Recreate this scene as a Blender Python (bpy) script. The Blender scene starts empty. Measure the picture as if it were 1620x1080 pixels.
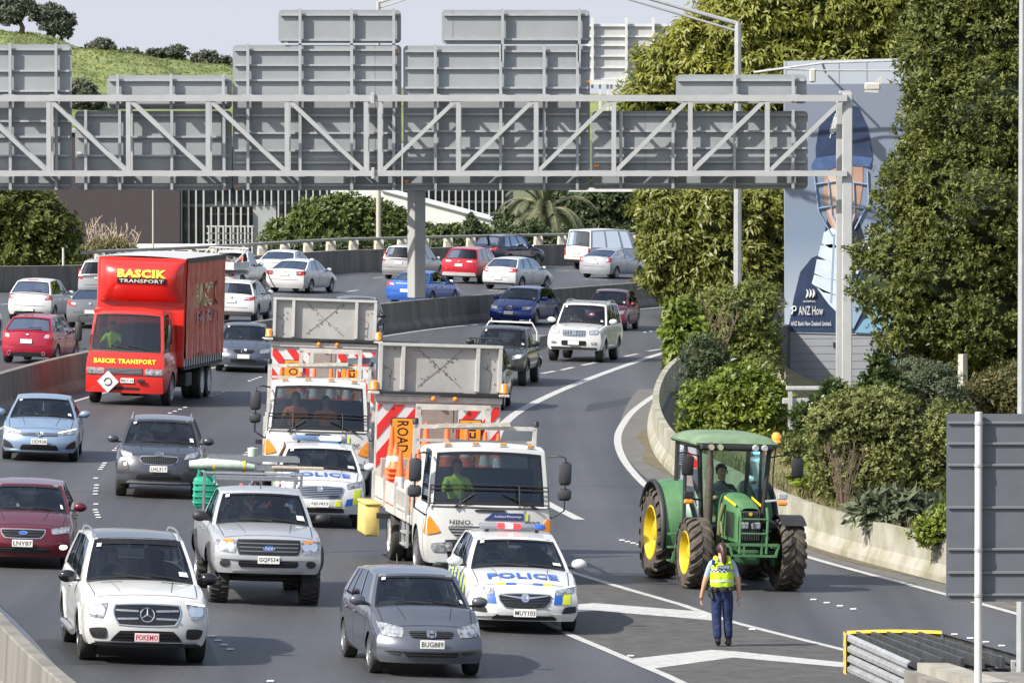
import bpy, bmesh, math, random
import numpy as np
from math import sin, cos, pi, radians, atan, atan2, sqrt, tan
from mathutils import Vector, Matrix
random.seed(7); rng = np.random.default_rng(7)
SC = bpy.context.scene; COL = SC.collection
# ------------------------------------------------------------------ camera
FPX = 10300.0; HC = 8.75; PITCH = math.atan((540-154)/FPX)
cam_d = bpy.data.cameras.new('camera'); cam_o = bpy.data.objects.new('camera', cam_d); COL.objects.link(cam_o)
cam_o.location = (0, 0, HC); cam_o.rotation_euler = (pi/2-PITCH, 0, 0)
cam_d.sensor_width = 36; cam_d.lens = FPX/1620*36; cam_d.clip_start = 1; cam_d.clip_end = 20000
SC.camera = cam_o
# ------------------------------------------------------------------ light
SUN_EL = radians(42); SUN_DIR = Vector((0.83, 0.56, 0)).normalized()      # horizontal direction the light travels
W_ = bpy.data.worlds.new('World'); SC.world = W_; W_.use_nodes = True
nt = W_.node_tree; nt.nodes.clear()
sky = nt.nodes.new('ShaderNodeTexSky'); sky.sky_type = 'NISHITA'; sky.sun_disc = False
sky.sun_elevation = SUN_EL; sky.sun_rotation = atan2(-SUN_DIR.x, -SUN_DIR.y); sky.air_density = 1.0; sky.dust_density = 3.0; sky.ozone_density = 1.0
tc = nt.nodes.new('ShaderNodeTexCoord'); mp = nt.nodes.new('ShaderNodeMapping'); mp.inputs['Scale'].default_value = (1.2, 1.2, 3.5)
nz = nt.nodes.new('ShaderNodeTexNoise'); nz.inputs['Scale'].default_value = 2.4; nz.inputs['Detail'].default_value = 7; nz.inputs['Roughness'].default_value = .58
rp_ = nt.nodes.new('ShaderNodeValToRGB'); rp_.color_ramp.elements[0].position = .46; rp_.color_ramp.elements[1].position = .68
rp_.color_ramp.elements[0].color = (0.22, 0.22, 0.22, 1); rp_.color_ramp.elements[1].color = (.85, .85, .85, 1)
mx = nt.nodes.new('ShaderNodeMixRGB'); mx.inputs['Color2'].default_value = (3.45, 3.65, 4.12, 1)
bg = nt.nodes.new('ShaderNodeBackground'); bg.inputs['Strength'].default_value = 0.13
wo = nt.nodes.new('ShaderNodeOutputWorld')
nt.links.new(tc.outputs['Generated'], mp.inputs['Vector']); nt.links.new(mp.outputs[0], nz.inputs['Vector'])
nt.links.new(nz.outputs['Fac'], rp_.inputs[0]); sxyz = nt.nodes.new('ShaderNodeSeparateXYZ'); nt.links.new(tc.outputs['Generated'], sxyz.inputs[0])
mr_ = nt.nodes.new('ShaderNodeMapRange'); mr_.inputs[1].default_value = .04; mr_.inputs[2].default_value = .35; mr_.inputs[3].default_value = 1.; mr_.inputs[4].default_value = 0.; nt.links.new(sxyz.outputs[2], mr_.inputs[0])
mxx_ = nt.nodes.new('ShaderNodeMath'); mxx_.operation = 'MAXIMUM'; nt.links.new(rp_.outputs[0], mxx_.inputs[0]); nt.links.new(mr_.outputs[0], mxx_.inputs[1]); nt.links.new(mxx_.outputs[0], mx.inputs['Fac'])
nt.links.new(sky.outputs[0], mx.inputs['Color1']); nt.links.new(mx.outputs[0], bg.inputs['Color']); nt.links.new(bg.outputs[0], wo.inputs[0])
sun_d = bpy.data.lights.new('sun', 'SUN'); sun_d.energy = 4.8; sun_d.angle = radians(.6); sun_d.color = (1, .955, .87)
sun_o = bpy.data.objects.new('sun', sun_d); COL.objects.link(sun_o); sun_o.location = (-50, 0, 60)
dv = Vector((SUN_DIR.x*cos(SUN_EL), SUN_DIR.y*cos(SUN_EL), -sin(SUN_EL)))
sun_o.rotation_euler = dv.to_track_quat('-Z', 'Y').to_euler()
SC.view_settings.view_transform = 'Standard'; SC.view_settings.look = 'None'; SC.view_settings.gamma = 1
SC.view_settings.use_curve_mapping = False; SC.view_settings.exposure = 0.62
SC.cycles.use_denoising = True; SC.cycles.transparent_max_bounces = 12; SC.cycles.max_bounces = 6
SC.cycles.caustics_reflective = False; SC.cycles.caustics_refractive = False
try: SC.cycles.denoiser = 'OPENIMAGEDENOISE'
except Exception: pass

# ------------------------------------------------------------------ photo geometry -> world
def ray(px, py):
    a = (px-810)/FPX; b = (540-py)/FPX
    return Vector((a, cos(PITCH)+b*sin(PITCH), -sin(PITCH)+b*cos(PITCH)))
KX = .034                                   # crossfall of the carriageway: it drops towards the right
TILT = math.atan(KX)
def gz0(x): return -KX*x
def G(px, py, z=0.0):
    d = ray(px, py); k = (z-HC)/(d.z+KX*d.x); return Vector((d.x*k, d.y*k, z+gz0(d.x*k)))
def teul(a): return (Matrix.Rotation(TILT, 3, 'Y') @ Matrix.Rotation(a, 3, 'Z')).to_euler()
def wm(o): return Matrix.Translation(o.location) @ o.rotation_euler.to_matrix().to_4x4()
def P(px, py, Y):
    d = ray(px, py); k = Y/d.y; return Vector((d.x*k, Y, HC+d.z*k))
def proj(x, y, z):
    z -= HC; f = y*cos(PITCH)-z*sin(PITCH); u = y*sin(PITCH)+z*cos(PITCH)
    return 810+FPX*x/f, 540-FPX*u/f

# ------------------------------------------------------------------ materials
MATS = {}
def mat(name, col, rough=.5, metal=0., coat=0., spec=.5, var=0., vs=4., bump=0., bs=40., emit=None, es=1., col2=None, streak=False, alpha=None, det=5):
    if name in MATS: return MATS[name]
    m = bpy.data.materials.new(name); m.use_nodes = True; n = m.node_tree; b = n.nodes['Principled BSDF']
    c = tuple(col)+(1,)
    b.inputs['Base Color'].default_value = c; b.inputs['Roughness'].default_value = rough; b.inputs['Metallic'].default_value = metal
    b.inputs['Coat Weight'].default_value = coat; b.inputs['Coat Roughness'].default_value = .04; b.inputs['Specular IOR Level'].default_value = spec
    if emit: b.inputs['Emission Color'].default_value = tuple(emit)+(1,); b.inputs['Emission Strength'].default_value = es
    g = None
    if var or col2 or bump: g = n.nodes.new('ShaderNodeNewGeometry')
    if var or col2:
        t = n.nodes.new('ShaderNodeTexNoise'); t.inputs['Scale'].default_value = vs; t.inputs['Detail'].default_value = det; t.inputs['Roughness'].default_value = .65
        if streak:
            mpn = n.nodes.new('ShaderNodeMapping'); mpn.inputs['Scale'].default_value = (1, 1, .12); n.links.new(g.outputs['Position'], mpn.inputs[0]); n.links.new(mpn.outputs[0], t.inputs['Vector'])
        else: n.links.new(g.outputs['Position'], t.inputs['Vector'])
        r = n.nodes.new('ShaderNodeValToRGB'); r.color_ramp.elements[0].position = .35; r.color_ramp.elements[1].position = .68
        c2 = col2 or tuple(min(1, x*(1+var)) for x in col); c1 = col if col2 else tuple(x*(1-var) for x in col)
        r.color_ramp.elements[0].color = tuple(c1)+(1,); r.color_ramp.elements[1].color = tuple(c2)+(1,)
        n.links.new(t.outputs['Fac'], r.inputs[0]); n.links.new(r.outputs[0], b.inputs['Base Color'])
    if bump:
        t2 = n.nodes.new('ShaderNodeTexNoise'); t2.inputs['Scale'].default_value = bs; t2.inputs['Detail'].default_value = 4
        n.links.new(g.outputs['Position'], t2.inputs['Vector']); bn = n.nodes.new('ShaderNodeBump'); bn.inputs['Strength'].default_value = bump; bn.inputs['Distance'].default_value = .05
        n.links.new(t2.outputs['Fac'], bn.inputs['Height']); n.links.new(bn.outputs[0], b.inputs['Normal'])
    MATS[name] = m; return m
def paint(name, col, metal=.0, rough=.28, dirt=.06):
    m = mat('paint_'+name, col, rough, metal, coat=.7, var=dirt, vs=2.5)
    return m
def glass_mat(name, tint, refl=.06, t=.75, rough=.02, refl_col=(.85, .92, 1, 1)):
    if name in MATS: return MATS[name]
    m = bpy.data.materials.new(name); m.use_nodes = True; n = m.node_tree; n.nodes.clear()
    o = n.nodes.new('ShaderNodeOutputMaterial'); tr = n.nodes.new('ShaderNodeBsdfTransparent'); gl = n.nodes.new('ShaderNodeBsdfGlossy')
    tr.inputs[0].default_value = tuple(x*t for x in tint)+(1,); gl.inputs['Roughness'].default_value = rough; gl.inputs[0].default_value = refl_col
    fr = n.nodes.new('ShaderNodeFresnel'); fr.inputs[0].default_value = 1.5; ad = n.nodes.new('ShaderNodeMath'); ad.operation = 'ADD'; ad.inputs[1].default_value = refl; ad.use_clamp = True
    mxs = n.nodes.new('ShaderNodeMixShader'); n.links.new(fr.outputs[0], ad.inputs[0]); n.links.new(ad.outputs[0], mxs.inputs[0])
    n.links.new(tr.outputs[0], mxs.inputs[1]); n.links.new(gl.outputs[0], mxs.inputs[2]); n.links.new(mxs.outputs[0], o.inputs[0])
    MATS[name] = m; return m
def leafmat(name, c1, c2, c3=None, sc=1.2, trans=.35, rough=.42, fine=9.):
    if name in MATS: return MATS[name]
    m = bpy.data.materials.new(name); m.use_nodes = True; n = m.node_tree; b = n.nodes['Principled BSDF']
    g = n.nodes.new('ShaderNodeNewGeometry'); t = n.nodes.new('ShaderNodeTexNoise'); t.inputs['Scale'].default_value = sc; t.inputs['Detail'].default_value = 3
    t2 = n.nodes.new('ShaderNodeTexNoise'); t2.inputs['Scale'].default_value = fine; t2.inputs['Detail'].default_value = 1
    ad = n.nodes.new('ShaderNodeMath'); ad.operation = 'MULTIPLY_ADD'; ad.inputs[1].default_value = .7
    mm = n.nodes.new('ShaderNodeMath'); mm.operation = 'MULTIPLY'; mm.inputs[1].default_value = .32
    n.links.new(g.outputs['Position'], t.inputs['Vector']); n.links.new(g.outputs['Position'], t2.inputs['Vector'])
    n.links.new(t.outputs['Fac'], mm.inputs[0]); n.links.new(t2.outputs['Fac'], ad.inputs[0]); n.links.new(mm.outputs[0], ad.inputs[2])
    r = n.nodes.new('ShaderNodeValToRGB'); r.color_ramp.elements[0].position = .36; r.color_ramp.elements[1].position = .66
    r.color_ramp.elements[0].color = tuple(c1)+(1,); r.color_ramp.elements[1].color = tuple(c2)+(1,)
    if c3: e = r.color_ramp.elements.new(.72); e.color = tuple(c3)+(1,)
    n.links.new(ad.outputs[0], r.inputs[0]); n.links.new(r.outputs[0], b.inputs['Base Color']); b.inputs['Roughness'].default_value = rough
    tl = n.nodes.new('ShaderNodeBsdfTranslucent'); n.links.new(r.outputs[0], tl.inputs[0]); ms = n.nodes.new('ShaderNodeMixShader'); ms.inputs[0].default_value = trans
    n.links.new(b.outputs[0], ms.inputs[1]); n.links.new(tl.outputs[0], ms.inputs[2]); n.links.new(ms.outputs[0], n.nodes['Material Output'].inputs[0])
    MATS[name] = m; return m

BLK = mat('black_plastic', (.022, .022, .024), .55, var=.15, vs=8)
GLOSSBLK = mat('gloss_black', (.008, .008, .009), .12, coat=.5)
RUB = mat('tyre_rubber', (.035, .034, .033), .8, var=.3, vs=14)
INT = mat('car_interior', (.03, .03, .033), .8, var=.3, vs=6)
CHR = mat('chrome', (.78, .79, .8), .12, 1.)
SILV = mat('alloy_silver', (.42, .43, .45), .32, .75, var=.12, vs=12)
DALLOY = mat('dark_alloy', (.09, .09, .1), .35, .7)
HLT = mat('headlight_lens', (.10, .11, .12), .08, .4, coat=1, col2=(.62, .64, .67), vs=16)
LAMPW = mat('headlight_reflector', (.9, .9, .9), .08, .9)
LAMPON = mat('lit_lamp', (1, .95, .85), .3, emit=(1, .93, .8), es=2.2)
AMB = mat('amber_lens', (.85, .27, .02), .15, coat=1, var=.2, vs=20)
REDL = mat('red_lens', (.5, .012, .015), .12, coat=1, var=.3, vs=20)
WPL = mat('plate_white', (.75, .75, .72), .4, var=.06, vs=30)
PTX = mat('plate_letters', (.01, .01, .012), .5)
WHT = mat('white_paint', (.60, .60, .585), .35, coat=.3, var=.06, vs=3)
WDIRT = mat('worn_white_paint', (.50, .49, .46), .55, var=.16, vs=5)
GLS = glass_mat('window_glass', (.66, .76, .78), .04, .82)
GLS2 = glass_mat('side_and_rear_glass', (.42, .48, .50), .03, .5, refl_col=(.36, .41, .48, 1))
GLSD = glass_mat('tinted_glass', (.10, .11, .12), .06, .6)
SKIN = mat('skin', (.52, .30, .21), .5, var=.08, vs=20)
HAIRD = mat('dark_hair', (.035, .018, .012), .5, var=.4, vs=60)
STEEL = mat('galvanised_steel', (.44, .45, .46), .45, .25, var=.13, vs=6)
REDG = mat('signal_red', (.62, .03, .03), .4, var=.08)
WREF = mat('reflective_white', (.62, .63, .64), .35, var=.06)
ORG = mat('cone_orange', (.86, .17, .045), .45, var=.1, vs=9)
BLUEP = mat('police_blue', (.02, .10, .42), .35, coat=.5)
YELP = mat('police_yellow', (.62, .70, .03), .35, coat=.4)

# ------------------------------------------------------------------ mesh builder
class MB:
    def __init__(s): s.v = []; s.f = []; s.m = []
    def add(s, vs, fs, mi=0):
        o = len(s.v); s.v += [tuple(v) for v in vs]; s.f += [[i+o for i in f] for f in fs]; s.m += [mi]*len(fs); return s
    def box(s, c, d, mi=0, b=0., rz=0., M=None):
        hx, hy, hz = d[0]/2, d[1]/2, d[2]/2; vs = []; fs = []
        if b <= 0:
            vs = [(x*hx, y*hy, z*hz) for x in (-1, 1) for y in (-1, 1) for z in (-1, 1)]
            fs = [(0, 1, 3, 2), (4, 6, 7, 5), (0, 4, 5, 1), (2, 3, 7, 6), (0, 2, 6, 4), (1, 5, 7, 3)]
        else:
            b = min(b, hx*.9, hy*.9, hz*.9); idx = {}
            for x in (-1, 1):
                for y in (-1, 1):
                    for z in (-1, 1):
                        for a in range(3):
                            q = [x*hx, y*hy, z*hz]; sg = (x, y, z)
                            for k in range(3):
                                if k != a: q[k] -= sg[k]*b
                            idx[(x, y, z, a)] = len(vs); vs.append(tuple(q))
            for a in range(3):
                o = [k for k in range(3) if k != a]
                for sg in (-1, 1):
                    r = []
                    for (p, q) in ((-1, -1), (1, -1), (1, 1), (-1, 1)):
                        t = [0, 0, 0]; t[a] = sg; t[o[0]] = p; t[o[1]] = q; r.append(idx[(*t, a)])
                    fs.append(r)
            for a in range(3):
                o = [k for k in range(3) if k != a]
                for p in (-1, 1):
                    for q in (-1, 1):
                        t0 = [0, 0, 0]; t1 = [0, 0, 0]; t0[a] = -1; t1[a] = 1; t0[o[0]] = t1[o[0]] = p; t0[o[1]] = t1[o[1]] = q
                        fs.append((idx[(*t0, o[0])], idx[(*t1, o[0])], idx[(*t1, o[1])], idx[(*t0, o[1])]))
            for x in (-1, 1):
                for y in (-1, 1):
                    for z in (-1, 1): fs.append((idx[(x, y, z, 0)], idx[(x, y, z, 1)], idx[(x, y, z, 2)]))
        if M is None:
            cr, sr = cos(rz), sin(rz); vs = [(c[0]+x*cr-y*sr, c[1]+x*sr+y*cr, c[2]+z) for x, y, z in vs]
        else: vs = [tuple(M @ Vector(v) + Vector(c)) for v in vs]
        return s.add(vs, fs, mi)
    def bar(s, a, b, w, h=None, mi=0):
        """rectangular bar from a to b; w is across (horizontal), h is the other side"""
        a = Vector(a); b = Vector(b); d = b-a; L = d.length; d.normalize(); h = h or w
        up = Vector((0, 0, 1)) if abs(d.z) < .95 else Vector((0, 1, 0))
        sx = d.cross(up).normalized(); u = sx.cross(d).normalized()
        M = Matrix((sx, d, u)).transposed()
        return s.box((a+b)/2, (w, L, h), mi, M=M)
    def tube(s, pts, r, n=8, mi=0, caps=True):
        pts = [Vector(p) for p in pts]; N = len(pts); rs = r if hasattr(r, '__len__') else [r]*N; vs = []; fs = []; pu = None
        for i, p in enumerate(pts):
            d = (pts[min(i+1, N-1)]-pts[max(i-1, 0)]).normalized()
            if pu is None:
                ref = Vector((0, 0, 1)) if abs(d.z) < .9 else Vector((1, 0, 0)); pu = (ref-d*ref.dot(d)).normalized()
            else: pu = (pu-d*pu.dot(d)); pu = pu.normalized() if pu.length > 1e-6 else Vector((1, 0, 0))
            w = d.cross(pu)
            for k in range(n): a = 2*pi*k/n; vs.append(p+(pu*cos(a)+w*sin(a))*rs[i])
        for i in range(N-1):
            for k in range(n): fs.append((i*n+k, i*n+(k+1) % n, (i+1)*n+(k+1) % n, (i+1)*n+k))
        if caps: fs.append(tuple(range(n))[::-1]); fs.append(tuple((N-1)*n+k for k in range(n)))
        return s.add(vs, fs, mi)
    def lathe(s, prof, n=16, mi=0, axis='z', c=(0, 0, 0), mis=None):
        vs = []; N = len(prof)
        for r, h in prof:
            for k in range(n):
                a = 2*pi*k/n; x, y = r*cos(a), r*sin(a)
                q = (x, y, h) if axis == 'z' else ((h, x, y) if axis == 'x' else (x, h, y)); vs.append((q[0]+c[0], q[1]+c[1], q[2]+c[2]))
        for i in range(N-1):
            fs = [(i*n+k, i*n+(k+1) % n, (i+1)*n+(k+1) % n, (i+1)*n+k) for k in range(n)]
            o = len(s.v)
            s.f += [[j+o for j in f] for f in fs]; s.m += [(mis[i] if mis else mi)]*n
        s.v += vs; return s
    def grid(s, fn, nu, nv, mi=0, mf=None):
        vs = [fn(i/nu, j/nv) for j in range(nv+1) for i in range(nu+1)]; fs = []; ms = []
        for j in range(nv):
            for i in range(nu):
                fs.append((j*(nu+1)+i, j*(nu+1)+i+1, (j+1)*(nu+1)+i+1, (j+1)*(nu+1)+i)); ms.append(mf(i, j) if mf else mi)
        o = len(s.v); s.v += [tuple(v) for v in vs]; s.f += [[k+o for k in f] for f in fs]; s.m += ms; return s
    def prism(s, pts, fn, h, mi=0):
        """closed outline pts (2D); fn(u,v,w)->xyz ; w=0..h"""
        n = len(pts); a = [fn(u, v, h) for u, v in pts]; b = [fn(u, v, 0) for u, v in pts]
        return s.add(a+b, [tuple(range(n)), tuple(range(2*n-1, n-1, -1))]+[(i, i+n, (i+1) % n+n, (i+1) % n) for i in range(n)], mi)
    def ell(s, c, r, nu=12, nv=8, mi=0):
        vs = []; fs = []
        for j in range(nv+1):
            th = pi*j/nv
            for i in range(nu): a = 2*pi*i/nu; vs.append((c[0]+r[0]*sin(th)*cos(a), c[1]+r[1]*sin(th)*sin(a), c[2]+r[2]*cos(th)))
        for j in range(nv):
            for i in range(nu): fs.append((j*nu+i, j*nu+(i+1) % nu, (j+1)*nu+(i+1) % nu, (j+1)*nu+i))
        return s.add(vs, fs, mi)
    def patch(s, fn, c, nu=6, nv=4, mi=0, off=.01, rnd=0., thick=.03):
        """rounded quad laid on a surface fn(a,b,off); c = 4 corners (a,b) anticlockwise"""
        def q(i, j, o):
            a = -1+2*i/nu; b = -1+2*j/nv; a2 = a*(1-rnd*b*b*.5); b2 = b*(1-rnd*a*a*.5); u = (a2+1)/2; v = (b2+1)/2
            x = (1-u)*(1-v)*c[0][0]+u*(1-v)*c[1][0]+u*v*c[2][0]+(1-u)*v*c[3][0]
            y = (1-u)*(1-v)*c[0][1]+u*(1-v)*c[1][1]+u*v*c[2][1]+(1-u)*v*c[3][1]
            return fn(x, y, o)
        vs = [q(i, j, off) for j in range(nv+1) for i in range(nu+1)]
        fs = [(j*(nu+1)+i, j*(nu+1)+i+1, (j+1)*(nu+1)+i+1, (j+1)*(nu+1)+i) for j in range(nv) for i in range(nu)]
        bd = [(i, 0) for i in range(nu)]+[(nu, j) for j in range(nv)]+[(i, nv) for i in range(nu, 0, -1)]+[(0, j) for j in range(nv, 0, -1)]
        o = len(vs); vs += [q(i, j, off-thick) for i, j in bd]; n = len(bd)
        for k in range(n):
            i, j = bd[k]; i2, j2 = bd[(k+1) % n]; fs.append((j*(nu+1)+i, o+k, o+(k+1) % n, j2*(nu+1)+i2))
        return s.add(vs, fs, mi)
    def disc(s, fn, c, r, n=14, mi=0, off=.01, thick=.03, ry=None):
        ry = ry or r; vs = [fn(c[0], c[1], off)]+[fn(c[0]+r*cos(2*pi*k/n), c[1]+ry*sin(2*pi*k/n), off) for k in range(n)]
        vs += [fn(c[0]+r*cos(2*pi*k/n), c[1]+ry*sin(2*pi*k/n), off-thick) for k in range(n)]
        fs = [(0, 1+k, 1+(k+1) % n) for k in range(n)]+[(1+k, 1+n+k, 1+n+(k+1) % n, 1+(k+1) % n) for k in range(n)]
        return s.add(vs, fs, mi)
    def xf(s, M):
        s.v = [tuple(M @ Vector(v)) for v in s.v]; return s
    def build(s, name, mats, parent=None, smooth=None, loc=None, rot=None):
        me = bpy.data.meshes.new(name); me.from_pydata(s.v, [], s.f); me.validate()
        if not isinstance(mats, (list, tuple)): mats = [mats]
        for m in mats: me.materials.append(m)
        if len(mats) > 1 and len(me.polygons) == len(s.m): me.polygons.foreach_set('material_index', s.m)
        if smooth is not None:
            me.polygons.foreach_set('use_smooth', [True]*len(me.polygons))
            if smooth < 179: me.set_sharp_from_angle(angle=radians(smooth))
        me.update(); o = bpy.data.objects.new(name, me); COL.objects.link(o)
        if parent is not None: o.parent = parent
        if loc is not None: o.location = loc
        if rot is not None: o.rotation_euler = rot
        return o
def tag(o, label=None, cat=None, group=None, kind=None):
    if label: o['label'] = label
    if cat: o['category'] = cat
    if group: o['group'] = group
    if kind: o['kind'] = kind
    return o
def empty(name, loc=(0, 0, 0), rz=0., label=None, cat=None, group=None):
    o = bpy.data.objects.new(name, None); COL.objects.link(o); o.location = loc; o.rotation_euler = (0, 0, rz) if not hasattr(rz, 'order') else rz; o.empty_display_size = .3
    return tag(o, label, cat, group)
def kids(o): return [c for c in bpy.data.objects if c.parent == o]
def copy_tree(o, parent=None):
    c = o.copy(); COL.objects.link(c)
    if parent is not None: c.parent = parent
    for ch in kids(o): copy_tree(ch, c)
    return c
def inst(o, parent, loc=None, rot=None, scale=None):
    c = o.copy(); COL.objects.link(c); c.parent = parent
    if loc is not None: c.location = loc
    if rot is not None: c.rotation_euler = rot
    if scale is not None: c.scale = scale
    return c
TXC = {}
def text2d(t, bold=.0, res=2, shear=0.):
    k = (t, bold, shear)
    if k in TXC: return TXC[k]
    cu = bpy.data.curves.new('t', 'FONT'); cu.body = t; cu.size = 1; cu.offset = bold; cu.resolution_u = res; cu.shear = shear; cu.space_character = 1.0+bold*2.2
    ob = bpy.data.objects.new('t', cu); COL.objects.link(ob); bpy.context.view_layer.update()
    dg = bpy.context.evaluated_depsgraph_get(); me = bpy.data.meshes.new_from_object(ob.evaluated_get(dg))
    v = np.array([x.co[:] for x in me.vertices]); f = [list(p.vertices) for p in me.polygons]
    bpy.data.objects.remove(ob); bpy.data.curves.remove(cu); bpy.data.meshes.remove(me)
    mn = v.min(0); mxx = v.max(0); v = (v-mn)/(mxx-mn+1e-9); TXC[k] = (v[:, :2], f); return TXC[k]
def text_on(mb, t, fn, x0, x1, y0, y1, off=.012, bold=.02, mi=0, shear=0.):
    """text filling the rectangle x0..x1,y0..y1 of the surface fn(a,b,off)"""
    v, f = text2d(t, bold, 2, shear); return mb.add([fn(x0+(x1-x0)*a, y0+(y1-y0)*b, off) for a, b in v], f, mi)
def pch(keys):
    xs = np.array([k[0] for k in keys], float); ys = np.array([k[1] for k in keys], float); h = np.diff(xs); d = np.diff(ys)/h; m = np.zeros(len(xs)); m[0] = d[0]; m[-1] = d[-1]
    for i in range(1, len(xs)-1):
        if d[i-1]*d[i] > 0: m[i] = 2*d[i-1]*d[i]/(d[i-1]+d[i])
    def f(x):
        x = min(max(x, xs[0]), xs[-1]); i = min(int(np.searchsorted(xs, x, 'right'))-1, len(xs)-2); i = max(i, 0); t = (x-xs[i])/h[i]
        return float((2*t**3-3*t*t+1)*ys[i]+(t**3-2*t*t+t)*h[i]*m[i]+(-2*t**3+3*t*t)*ys[i+1]+(t**3-t*t)*h[i]*m[i+1])
    return f
def skin(name, nodes, edges, root, mats, parent=None, sub=2, matf=None, smooth=True):
    """organic body: nodes {id:(x,y,z,rx[,ry])}, grown with the Skin modifier"""
    ids = list(nodes); me = bpy.data.meshes.new(name); me.from_pydata([nodes[i][:3] for i in ids], [(ids.index(a), ids.index(b)) for a, b in edges], [])
    o = bpy.data.objects.new(name, me); COL.objects.link(o); md = o.modifiers.new('s', 'SKIN'); md.use_smooth_shade = True
    for k, i in enumerate(ids):
        sv = me.skin_vertices[0].data[k]; n = nodes[i]; sv.radius = (n[3], n[4] if len(n) > 4 else n[3]); sv.use_root = (i == root)
    s2 = o.modifiers.new('u', 'SUBSURF'); s2.levels = s2.render_levels = sub
    bpy.context.view_layer.update(); dg = bpy.context.evaluated_depsgraph_get(); nm = bpy.data.meshes.new_from_object(o.evaluated_get(dg)); nm.name = name
    o.modifiers.clear(); o.data = nm; bpy.data.meshes.remove(me)
    nm.materials.clear()
    for m in mats: nm.materials.append(m)
    if matf:
        for p in nm.polygons: p.material_index = matf(p.center)
    nm.polygons.foreach_set('use_smooth', [True]*len(nm.polygons))
    if parent is not None: o.parent = parent
    return o
# ================================================================== SETTING
ASPH = mat('asphalt', (.058, .059, .064), .55, var=.10, vs=.12, bump=.25, bs=60)
# asphalt: grain + long worn tracks + oil tint
def asphalt():
    m = ASPH; n = m.node_tree; b = n.nodes['Principled BSDF']; base = b.inputs['Base Color'].links[0].from_socket
    g = n.nodes.new('ShaderNodeNewGeometry'); mpn = n.nodes.new('ShaderNodeMapping'); mpn.inputs['Scale'].default_value = (.85, .022, 1)
    t = n.nodes.new('ShaderNodeTexNoise'); t.inputs['Scale'].default_value = 1.0; t.inputs['Detail'].default_value = 3
    n.links.new(g.outputs['Position'], mpn.inputs[0]); n.links.new(mpn.outputs[0], t.inputs['Vector'])
    t2 = n.nodes.new('ShaderNodeTexNoise'); t2.inputs['Scale'].default_value = 11; t2.inputs['Detail'].default_value = 6; n.links.new(g.outputs['Position'], t2.inputs['Vector'])
    r = n.nodes.new('ShaderNodeMapRange'); r.inputs[1].default_value = .3; r.inputs[2].default_value = .7; r.inputs[3].default_value = .70; r.inputs[4].default_value = 1.32; n.links.new(t.outputs['Fac'], r.inputs[0])
    r2 = n.nodes.new('ShaderNodeMapRange'); r2.inputs[1].default_value = .3; r2.inputs[2].default_value = .7; r2.inputs[3].default_value = .80; r2.inputs[4].default_value = 1.22; n.links.new(t2.outputs['Fac'], r2.inputs[0])
    mm = n.nodes.new('ShaderNodeMath'); mm.operation = 'MULTIPLY'; n.links.new(r.outputs[0], mm.inputs[0]); n.links.new(r2.outputs[0], mm.inputs[1])
    hs = n.nodes.new('ShaderNodeHueSaturation'); n.links.new(base, hs.inputs['Color']); n.links.new(mm.outputs[0], hs.inputs['Value']); n.links.new(hs.outputs[0], b.inputs['Base Color'])
asphalt()
OLDASPH = mat('old_asphalt', (.075, .072, .068), .72, var=.3, vs=3, bump=.3, bs=50)
CONC = mat('barrier_concrete', (.30, .28, .245), .9, var=.28, vs=1.6, streak=True, bump=.15, bs=20)
CONCD = mat('dark_stained_concrete', (.13, .122, .11), .92, col2=(.24, .225, .20), vs=1.4, streak=True, bump=.15, bs=20, det=8)
CONCY = mat('lichen_stained_concrete', (.36, .345, .30), .92, col2=(.17, .165, .09), vs=.9, streak=False, bump=.15, bs=20, det=8)
MARK = mat('road_paint', (.34, .34, .33), .6, col2=(.52, .52, .505), vs=7, det=9)
GRASSD = mat('dry_grass_bank', (.085, .105, .03), .95, col2=(.24, .19, .10), vs=1.3, bump=.6, bs=9, det=8)
FIELD = mat('far_ground', (.07, .10, .035), .95, col2=(.12, .13, .06), vs=.02)

g_ = MB(); g_.grid(lambda u, v: (-9000+18000*u, -3000+14000*v, -5), 2, 2); tag(g_.build('ground', FIELD), kind='structure')

def smooth_path(pts, step=2.0):
    pts = [Vector((p[0], p[1], 0)) for p in pts]; out = []
    for i in range(len(pts)-1):
        p0 = pts[max(i-1, 0)]; p1 = pts[i]; p2 = pts[i+1]; p3 = pts[min(i+2, len(pts)-1)]; n = max(2, int((p2-p1).length/step))
        for k in range(n):
            t = k/n; out.append(.5*((2*p1)+(p2-p0)*t+(2*p0-5*p1+4*p2-p3)*t*t+(3*p1-p0-3*p2+p3)*t**3))
    out.append(pts[-1]); return out
def normals(path):
    r = []
    for i, p in enumerate(path):
        d = (path[min(i+1, len(path)-1)]-path[max(i-1, 0)]).normalized(); r.append(Vector((d.y, -d.x, 0)))
    return r
def gp(*pp): return [G(x, y) for x, y in pp]          # z is added to the whole road at the end
WALL = [(9.3, 246), (6.9, 222), (5.4, 203), (4.6, 192.6), (3.95, 178), (3.70, 165), (3.83, 153.3), (4.5, 141.7), (5.84, 128), (7.85, 117.7), (10.2, 107), (13.5, 92), (19, 60), (26, -20)]
MED = [(22, 300), (12.5, 287), (6.6, 276), (-.9, 256), (-4.8, 244), (-9.6, 219), (-12.85, 197), (-14.3, 181), (-14.9, 165), (-14.7, 150), (-13.6, 135), (-11.7, 122), (-9.5, 109), (-7.7, 97), (-5.9, 86), (-2.5, 68), (4, 30), (10, -20)]
FARB = [(40, 352), (22, 346.5), (9.5, 343.5), (1.5, 339), (-6.6, 327.8), (-9.1, 324), (-14.4, 307.5), (-18.2, 298.5), (-19.6, 294.6), (-23, 292.3), (-34, 288), (-60, 270)]
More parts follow.
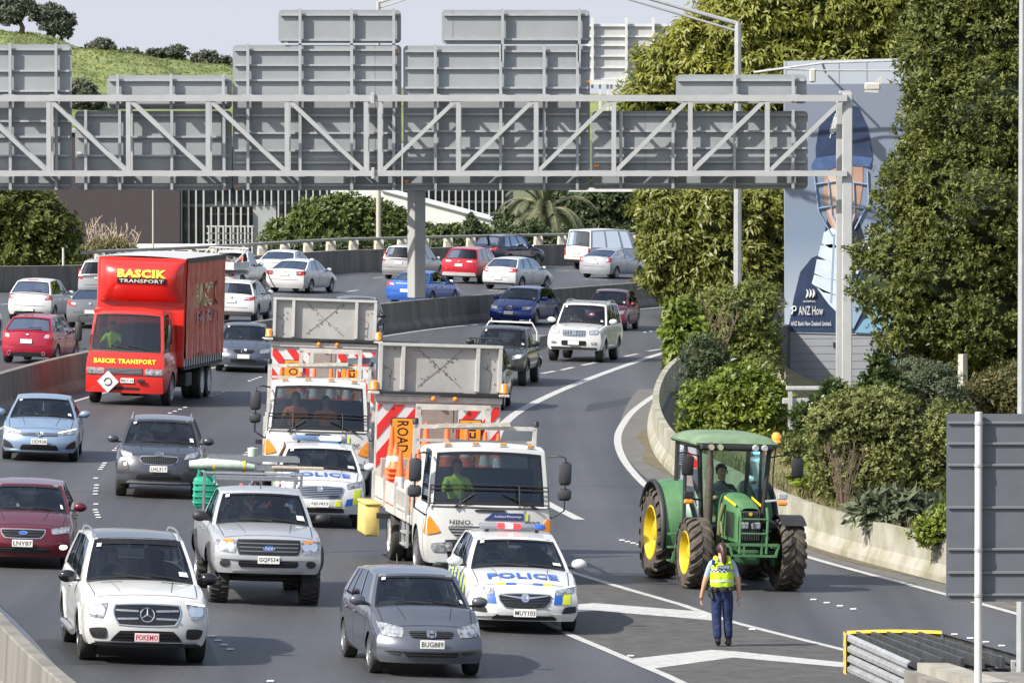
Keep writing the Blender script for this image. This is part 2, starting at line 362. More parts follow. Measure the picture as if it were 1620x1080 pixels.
def retilt(L):
    o = []
    for x, y in L: q = G(*proj(x, y, 0)) if y > 30 else Vector((x, y, 0)); o.append((q.x, q.y))
    return o
WALL, MED, FARB = retilt(WALL), retilt(MED), retilt(FARB)
wl = smooth_path(WALL); md_ = smooth_path(MED); fb = smooth_path(FARB)
# road deck: one sheet bounded by the far barrier and the ramp wall, with a thickness
poly = [(p.x, p.y) for p in fb]+[(-60, -25)]+[(26, -25)]+[(p.x+.25, p.y) for p in reversed(wl)]+[(10.6, 258), (12.4, 270), (40, 312)]
bm = bmesh.new(); vs = [bm.verts.new((x, y, 0)) for x, y in poly]; f = bm.faces.new(vs); f.normal_update()
if f.normal.z < 0: f.normal_flip()
r_ = bmesh.ops.extrude_face_region(bm, geom=[f]); top = [v for v in r_['geom'] if isinstance(v, bmesh.types.BMVert)]
for v in bm.verts:
    if v not in top: v.co.z = -5.2
bmesh.ops.triangulate(bm, faces=bm.faces[:]); me = bpy.data.meshes.new('road'); bm.to_mesh(me); bm.free(); me.materials.append(ASPH)
ROAD = bpy.data.objects.new('road', me); COL.objects.link(ROAD); tag(ROAD, kind='structure')

def stripe(path, w, z=.008, name='lane_line', taper=False, m=None):
    path = [Vector((p[0], p[1], 0)) for p in path]; nn = normals(path); N = len(path); vs = []; fs = []
    for i, (p, n) in enumerate(zip(path, nn)):
        ww = w/2; vs += [(p.x-n.x*ww, p.y-n.y*ww, z), (p.x+n.x*ww, p.y+n.y*ww, z)]
    for i in range(N-1): fs.append((2*i, 2*i+1, 2*i+3, 2*i+2))
    return MB().add(vs, fs).build(name, m or MARK, ROAD)
def pxline(pp, w, z=.008, name='lane_line'): return stripe(smooth_path(gp(*pp), 1.5), w, z, name)
def pxpoly(pp, z, name='gore_chevron', m=None):
    q = gp(*pp); return MB().add([(p.x, p.y, z) for p in q], [tuple(range(len(q)))]).build(name, m or MARK, ROAD)
# worn lighter asphalt between the exit lines and along the wall
pxpoly([(905, 902), (1080, 957), (1160, 982), (1345, 1030), (1420, 1052), (1620, 1110), (1500, 1210), (1180, 1150), (1080, 1084), (1020, 1055), (887, 998)], .004, 'gore_asphalt', OLDASPH)
sh = MB(); vs = []; nn = normals(wl)
idx = [i for i in range(len(wl)) if 100 < wl[i].y < 200]
for i in idx: p = wl[i]; n = nn[i]; vs += [(p.x, p.y, .004), (p.x-abs(n.x)*.95, p.y, .004)]
sh.add(vs, [(2*i, 2*i+1, 2*i+3, 2*i+2) for i in range(len(idx)-1)]); sh.build('shoulder_strip', mat('shoulder_asphalt', (.115, .112, .105), .8, var=.25, vs=4), ROAD)
DB = MB(); vs = []
idx = [i for i in idx if wl[i].y < 176]
for i in idx: p = wl[i]; n = nn[i]; e = .12*sin(i*1.3)+.08*sin(i*.47); vs += [(p.x-.15, p.y, .010), (p.x-abs(n.x)*(.42+e), p.y, .010)]
DB.add(vs, [(2*i, 2*i+1, 2*i+3, 2*i+2) for i in range(len(idx)-1)]).build('gutter_debris', mat('gutter_grit', (.15, .12, .08), .95, col2=(.07, .065, .03), vs=5, bump=.5, bs=14), ROAD)
pxline([(1150, 535), (1055, 557), (990, 578), (920, 604), (860, 630), (815, 655), (790, 680), (782, 705)], .26)
pxline([(838, 780), (875, 801), (917, 822)], .24)
pxline([(845, 884), (905, 905), (1000, 934), (1080, 957), (1160, 984), (1340, 1029)], .17)
pxline([(800, 950), (887, 997), (950, 1024), (1020, 1054), (1085, 1083), (1180, 1140)], .17)
pxline([(1180, 560), (1105, 590), (1058, 612), (1008, 645), (985, 672), (977, 695), (984, 722), (1004, 750), (1036, 779), (1100, 815), (1180, 848), (1275, 880), (1390, 912), (1500, 941), (1620, 974), (1800, 1030)], .19)
pxpoly([(915, 956), (940, 954), (1105, 967), (1130, 975), (1142, 983), (1090, 978), (940, 966), (905, 969), (885, 972)], .009)
pxpoly([(1000, 1042), (1125, 1028), (1160, 1030), (1355, 1050), (1395, 1062), (1340, 1056), (1160, 1040), (1060, 1054), (1030, 1058)], .009)
for a, b in (((857, 591), (878, 587)), ((888, 585.5), (907, 581)), ((921, 578), (942, 573.5)), ((988, 564), (1008, 560)), ((1025, 555.5), (1045, 552.5))):
    pxline([a, b], .17, name='lane_dash')
medline = [(p.x+n.x*-1.05 if False else p.x, p.y) for p, n in zip(md_, normals(md_))]
nm = normals(md_); side = -1 if nm[len(nm)//2].x < 0 else 1
stripe([p+n*side*1.05 for p, n in zip(md_, nm)], .15)
stripe([p-n*side*.95 for p, n in zip(md_, nm)], .15)
nf = normals(fb); sf = 1 if nf[len(nf)//2].y < 0 else -1
stripe([p+n*sf*.9 for p, n in zip(fb, nf)], .16)
for a, b in (((0, 482), (14, 481)), ((540, 463), (567, 459)), ((590, 440), (607, 438.5)), ((880, 429.5), (900, 429)), ((545, 432.5), (580, 431.5)), ((985, 425), (1010, 424.5)), ((40, 479), (70, 477)), ((-90, 490), (-60, 487))):
    pxline([a, b], .16, name='lane_dash')
# raised ceramic studs in groups of four
STUD = MB(); STUD.box((0, 0, .012), (.115, .115, .024), 0, b=.01)
stud0 = None
def studs(pp):
    global stud0
    for x, y in pp:
        p = G(x, y)
        if stud0 is None:
            stud0 = STUD.build('lane_stud', WREF, ROAD); o = stud0
        else: o = inst(stud0, ROAD)
        o.location = (p.x, p.y, .002)
def studrow(a, b, n=4): studs([(a[0]+(b[0]-a[0])*k/(n-1), a[1]+(b[1]-a[1])*k/(n-1)) for k in range(n)])
for a, b in (((337, 627), (360, 619)), ((269, 654), (293, 645)), ((181, 713), (193, 703)), ((159, 743), (166, 733)), ((151, 782), (153, 768)), ((156, 819), (151, 807)), ((335, 1007), (364, 1028)), ((428, 1078), (470, 1105)),
             ((388, 720), (399, 709)), ((984, 855), (1011, 862)), ((1287, 949), (1350, 964)), ((1510, 1004), (1585, 1022)), ((1020, 526), (1050, 522)), ((440, 640), (452, 632)), ((470, 597), (490, 590)), ((395, 603), (412, 597))):
    studrow(a, b)
SEAM = mat('tar_seam', (.018, .018, .02), .5)
for pp in ([(560, 772), (700, 770), (900, 768), (1030, 771)], [(0, 772), (150, 778), (300, 782)], [(330, 880), (560, 872), (700, 868)], [(1290, 915), (1390, 905), (1480, 912)], [(640, 560), (760, 556), (900, 540)]):
    pxline(pp, .035, .003, 'tar_seam').data.materials[0] = SEAM
PATCH_ = mat('asphalt_patch', (.030, .031, .034), .6, var=.25, vs=6)
for pp in ([(60, 1010), (330, 1012), (345, 1052), (40, 1050)], [(930, 640), (1000, 628), (990, 640), (925, 651)], [(400, 860), (300, 842), (310, 830), (420, 845)]):
    pxpoly(pp, .0025, 'asphalt_patch', PATCH_)
studs([(998, 1038), (152, 757), (152, 798), (1114, 975), (1190, 996)])

# ------------------------------------------------------------------ concrete barriers made of cast sections
def barrier(name, path, prof, m, label, cat='barrier', seg=5.0, capm=None, gap=.02):
    root = empty(name, (path[len(path)//2].x, path[len(path)//2].y, 0), 0, label, cat); o0 = root.location.copy()
    nn = normals(path); d = [0]
    for i in range(1, len(path)): d.append(d[-1]+(path[i]-path[i-1]).length)
    def at(s):
        i = min(max(int(np.searchsorted(d, s))-1, 0), len(path)-2); t = (s-d[i])/(d[i+1]-d[i]+1e-9); return path[i].lerp(path[i+1], t), nn[i].lerp(nn[i+1], t).normalized()
    s0 = 0
    while s0 < d[-1]-.5:
        s1 = min(s0+seg-gap, d[-1]); ks = [s0+(s1-s0)*k/3 for k in range(4)]; vs = []; fs = []; K = len(prof)
        for s in ks:
            p, n = at(s)
            for a, z in prof: vs.append((p.x+n.x*a-o0.x, p.y+n.y*a-o0.y, z))
        for i in range(3):
            for k in range(K): fs.append((i*K+k, i*K+(k+1) % K, (i+1)*K+(k+1) % K, (i+1)*K+k))
        fs += [tuple(range(K)), tuple(range(4*K-1, 3*K-1, -1))]
        MB().add(vs, fs).build('concrete_section', m, root); s0 += seg
    return root
JER = [(-.30, 0), (-.28, .10), (-.15, .30), (-.11, 1.0), (-.09, 1.02), (.09, 1.02), (.11, 1.0), (.15, .30), (.28, .10), (.30, 0)]
barrier('median_barrier', md_, JER, CONCD, 'long dark stained concrete barrier curving between the two carriageways', capm=None)
fbroot = barrier('parapet_wall', fb, [(-.16, -.3), (-.16, 1.08), (.16, 1.08), (.16, -.3)], CONCD, 'concrete parapet with steel rail along the far edge of the motorway')
wallroot = barrier('ramp_wall', [p for p in wl if p.y > 40], [(-.22, 0), (-.2, .12), (-.09, .32), (-.07, .80), (.10, .80), (.12, -3), (-.22, -3)] if normals(wl)[10].x > 0 else [(.22, 0), (.2, .12), (.09, .32), (.07, .80), (-.10, .80), (-.12, -3), (.22, -3)], CONCY, 'pale lichen stained concrete wall curving round the outside of the exit ramp')
# steel rail with chunky posts on the far parapet
RB = fbroot.location; rail_p = [p for p in fb if p.x > -18.6]
RAILM = mat('weathered_rail', (.36, .34, .30), .6, .2, var=.15, vs=3); POSTM = mat('rail_post_concrete', (.50, .46, .38), .8, var=.15, vs=6)
mb = MB(); pts = [(p.x-RB.x, p.y-RB.y, 1.60) for p in rail_p]+[(-19.6-RB.x, 294.9-RB.y, 1.02)]
if rail_p[0].x < rail_p[-1].x: pts = list(pts)
mb.tube(pts, .075, 8); mb.build('guard_rail', RAILM, fbroot, smooth=60)
pm = MB(); pm.prism([(-.20, 0), (.2, 0), (.2, .16), (.09, .47), (-.09, .47), (-.2, .30)], lambda u, v, w: (w-.20, u, v), .40); p0 = None; acc = 0; last = None
for p in smooth_path([(q.x, q.y) for q in rail_p], .3):
    if last is None or abs(proj(p.x, p.y, 1)[0]-last) > 35:
        last = proj(p.x, p.y, 1)[0]; loc = (p.x-RB.x, p.y-RB.y, 1.08)
        if p0 is None: p0 = pm.build('rail_post', POSTM, fbroot, loc=loc, rot=(0, 0, .9))
        else: inst(p0, fbroot, loc=loc, rot=(0, 0, .3))

# ------------------------------------------------------------------ right-hand bank
wy = np.array([p.y for p in wl][::-1]); wxs = np.array([p.x for p in wl][::-1])
def bankh(x, y):
    w = float(np.interp(y, wy, wxs)); a = x-w
    if a < 0: return -.3
    near = .66+min(a, 9)*.10
    far = -1.1-min(a, 8)*.42
    t = min(max((y-148)/26, 0), 1); t = t*t*(3-2*t); h = near*(1-t)+far*t
    h += .10*sin(x*1.7+y*.5)*min(a, 1); e = min(max((a-22)/18, 0), 1); return h*(1-e)-5*e
bmb = MB(); NX, NY = 40, 110
bmb.grid(lambda u, v: (lambda y: (lambda w: (w+.08+45*u**1.8, y, bankh(w+.08+45*u**1.8, y)))(float(np.interp(y, wy, wxs))))(60+200*v), NX, NY)
tag(bmb.build('roadside_bank', GRASSD, smooth=60), kind='structure')

# ------------------------------------------------------------------ hill far away
HY = 2500.
hp = pch([(-260, 40), (-60, 48), (0, 52), (60, 54), (95, 62), (130, 78), (170, 81), (230, 85), (300, 95), (362, 106), (430, 118), (560, 132), (700, 143), (900, 150), (1100, 153)])
def hill(u, v):
    px = -260+1360*u; top = P(px, hp(px), HY).z+5; k = v
    y = HY-420*(1-k)
    if k <= 1: z = -5+top*(1-(1-k)**2.2)+(1.3*sin(px*.035+k*9)+.6*sin(px*.09+k*23))*sin(pi*k)
    x = P(px, 154, HY).x*1.0; return (x, y, z)
hm = MB(); hm.grid(lambda u, v: hill(u, v), 110, 40)
hm.grid(lambda u, v: (hill(u, 1)[0], HY+v*400, hill(u, 1)[2]*(1-v)+(-5)*v), 110, 6)
HGR = mat('hill_grass', (.085, .125, .035), .95, col2=(.21, .23, .075), vs=.06, bump=.9, bs=.25, det=14)
tag(hm.build('hill', HGR, smooth=179), kind='structure')

# ------------------------------------------------------------------ buildings behind
BY = 430.
def bx(px0, px1, py0, py1, Y, depth, z0=None):
    a = P(px0, py0, Y); b = P(px1, py1, Y); z1 = a.z; zz = b.z if z0 is None else z0
    return ((a.x+b.x)/2, Y+depth/2, (z1+zz)/2), (b.x-a.x, depth, z1-zz)
brick = bpy.data.materials.new('dark_brick'); brick.use_nodes = True; nn_ = brick.node_tree; bt = nn_.nodes.new('ShaderNodeTexBrick'); ge = nn_.nodes.new('ShaderNodeNewGeometry'); mpp = nn_.nodes.new('ShaderNodeMapping')
mpp.inputs['Rotation'].default_value = (pi/2, 0, 0); bt.inputs['Scale'].default_value = 3.; bt.inputs['Color1'].default_value = (.055, .040, .046, 1); bt.inputs['Color2'].default_value = (.045, .033, .040, 1); bt.inputs['Mortar'].default_value = (.062, .05, .055, 1); bt.inputs['Mortar Size'].default_value = .03
nn_.links.new(ge.outputs['Position'], mpp.inputs[0]); nn_.links.new(mpp.outputs[0], bt.inputs[0]); nn_.links.new(bt.outputs[0], nn_.nodes['Principled BSDF'].inputs[0]); nn_.nodes['Principled BSDF'].inputs['Roughness'].default_value = .9
WBLD = mat('white_render', (.66, .66, .64), .7, var=.05, vs=.6); GBLD = mat('grey_cladding', (.32, .33, .34), .6, var=.1, vs=1); FIN = mat('white_fin', (.42, .42, .41), .5, var=.05)
WIN = mat('office_glass', (.13, .15, .16), .15, coat=.5, var=.4, vs=.8)
t = empty('brick_building', P(180, 400, BY), 0, 'dark purple brown brick building behind the bare shrub and the red truck', 'building'); t.location.z = -5; L0 = t.location
def part(name, c, d, m, par, b=0): 
    o = MB().box((c[0]-par.location.x, c[1]-par.location.y, c[2]-par.location.z), d, 0, b).build(name, m, par); return o
c, d = bx(40, 284.5, 210, 400, BY, 20, -5); part('wall', c, d, brick, t)
c, d = bx(38, 286, 205, 210, BY-.2, 20.4); part('parapet_cap', c, d, GBLD, t)
t = empty('office_building', P(400, 400, BY), 0, 'glazed office with tall white vertical fins beside the dark brick building', 'building'); t.location.z = -5
c, d = bx(285.5, 524, 215, 400, BY+2, 18, -5); part('curtain_wall', c, d, WIN, t)
for k, px in enumerate((287, 298.5, 310, 322, 334, 345.5, 357, 369, 381, 392.5)):
    c, d = bx(px-1.4, px+1.4, 300 if k < 4 else 328, 396, BY+.6, 1.3); 
    if k < 4: c, d = bx(px-1.4, px+1.4, 255, 396, BY+.6, 1.3)
    part('fin', c, d, FIN, t)
for k in range(11): c, d = bx(300+k*8, 301.2+k*8, 330, 396, BY+1.5, .3); part('mullion', c, d, GBLD, t)
c, d = bx(285.5, 435, 323, 327.5, BY+1.2, .8); part('spandrel', c, d, GBLD, t)
c, d = bx(330, 400, 338, 339.5, BY+1.4, .5); part('transom', c, d, FIN, t)
c, d = bx(400, 437, 326, 400, BY+1, 1.2, -5); part('wall', c, d, GBLD, t)
for k in range(17):
    px = 340+k*11.0; c, d = bx(px, px+2.4, 230, 325 if px < 437 else 362, BY+.8, 1.1); part('fin', c, d, FIN, t)
    for r in range(3 if px >= 437 else 1):
        c, d = bx(px+2.4, px+9, 305+r*19, 318+r*19, BY+1.55, .3); w = part('window', c, d, mat('blue_grey_glass', (.10, .13, .17), .1, coat=.6, var=.5, vs=1.5), t)
        c, d = bx(px+2.4, px+9, 318.5+r*19, 323+r*19, BY+1.5, .35); part('sill_panel', c, d, FIN, t)
t = empty('lattice_screen', P(364, 390, 424), 0, 'white square lattice screen standing in front of the glazed office', 'screen'); t.location.z = -5
for k in range(7): c, d = bx(329+k*11.4, 331.4+k*11.4, 357, 400, 424, .4, -5); part('upright', c, d, FIN, t)
for k in range(4): c, d = bx(327, 402, 357+k*11, 359.4+k*11, 424.4, .3); part('crossbar', c, d, FIN, t)
t = empty('white_building', P(640, 400, 405), 0, 'windowless white building with a roofline sloping down to the right behind the trees', 'building'); t.location.z = -5
pp = [P(x, y, 405) for x, y in ((523, 296), (523, 400), (812, 400), (812, 357), (603, 301), (600, 296))]
o = MB().prism([(p.x-t.location.x, p.z+5) for p in pp], lambda u, v, w: (u, 14-w, v), 14).build('wall', WBLD, t)
q = [P(x, y, 404.8) for x, y in ((603, 301), (812, 357), (812, 358.5), (603, 302.5))]; MB().prism([(p.x-t.location.x, p.z+5) for p in q], lambda u, v, w: (u, .1-w, v), .25).build('roof_edge', GBLD, t)
t = empty('office_tower', P(720, 300, 470), 0, 'white gridded office with two rows of windows behind the sloping white roof', 'building'); t.location.z = -5
c, d = bx(600, 812, 230, 400, 470, 16, -5); part('wall', c, d, GBLD, t)
for k in range(19):
    for r in range(4): c, d = bx(606.6+k*10.6, 612.4+k*10.6, 303.5+r*18.5, 314.5+r*18.5, 469.7, .4); part('window', c, d, mat('tower_glass', (.05, .065, .09), .2, coat=.4), t)
for k in range(19): px = 603+k*10.6; c, d = bx(px, px+2.6, 235, 400, 469, 1, -5); part('fin', c, d, FIN, t)
for r in range(6):
    c, d = bx(600, 812, 299+r*18.5, 302.5+r*18.5, 469.4, .6); part('spandrel', c, d, GBLD, t)
t = empty('low_shed', P(228, 400, 398), 0, 'low white roofed shed just behind the parapet rail', 'shed'); t.location.z = -5
c, d = bx(183, 330, 396, 430, 398, 8, -5); part('wall', c, d, GBLD, t)
c, d = bx(180, 333, 391, 396, 397.4, 9); part('roof', c, d, WBLD, t)
# ================================================================== CARS
def wheel_protos():
    T = MB(); pr = [(.62, -.5), (.86, -.5), (.955, -.46), (.99, -.38), (1., -.2), (1., .2), (.99, .38), (.955, .46), (.86, .5), (.62, .5)]
    T.lathe(pr, 30, 0, 'x'); T.lathe([(.62, -.45), (.62, .45)], 30, 0, 'x')
    def rim(n, w, style):
        R = MB(); R.lathe([(.66, .51), (.62, .50), (.60, .44), (.58, .2)], 30, 0, 'x'); R.lathe([(.0, .12), (.60, .12)], 20, 1, 'x')
        if style == 'cap':
            R.lathe([(0, .47), (.2, .48), (.56, .42), (.61, .44)], 30, 0, 'x')
            for k in range(n):
                a = 2*pi*k/n; M = Matrix.Rotation(a, 4, 'X'); R.add([M @ Vector(v) for v in [(.475, .38, -.03), (.475, .52, -.03), (.475, .52, .03), (.475, .38, .03)]], [(0, 1, 2, 3)], 1)
        else:
            R.lathe([(0, .46), (.11, .46), (.13, .40), (.13, .2)], 16, 0, 'x')
            for k in range(n):
                a = 2*pi*k/n; M = Matrix.Rotation(a, 4, 'X')
                vs = [(.44, .08, -w), (.44, .08, w), (.47, .60, w*.75), (.47, .60, -w*.75), (.3, .08, -w), (.3, .08, w), (.38, .60, w*.75), (.38, .60, -w*.75)]
                R.add([M @ Vector(v) for v in vs], [(0, 1, 2, 3), (0, 4, 5, 1), (3, 2, 6, 7), (1, 5, 6, 2), (0, 3, 7, 4)], 0)
        return R
    res = {}
    for nme, n, w, st in (('five', 5, .10, 's'), ('ten', 10, .05, 's'), ('cap', 9, .05, 'cap')):
        res[nme] = rim(n, w, st)
    return T, res
TYRE_MB, RIM_MB = wheel_protos(); _wc = {}
def add_wheel(par, x, y, r, w, style='five', rimm=None, name='wheel', tread=False):
    rimm = rimm or SILV; k = (style, rimm.name, tread)
    if k not in _wc:
        T = MB(); T.v = list(TYRE_MB.v); T.f = list(TYRE_MB.f); T.m = list(TYRE_MB.m)
        if tread:
            for i in range(26):
                for sgn in (-1, 1):
                    M = Matrix.Rotation(2*pi*(i+(.5 if sgn > 0 else 0))/26, 4, 'X'); T.add([M @ Vector((sgn*a, b, c)) for a, b, c in [(.02, -.05, .99), (.5, -.02, .965), (.5, .07, .965), (.02, .05, .99), (.04, -.03, 1.045), (.47, -.01, 1.02), (.47, .05, 1.02), (.04, .03, 1.045)]], [(4, 5, 6, 7), (0, 1, 5, 4), (1, 2, 6, 5), (2, 3, 7, 6), (3, 0, 4, 7)])
        to = T.build(name, RUB, None, smooth=40); ro = RIM_MB[style].build('rim', [rimm, GLOSSBLK], None, smooth=35); _wc[k] = (to.data, ro.data); bpy.data.objects.remove(to); bpy.data.objects.remove(ro)
    td, rd = _wc[k]; to = bpy.data.objects.new(name, td); ro = bpy.data.objects.new('rim', rd); COL.objects.link(to); COL.objects.link(ro); to.parent = par; ro.parent = to
    to.location = (x, y, r); to.scale = ((w if x > 0 else -w), r, r); return to

SIDE_V = [0, .06, .14, .25, .38, .52, .66, .78, .87, .94, 1.0]
sidec = pch([(0, .925), (.1, .965), (.3, .998), (.5, 1.), (.75, .99), (.9, .965), (1, .925)])
class Car:
    """parametric road vehicle. t runs from the nose (0) to the tail (L); local front is -Y"""
    def __init__(s, **p):
        d = dict(L=4.3, W=1.76, H=1.48, wb=2.65, fo=.85, wr=.315, ww=.21, sill=.22, nose=.74, cowl_z=.98, deck_z=1.02, tail_z=.98, cowl=1.15, rf=1.95, rr=3.5, rb=4.15, crown=.09,
                 kf=.22, kr=.12, slope=.14, rslope=.08, tumble=.80, drop=.07, windows=((.10, .40), (.45, .80)), open_tray=False, style='five', rim=None, bow=.16, axles=None, tread=False, bowr=.10, clad=False, sidef=None)
        d.update(p); s.__dict__.update(d); s.nofront = p.get('nofront', False)
        s.axles = s.axles or [s.fo, s.fo+s.wb]
        s.zt = pch(s.top if 'top' in p else [(0, s.nose), (s.cowl*.12, s.nose+.045), (s.cowl*.55, (s.nose*.45+s.cowl_z*.55)+.03), (s.cowl, s.cowl_z), (s.rb, s.deck_z), (s.L-.03, s.tail_z), (s.L, s.tail_z-.02)])
    def half(s, t):
        f = max(0, 1-t/.9); r = max(0, 1-(s.L-t)/.8); return s.W/2*(1-.05*f*f-.05*r*r)
    def zs(s, t): return s.zt(t)-s.drop
    def Df(s, x, z):
        u = min(abs(x)/(s.W/2), 1.0); v = min(max((z-s.sill)/(s.nose-s.sill), 0), 1.2)
        return s.kf*u**2.8 + (.05*(1-v/.25) if v < .25 else 0) + (s.slope*((v-.45)/.55)**1.6 if v > .45 else 0)
    def Dr(s, x, z):
        u = min(abs(x)/(s.W/2), 1.0); v = min(max((z-s.sill)/(s.tail_z-s.sill), 0), 1.2)
        return s.kr*u**2.8 + (.08*(1-v/.25) if v < .25 else 0) + (s.rslope*((v-.5)/.5)**1.3 if v > .5 else 0)
    def dy(s, x, z, t):
        f = max(0, 1-t/1.0)**1.35; r = max(0, 1-(s.L-t)/.8)**1.35
        return -s.L/2+t+(f*s.Df(x, z) if f else 0)-(r*s.Dr(x, z) if r else 0)
    def xside(s, t, z): return s.half(t)*sidec(min(max((z-s.sill)/(s.zs(t)-s.sill), 0), 1))
    def fp(s, x, z, off=0.): 
        xm = s.half(0)*.985; x = max(-xm, min(xm, x)); return (x, s.dy(x, z, 0)-off, z)
    def rp(s, x, z, off=0.):
        xm = s.half(s.L)*.985; x = max(-xm, min(xm, x)); return (x, s.dy(x, z, s.L)+off, z)
    def sp(s, sg): return lambda t, z, off=0.: (sg*(s.xside(t, z)+off), s.dy(s.xside(t, z), z, t), z)
    def ztop(s, x, t):
        xs = s.half(t)*sidec(1.); q = min(abs(x)/xs, 1); return s.zs(t)+s.drop*(1-q**2.6)
    def tp(s, x, t, off=0.): z = s.ztop(x, t); return (x, s.dy(x, z, t), z+off)
    def zb(s, t):
        for a in s.axles:
            Ra = s.wr*1.14
            if abs(t-a) < Ra*.999: return max(s.sill, s.wr+sqrt(Ra*Ra-(t-a)**2)-.01)
        return s.sill
    def stations(s):
        st = [0, .02, .05, .1, .17, .26, .37]; t = .5
        while t < s.L-.35: st.append(t); t += .16
        st += [s.L-.34, s.L-.24, s.L-.16, s.L-.09, s.L-.04, s.L-.015, s.L]
        for a in s.axles:
            Ra = s.wr*1.14; st = [q for q in st if abs(q-a) > Ra*1.04]; st += [a-Ra*1.0005, a+Ra*1.0005]+[a-Ra*.998*cos(pi*k/14) for k in range(15)]
        return sorted(st)
    def section(s, t):
        h = s.half(t); zb = s.zb(t); zs = s.zs(t); pts = []
        for v in SIDE_V:
            z = zb+(zs-zb)*v; pts.append((h*sidec(min(max((z-s.sill)/(zs-s.sill), 0), 1)), z))
        xs = pts[-1][0]
        for q in (.96, .9, .8, .65, .45, .22, 0.):
            z = zs+s.drop*(1-q**2.6)
            if s.cowl+.12 < t < s.rb-.12 and q < .85: z -= .20
            if s.open_tray and t > s.rb+.10 and t < s.L-.07 and q < .85: z -= .42
            pts.append((xs*q, z))
        return pts
    def make(s, name, body_m, label, group, glass=GLS, roof_m=None, cat='car', rear_glass=None, trim=None):
        root = empty(name, (0, 0, 0), 0, label, cat, group); s.root = root; trim = trim or BLK
        B = MB(); st = s.stations(); secs = [s.section(t) for t in st]; K = len(secs[0]); NJ = 2*K-1; vs = []; 
        for t, sec in zip(st, secs):
            row = [(x, z) for x, z in sec]+[(-x, z) for x, z in reversed(sec[:-1])]
            for x, z in row: vs.append((x, s.dy(x, z, t), z))
        fs = []; ms = []
        for i in range(len(st)-1):
            tm = (st[i]+st[i+1])/2
            for j in range(NJ-1):
                fs.append((i*NJ+j, i*NJ+j+1, (i+1)*NJ+j+1, (i+1)*NJ+j)); jj = min(j, NJ-2-j)
                m = 0
                if jj >= len(SIDE_V)+1:
                    if s.cowl+.06 < tm < s.rb-.06: m = 1
                    if s.open_tray and s.rb+.08 < tm < s.L-.07: m = 1
                if s.clad and jj <= 1: m = 2
                ms.append(m)
        o = len(B.v); B.v += vs; B.f += fs; B.m += ms
        KC = 18
        for (t, fn, sec) in ((0, s.fp, secs[0]), (s.L, s.rp, secs[-1])):
            g = []
            for x, z in sec:
                for k in range(KC+1): xx = -x+2*x*k/KC; g.append((xx, s.dy(xx, z, t), z))
            ff = []; mm = []
            for j in range(len(sec)-1):
                for k in range(KC): ff.append((j*(KC+1)+k, j*(KC+1)+k+1, (j+1)*(KC+1)+k+1, (j+1)*(KC+1)+k)); mm.append(2 if s.clad and j <= 1 else 0)
            o = len(B.v); B.v += g; B.f += [[q+o for q in f] for f in ff]; B.m += mm
        # under tray / arch liners
        wmin = s.W/2-s.ww-.05; B.box((0, 0, (s.sill+.12+s.zs(s.cowl)*.7)/2), (2*wmin, s.L-.5, s.zs(s.cowl)*.7-s.sill-.12), 3)
        B.box((0, 0, s.sill+.10), (s.W*.86, (s.axles[-1]-s.axles[0])-2.4*s.wr, .16), 3)
        # ---------------- greenhouse
        Wb = s.half((s.cowl+s.rb)/2)*sidec(1.)*.985; Wt = Wb*s.tumble; zr = pch(s.roofz) if hasattr(s, 'roofz') else pch([(s.rf, s.H-.055), (s.rf*.6+s.rr*.4, s.H), (s.rr, s.H-.07)])
        # v levels and front/rear columns
        V = [0, .05, .10, .3, .5, .7, .87, .93, 1.]; XC = [-1, -.93, -.895, -.7, -.45, -.2, 0, .2, .45, .7, .895, .93, 1]
        U = [0.]; wins = s.windows; kind = []
        for a, b in wins:
            U.append(a); kind.append('pillar'); n = 5
            for k in range(1, n+1): U.append(a+(b-a)*k/n); kind.append('win%d' % wins.index((a, b)))
        U.append(1.); kind.append('pillar')
        def tf(v, x): return s.cowl+(s.rf-s.cowl)*v+(s.bow*(1-v)+s.bow*.6*v)*abs(x)**2.2
        def tr(v, x): return s.rb+(s.rr-s.rb)*v-(s.bowr*(1-v)+s.bowr*.8*v)*abs(x)**2.2
        def wd(v): return Wb+(Wt-Wb)*max(v, 0)**1.25
        def zz(v, t): return (s.zs(t)-.012)*(1-v)+(zr(t)-s.crown*.45)*v
        def ringF(x, v): t = tf(v, x); return (x*wd(v), -s.L/2+t, zz(v, t)+(s.crown*.45*(1-abs(x)**2.4) if v > .96 else (s.drop*.9*(1-v)*(1-abs(x)**2.4))+s.crown*.45*v*(1-abs(x)**2.4)))
        def ringR(x, v): t = tr(v, x); return (x*wd(v), -s.L/2+t, zz(v, t)+(s.crown*.45*v*(1-abs(x)**2.4)+s.drop*.9*(1-v)*(1-abs(x)**2.4)))
        def ringS(sg, u, v):
            a = tf(v, 1.); b = tr(v, 1.); t = a+(b-a)*u; return (sg*wd(v), -s.L/2+t, zz(v, t))
        glassq = {'windscreen': MB(), 'rear_window': MB()}
        def emit(pts4, kd, key, inward):
            if kd == 'g':
                mb = glassq.setdefault(key, MB()); mb.add([tuple(Vector(p)+inward) for p in pts4], [(0, 1, 2, 3)])
            else: B.add(pts4, [(0, 1, 2, 3)], kd)
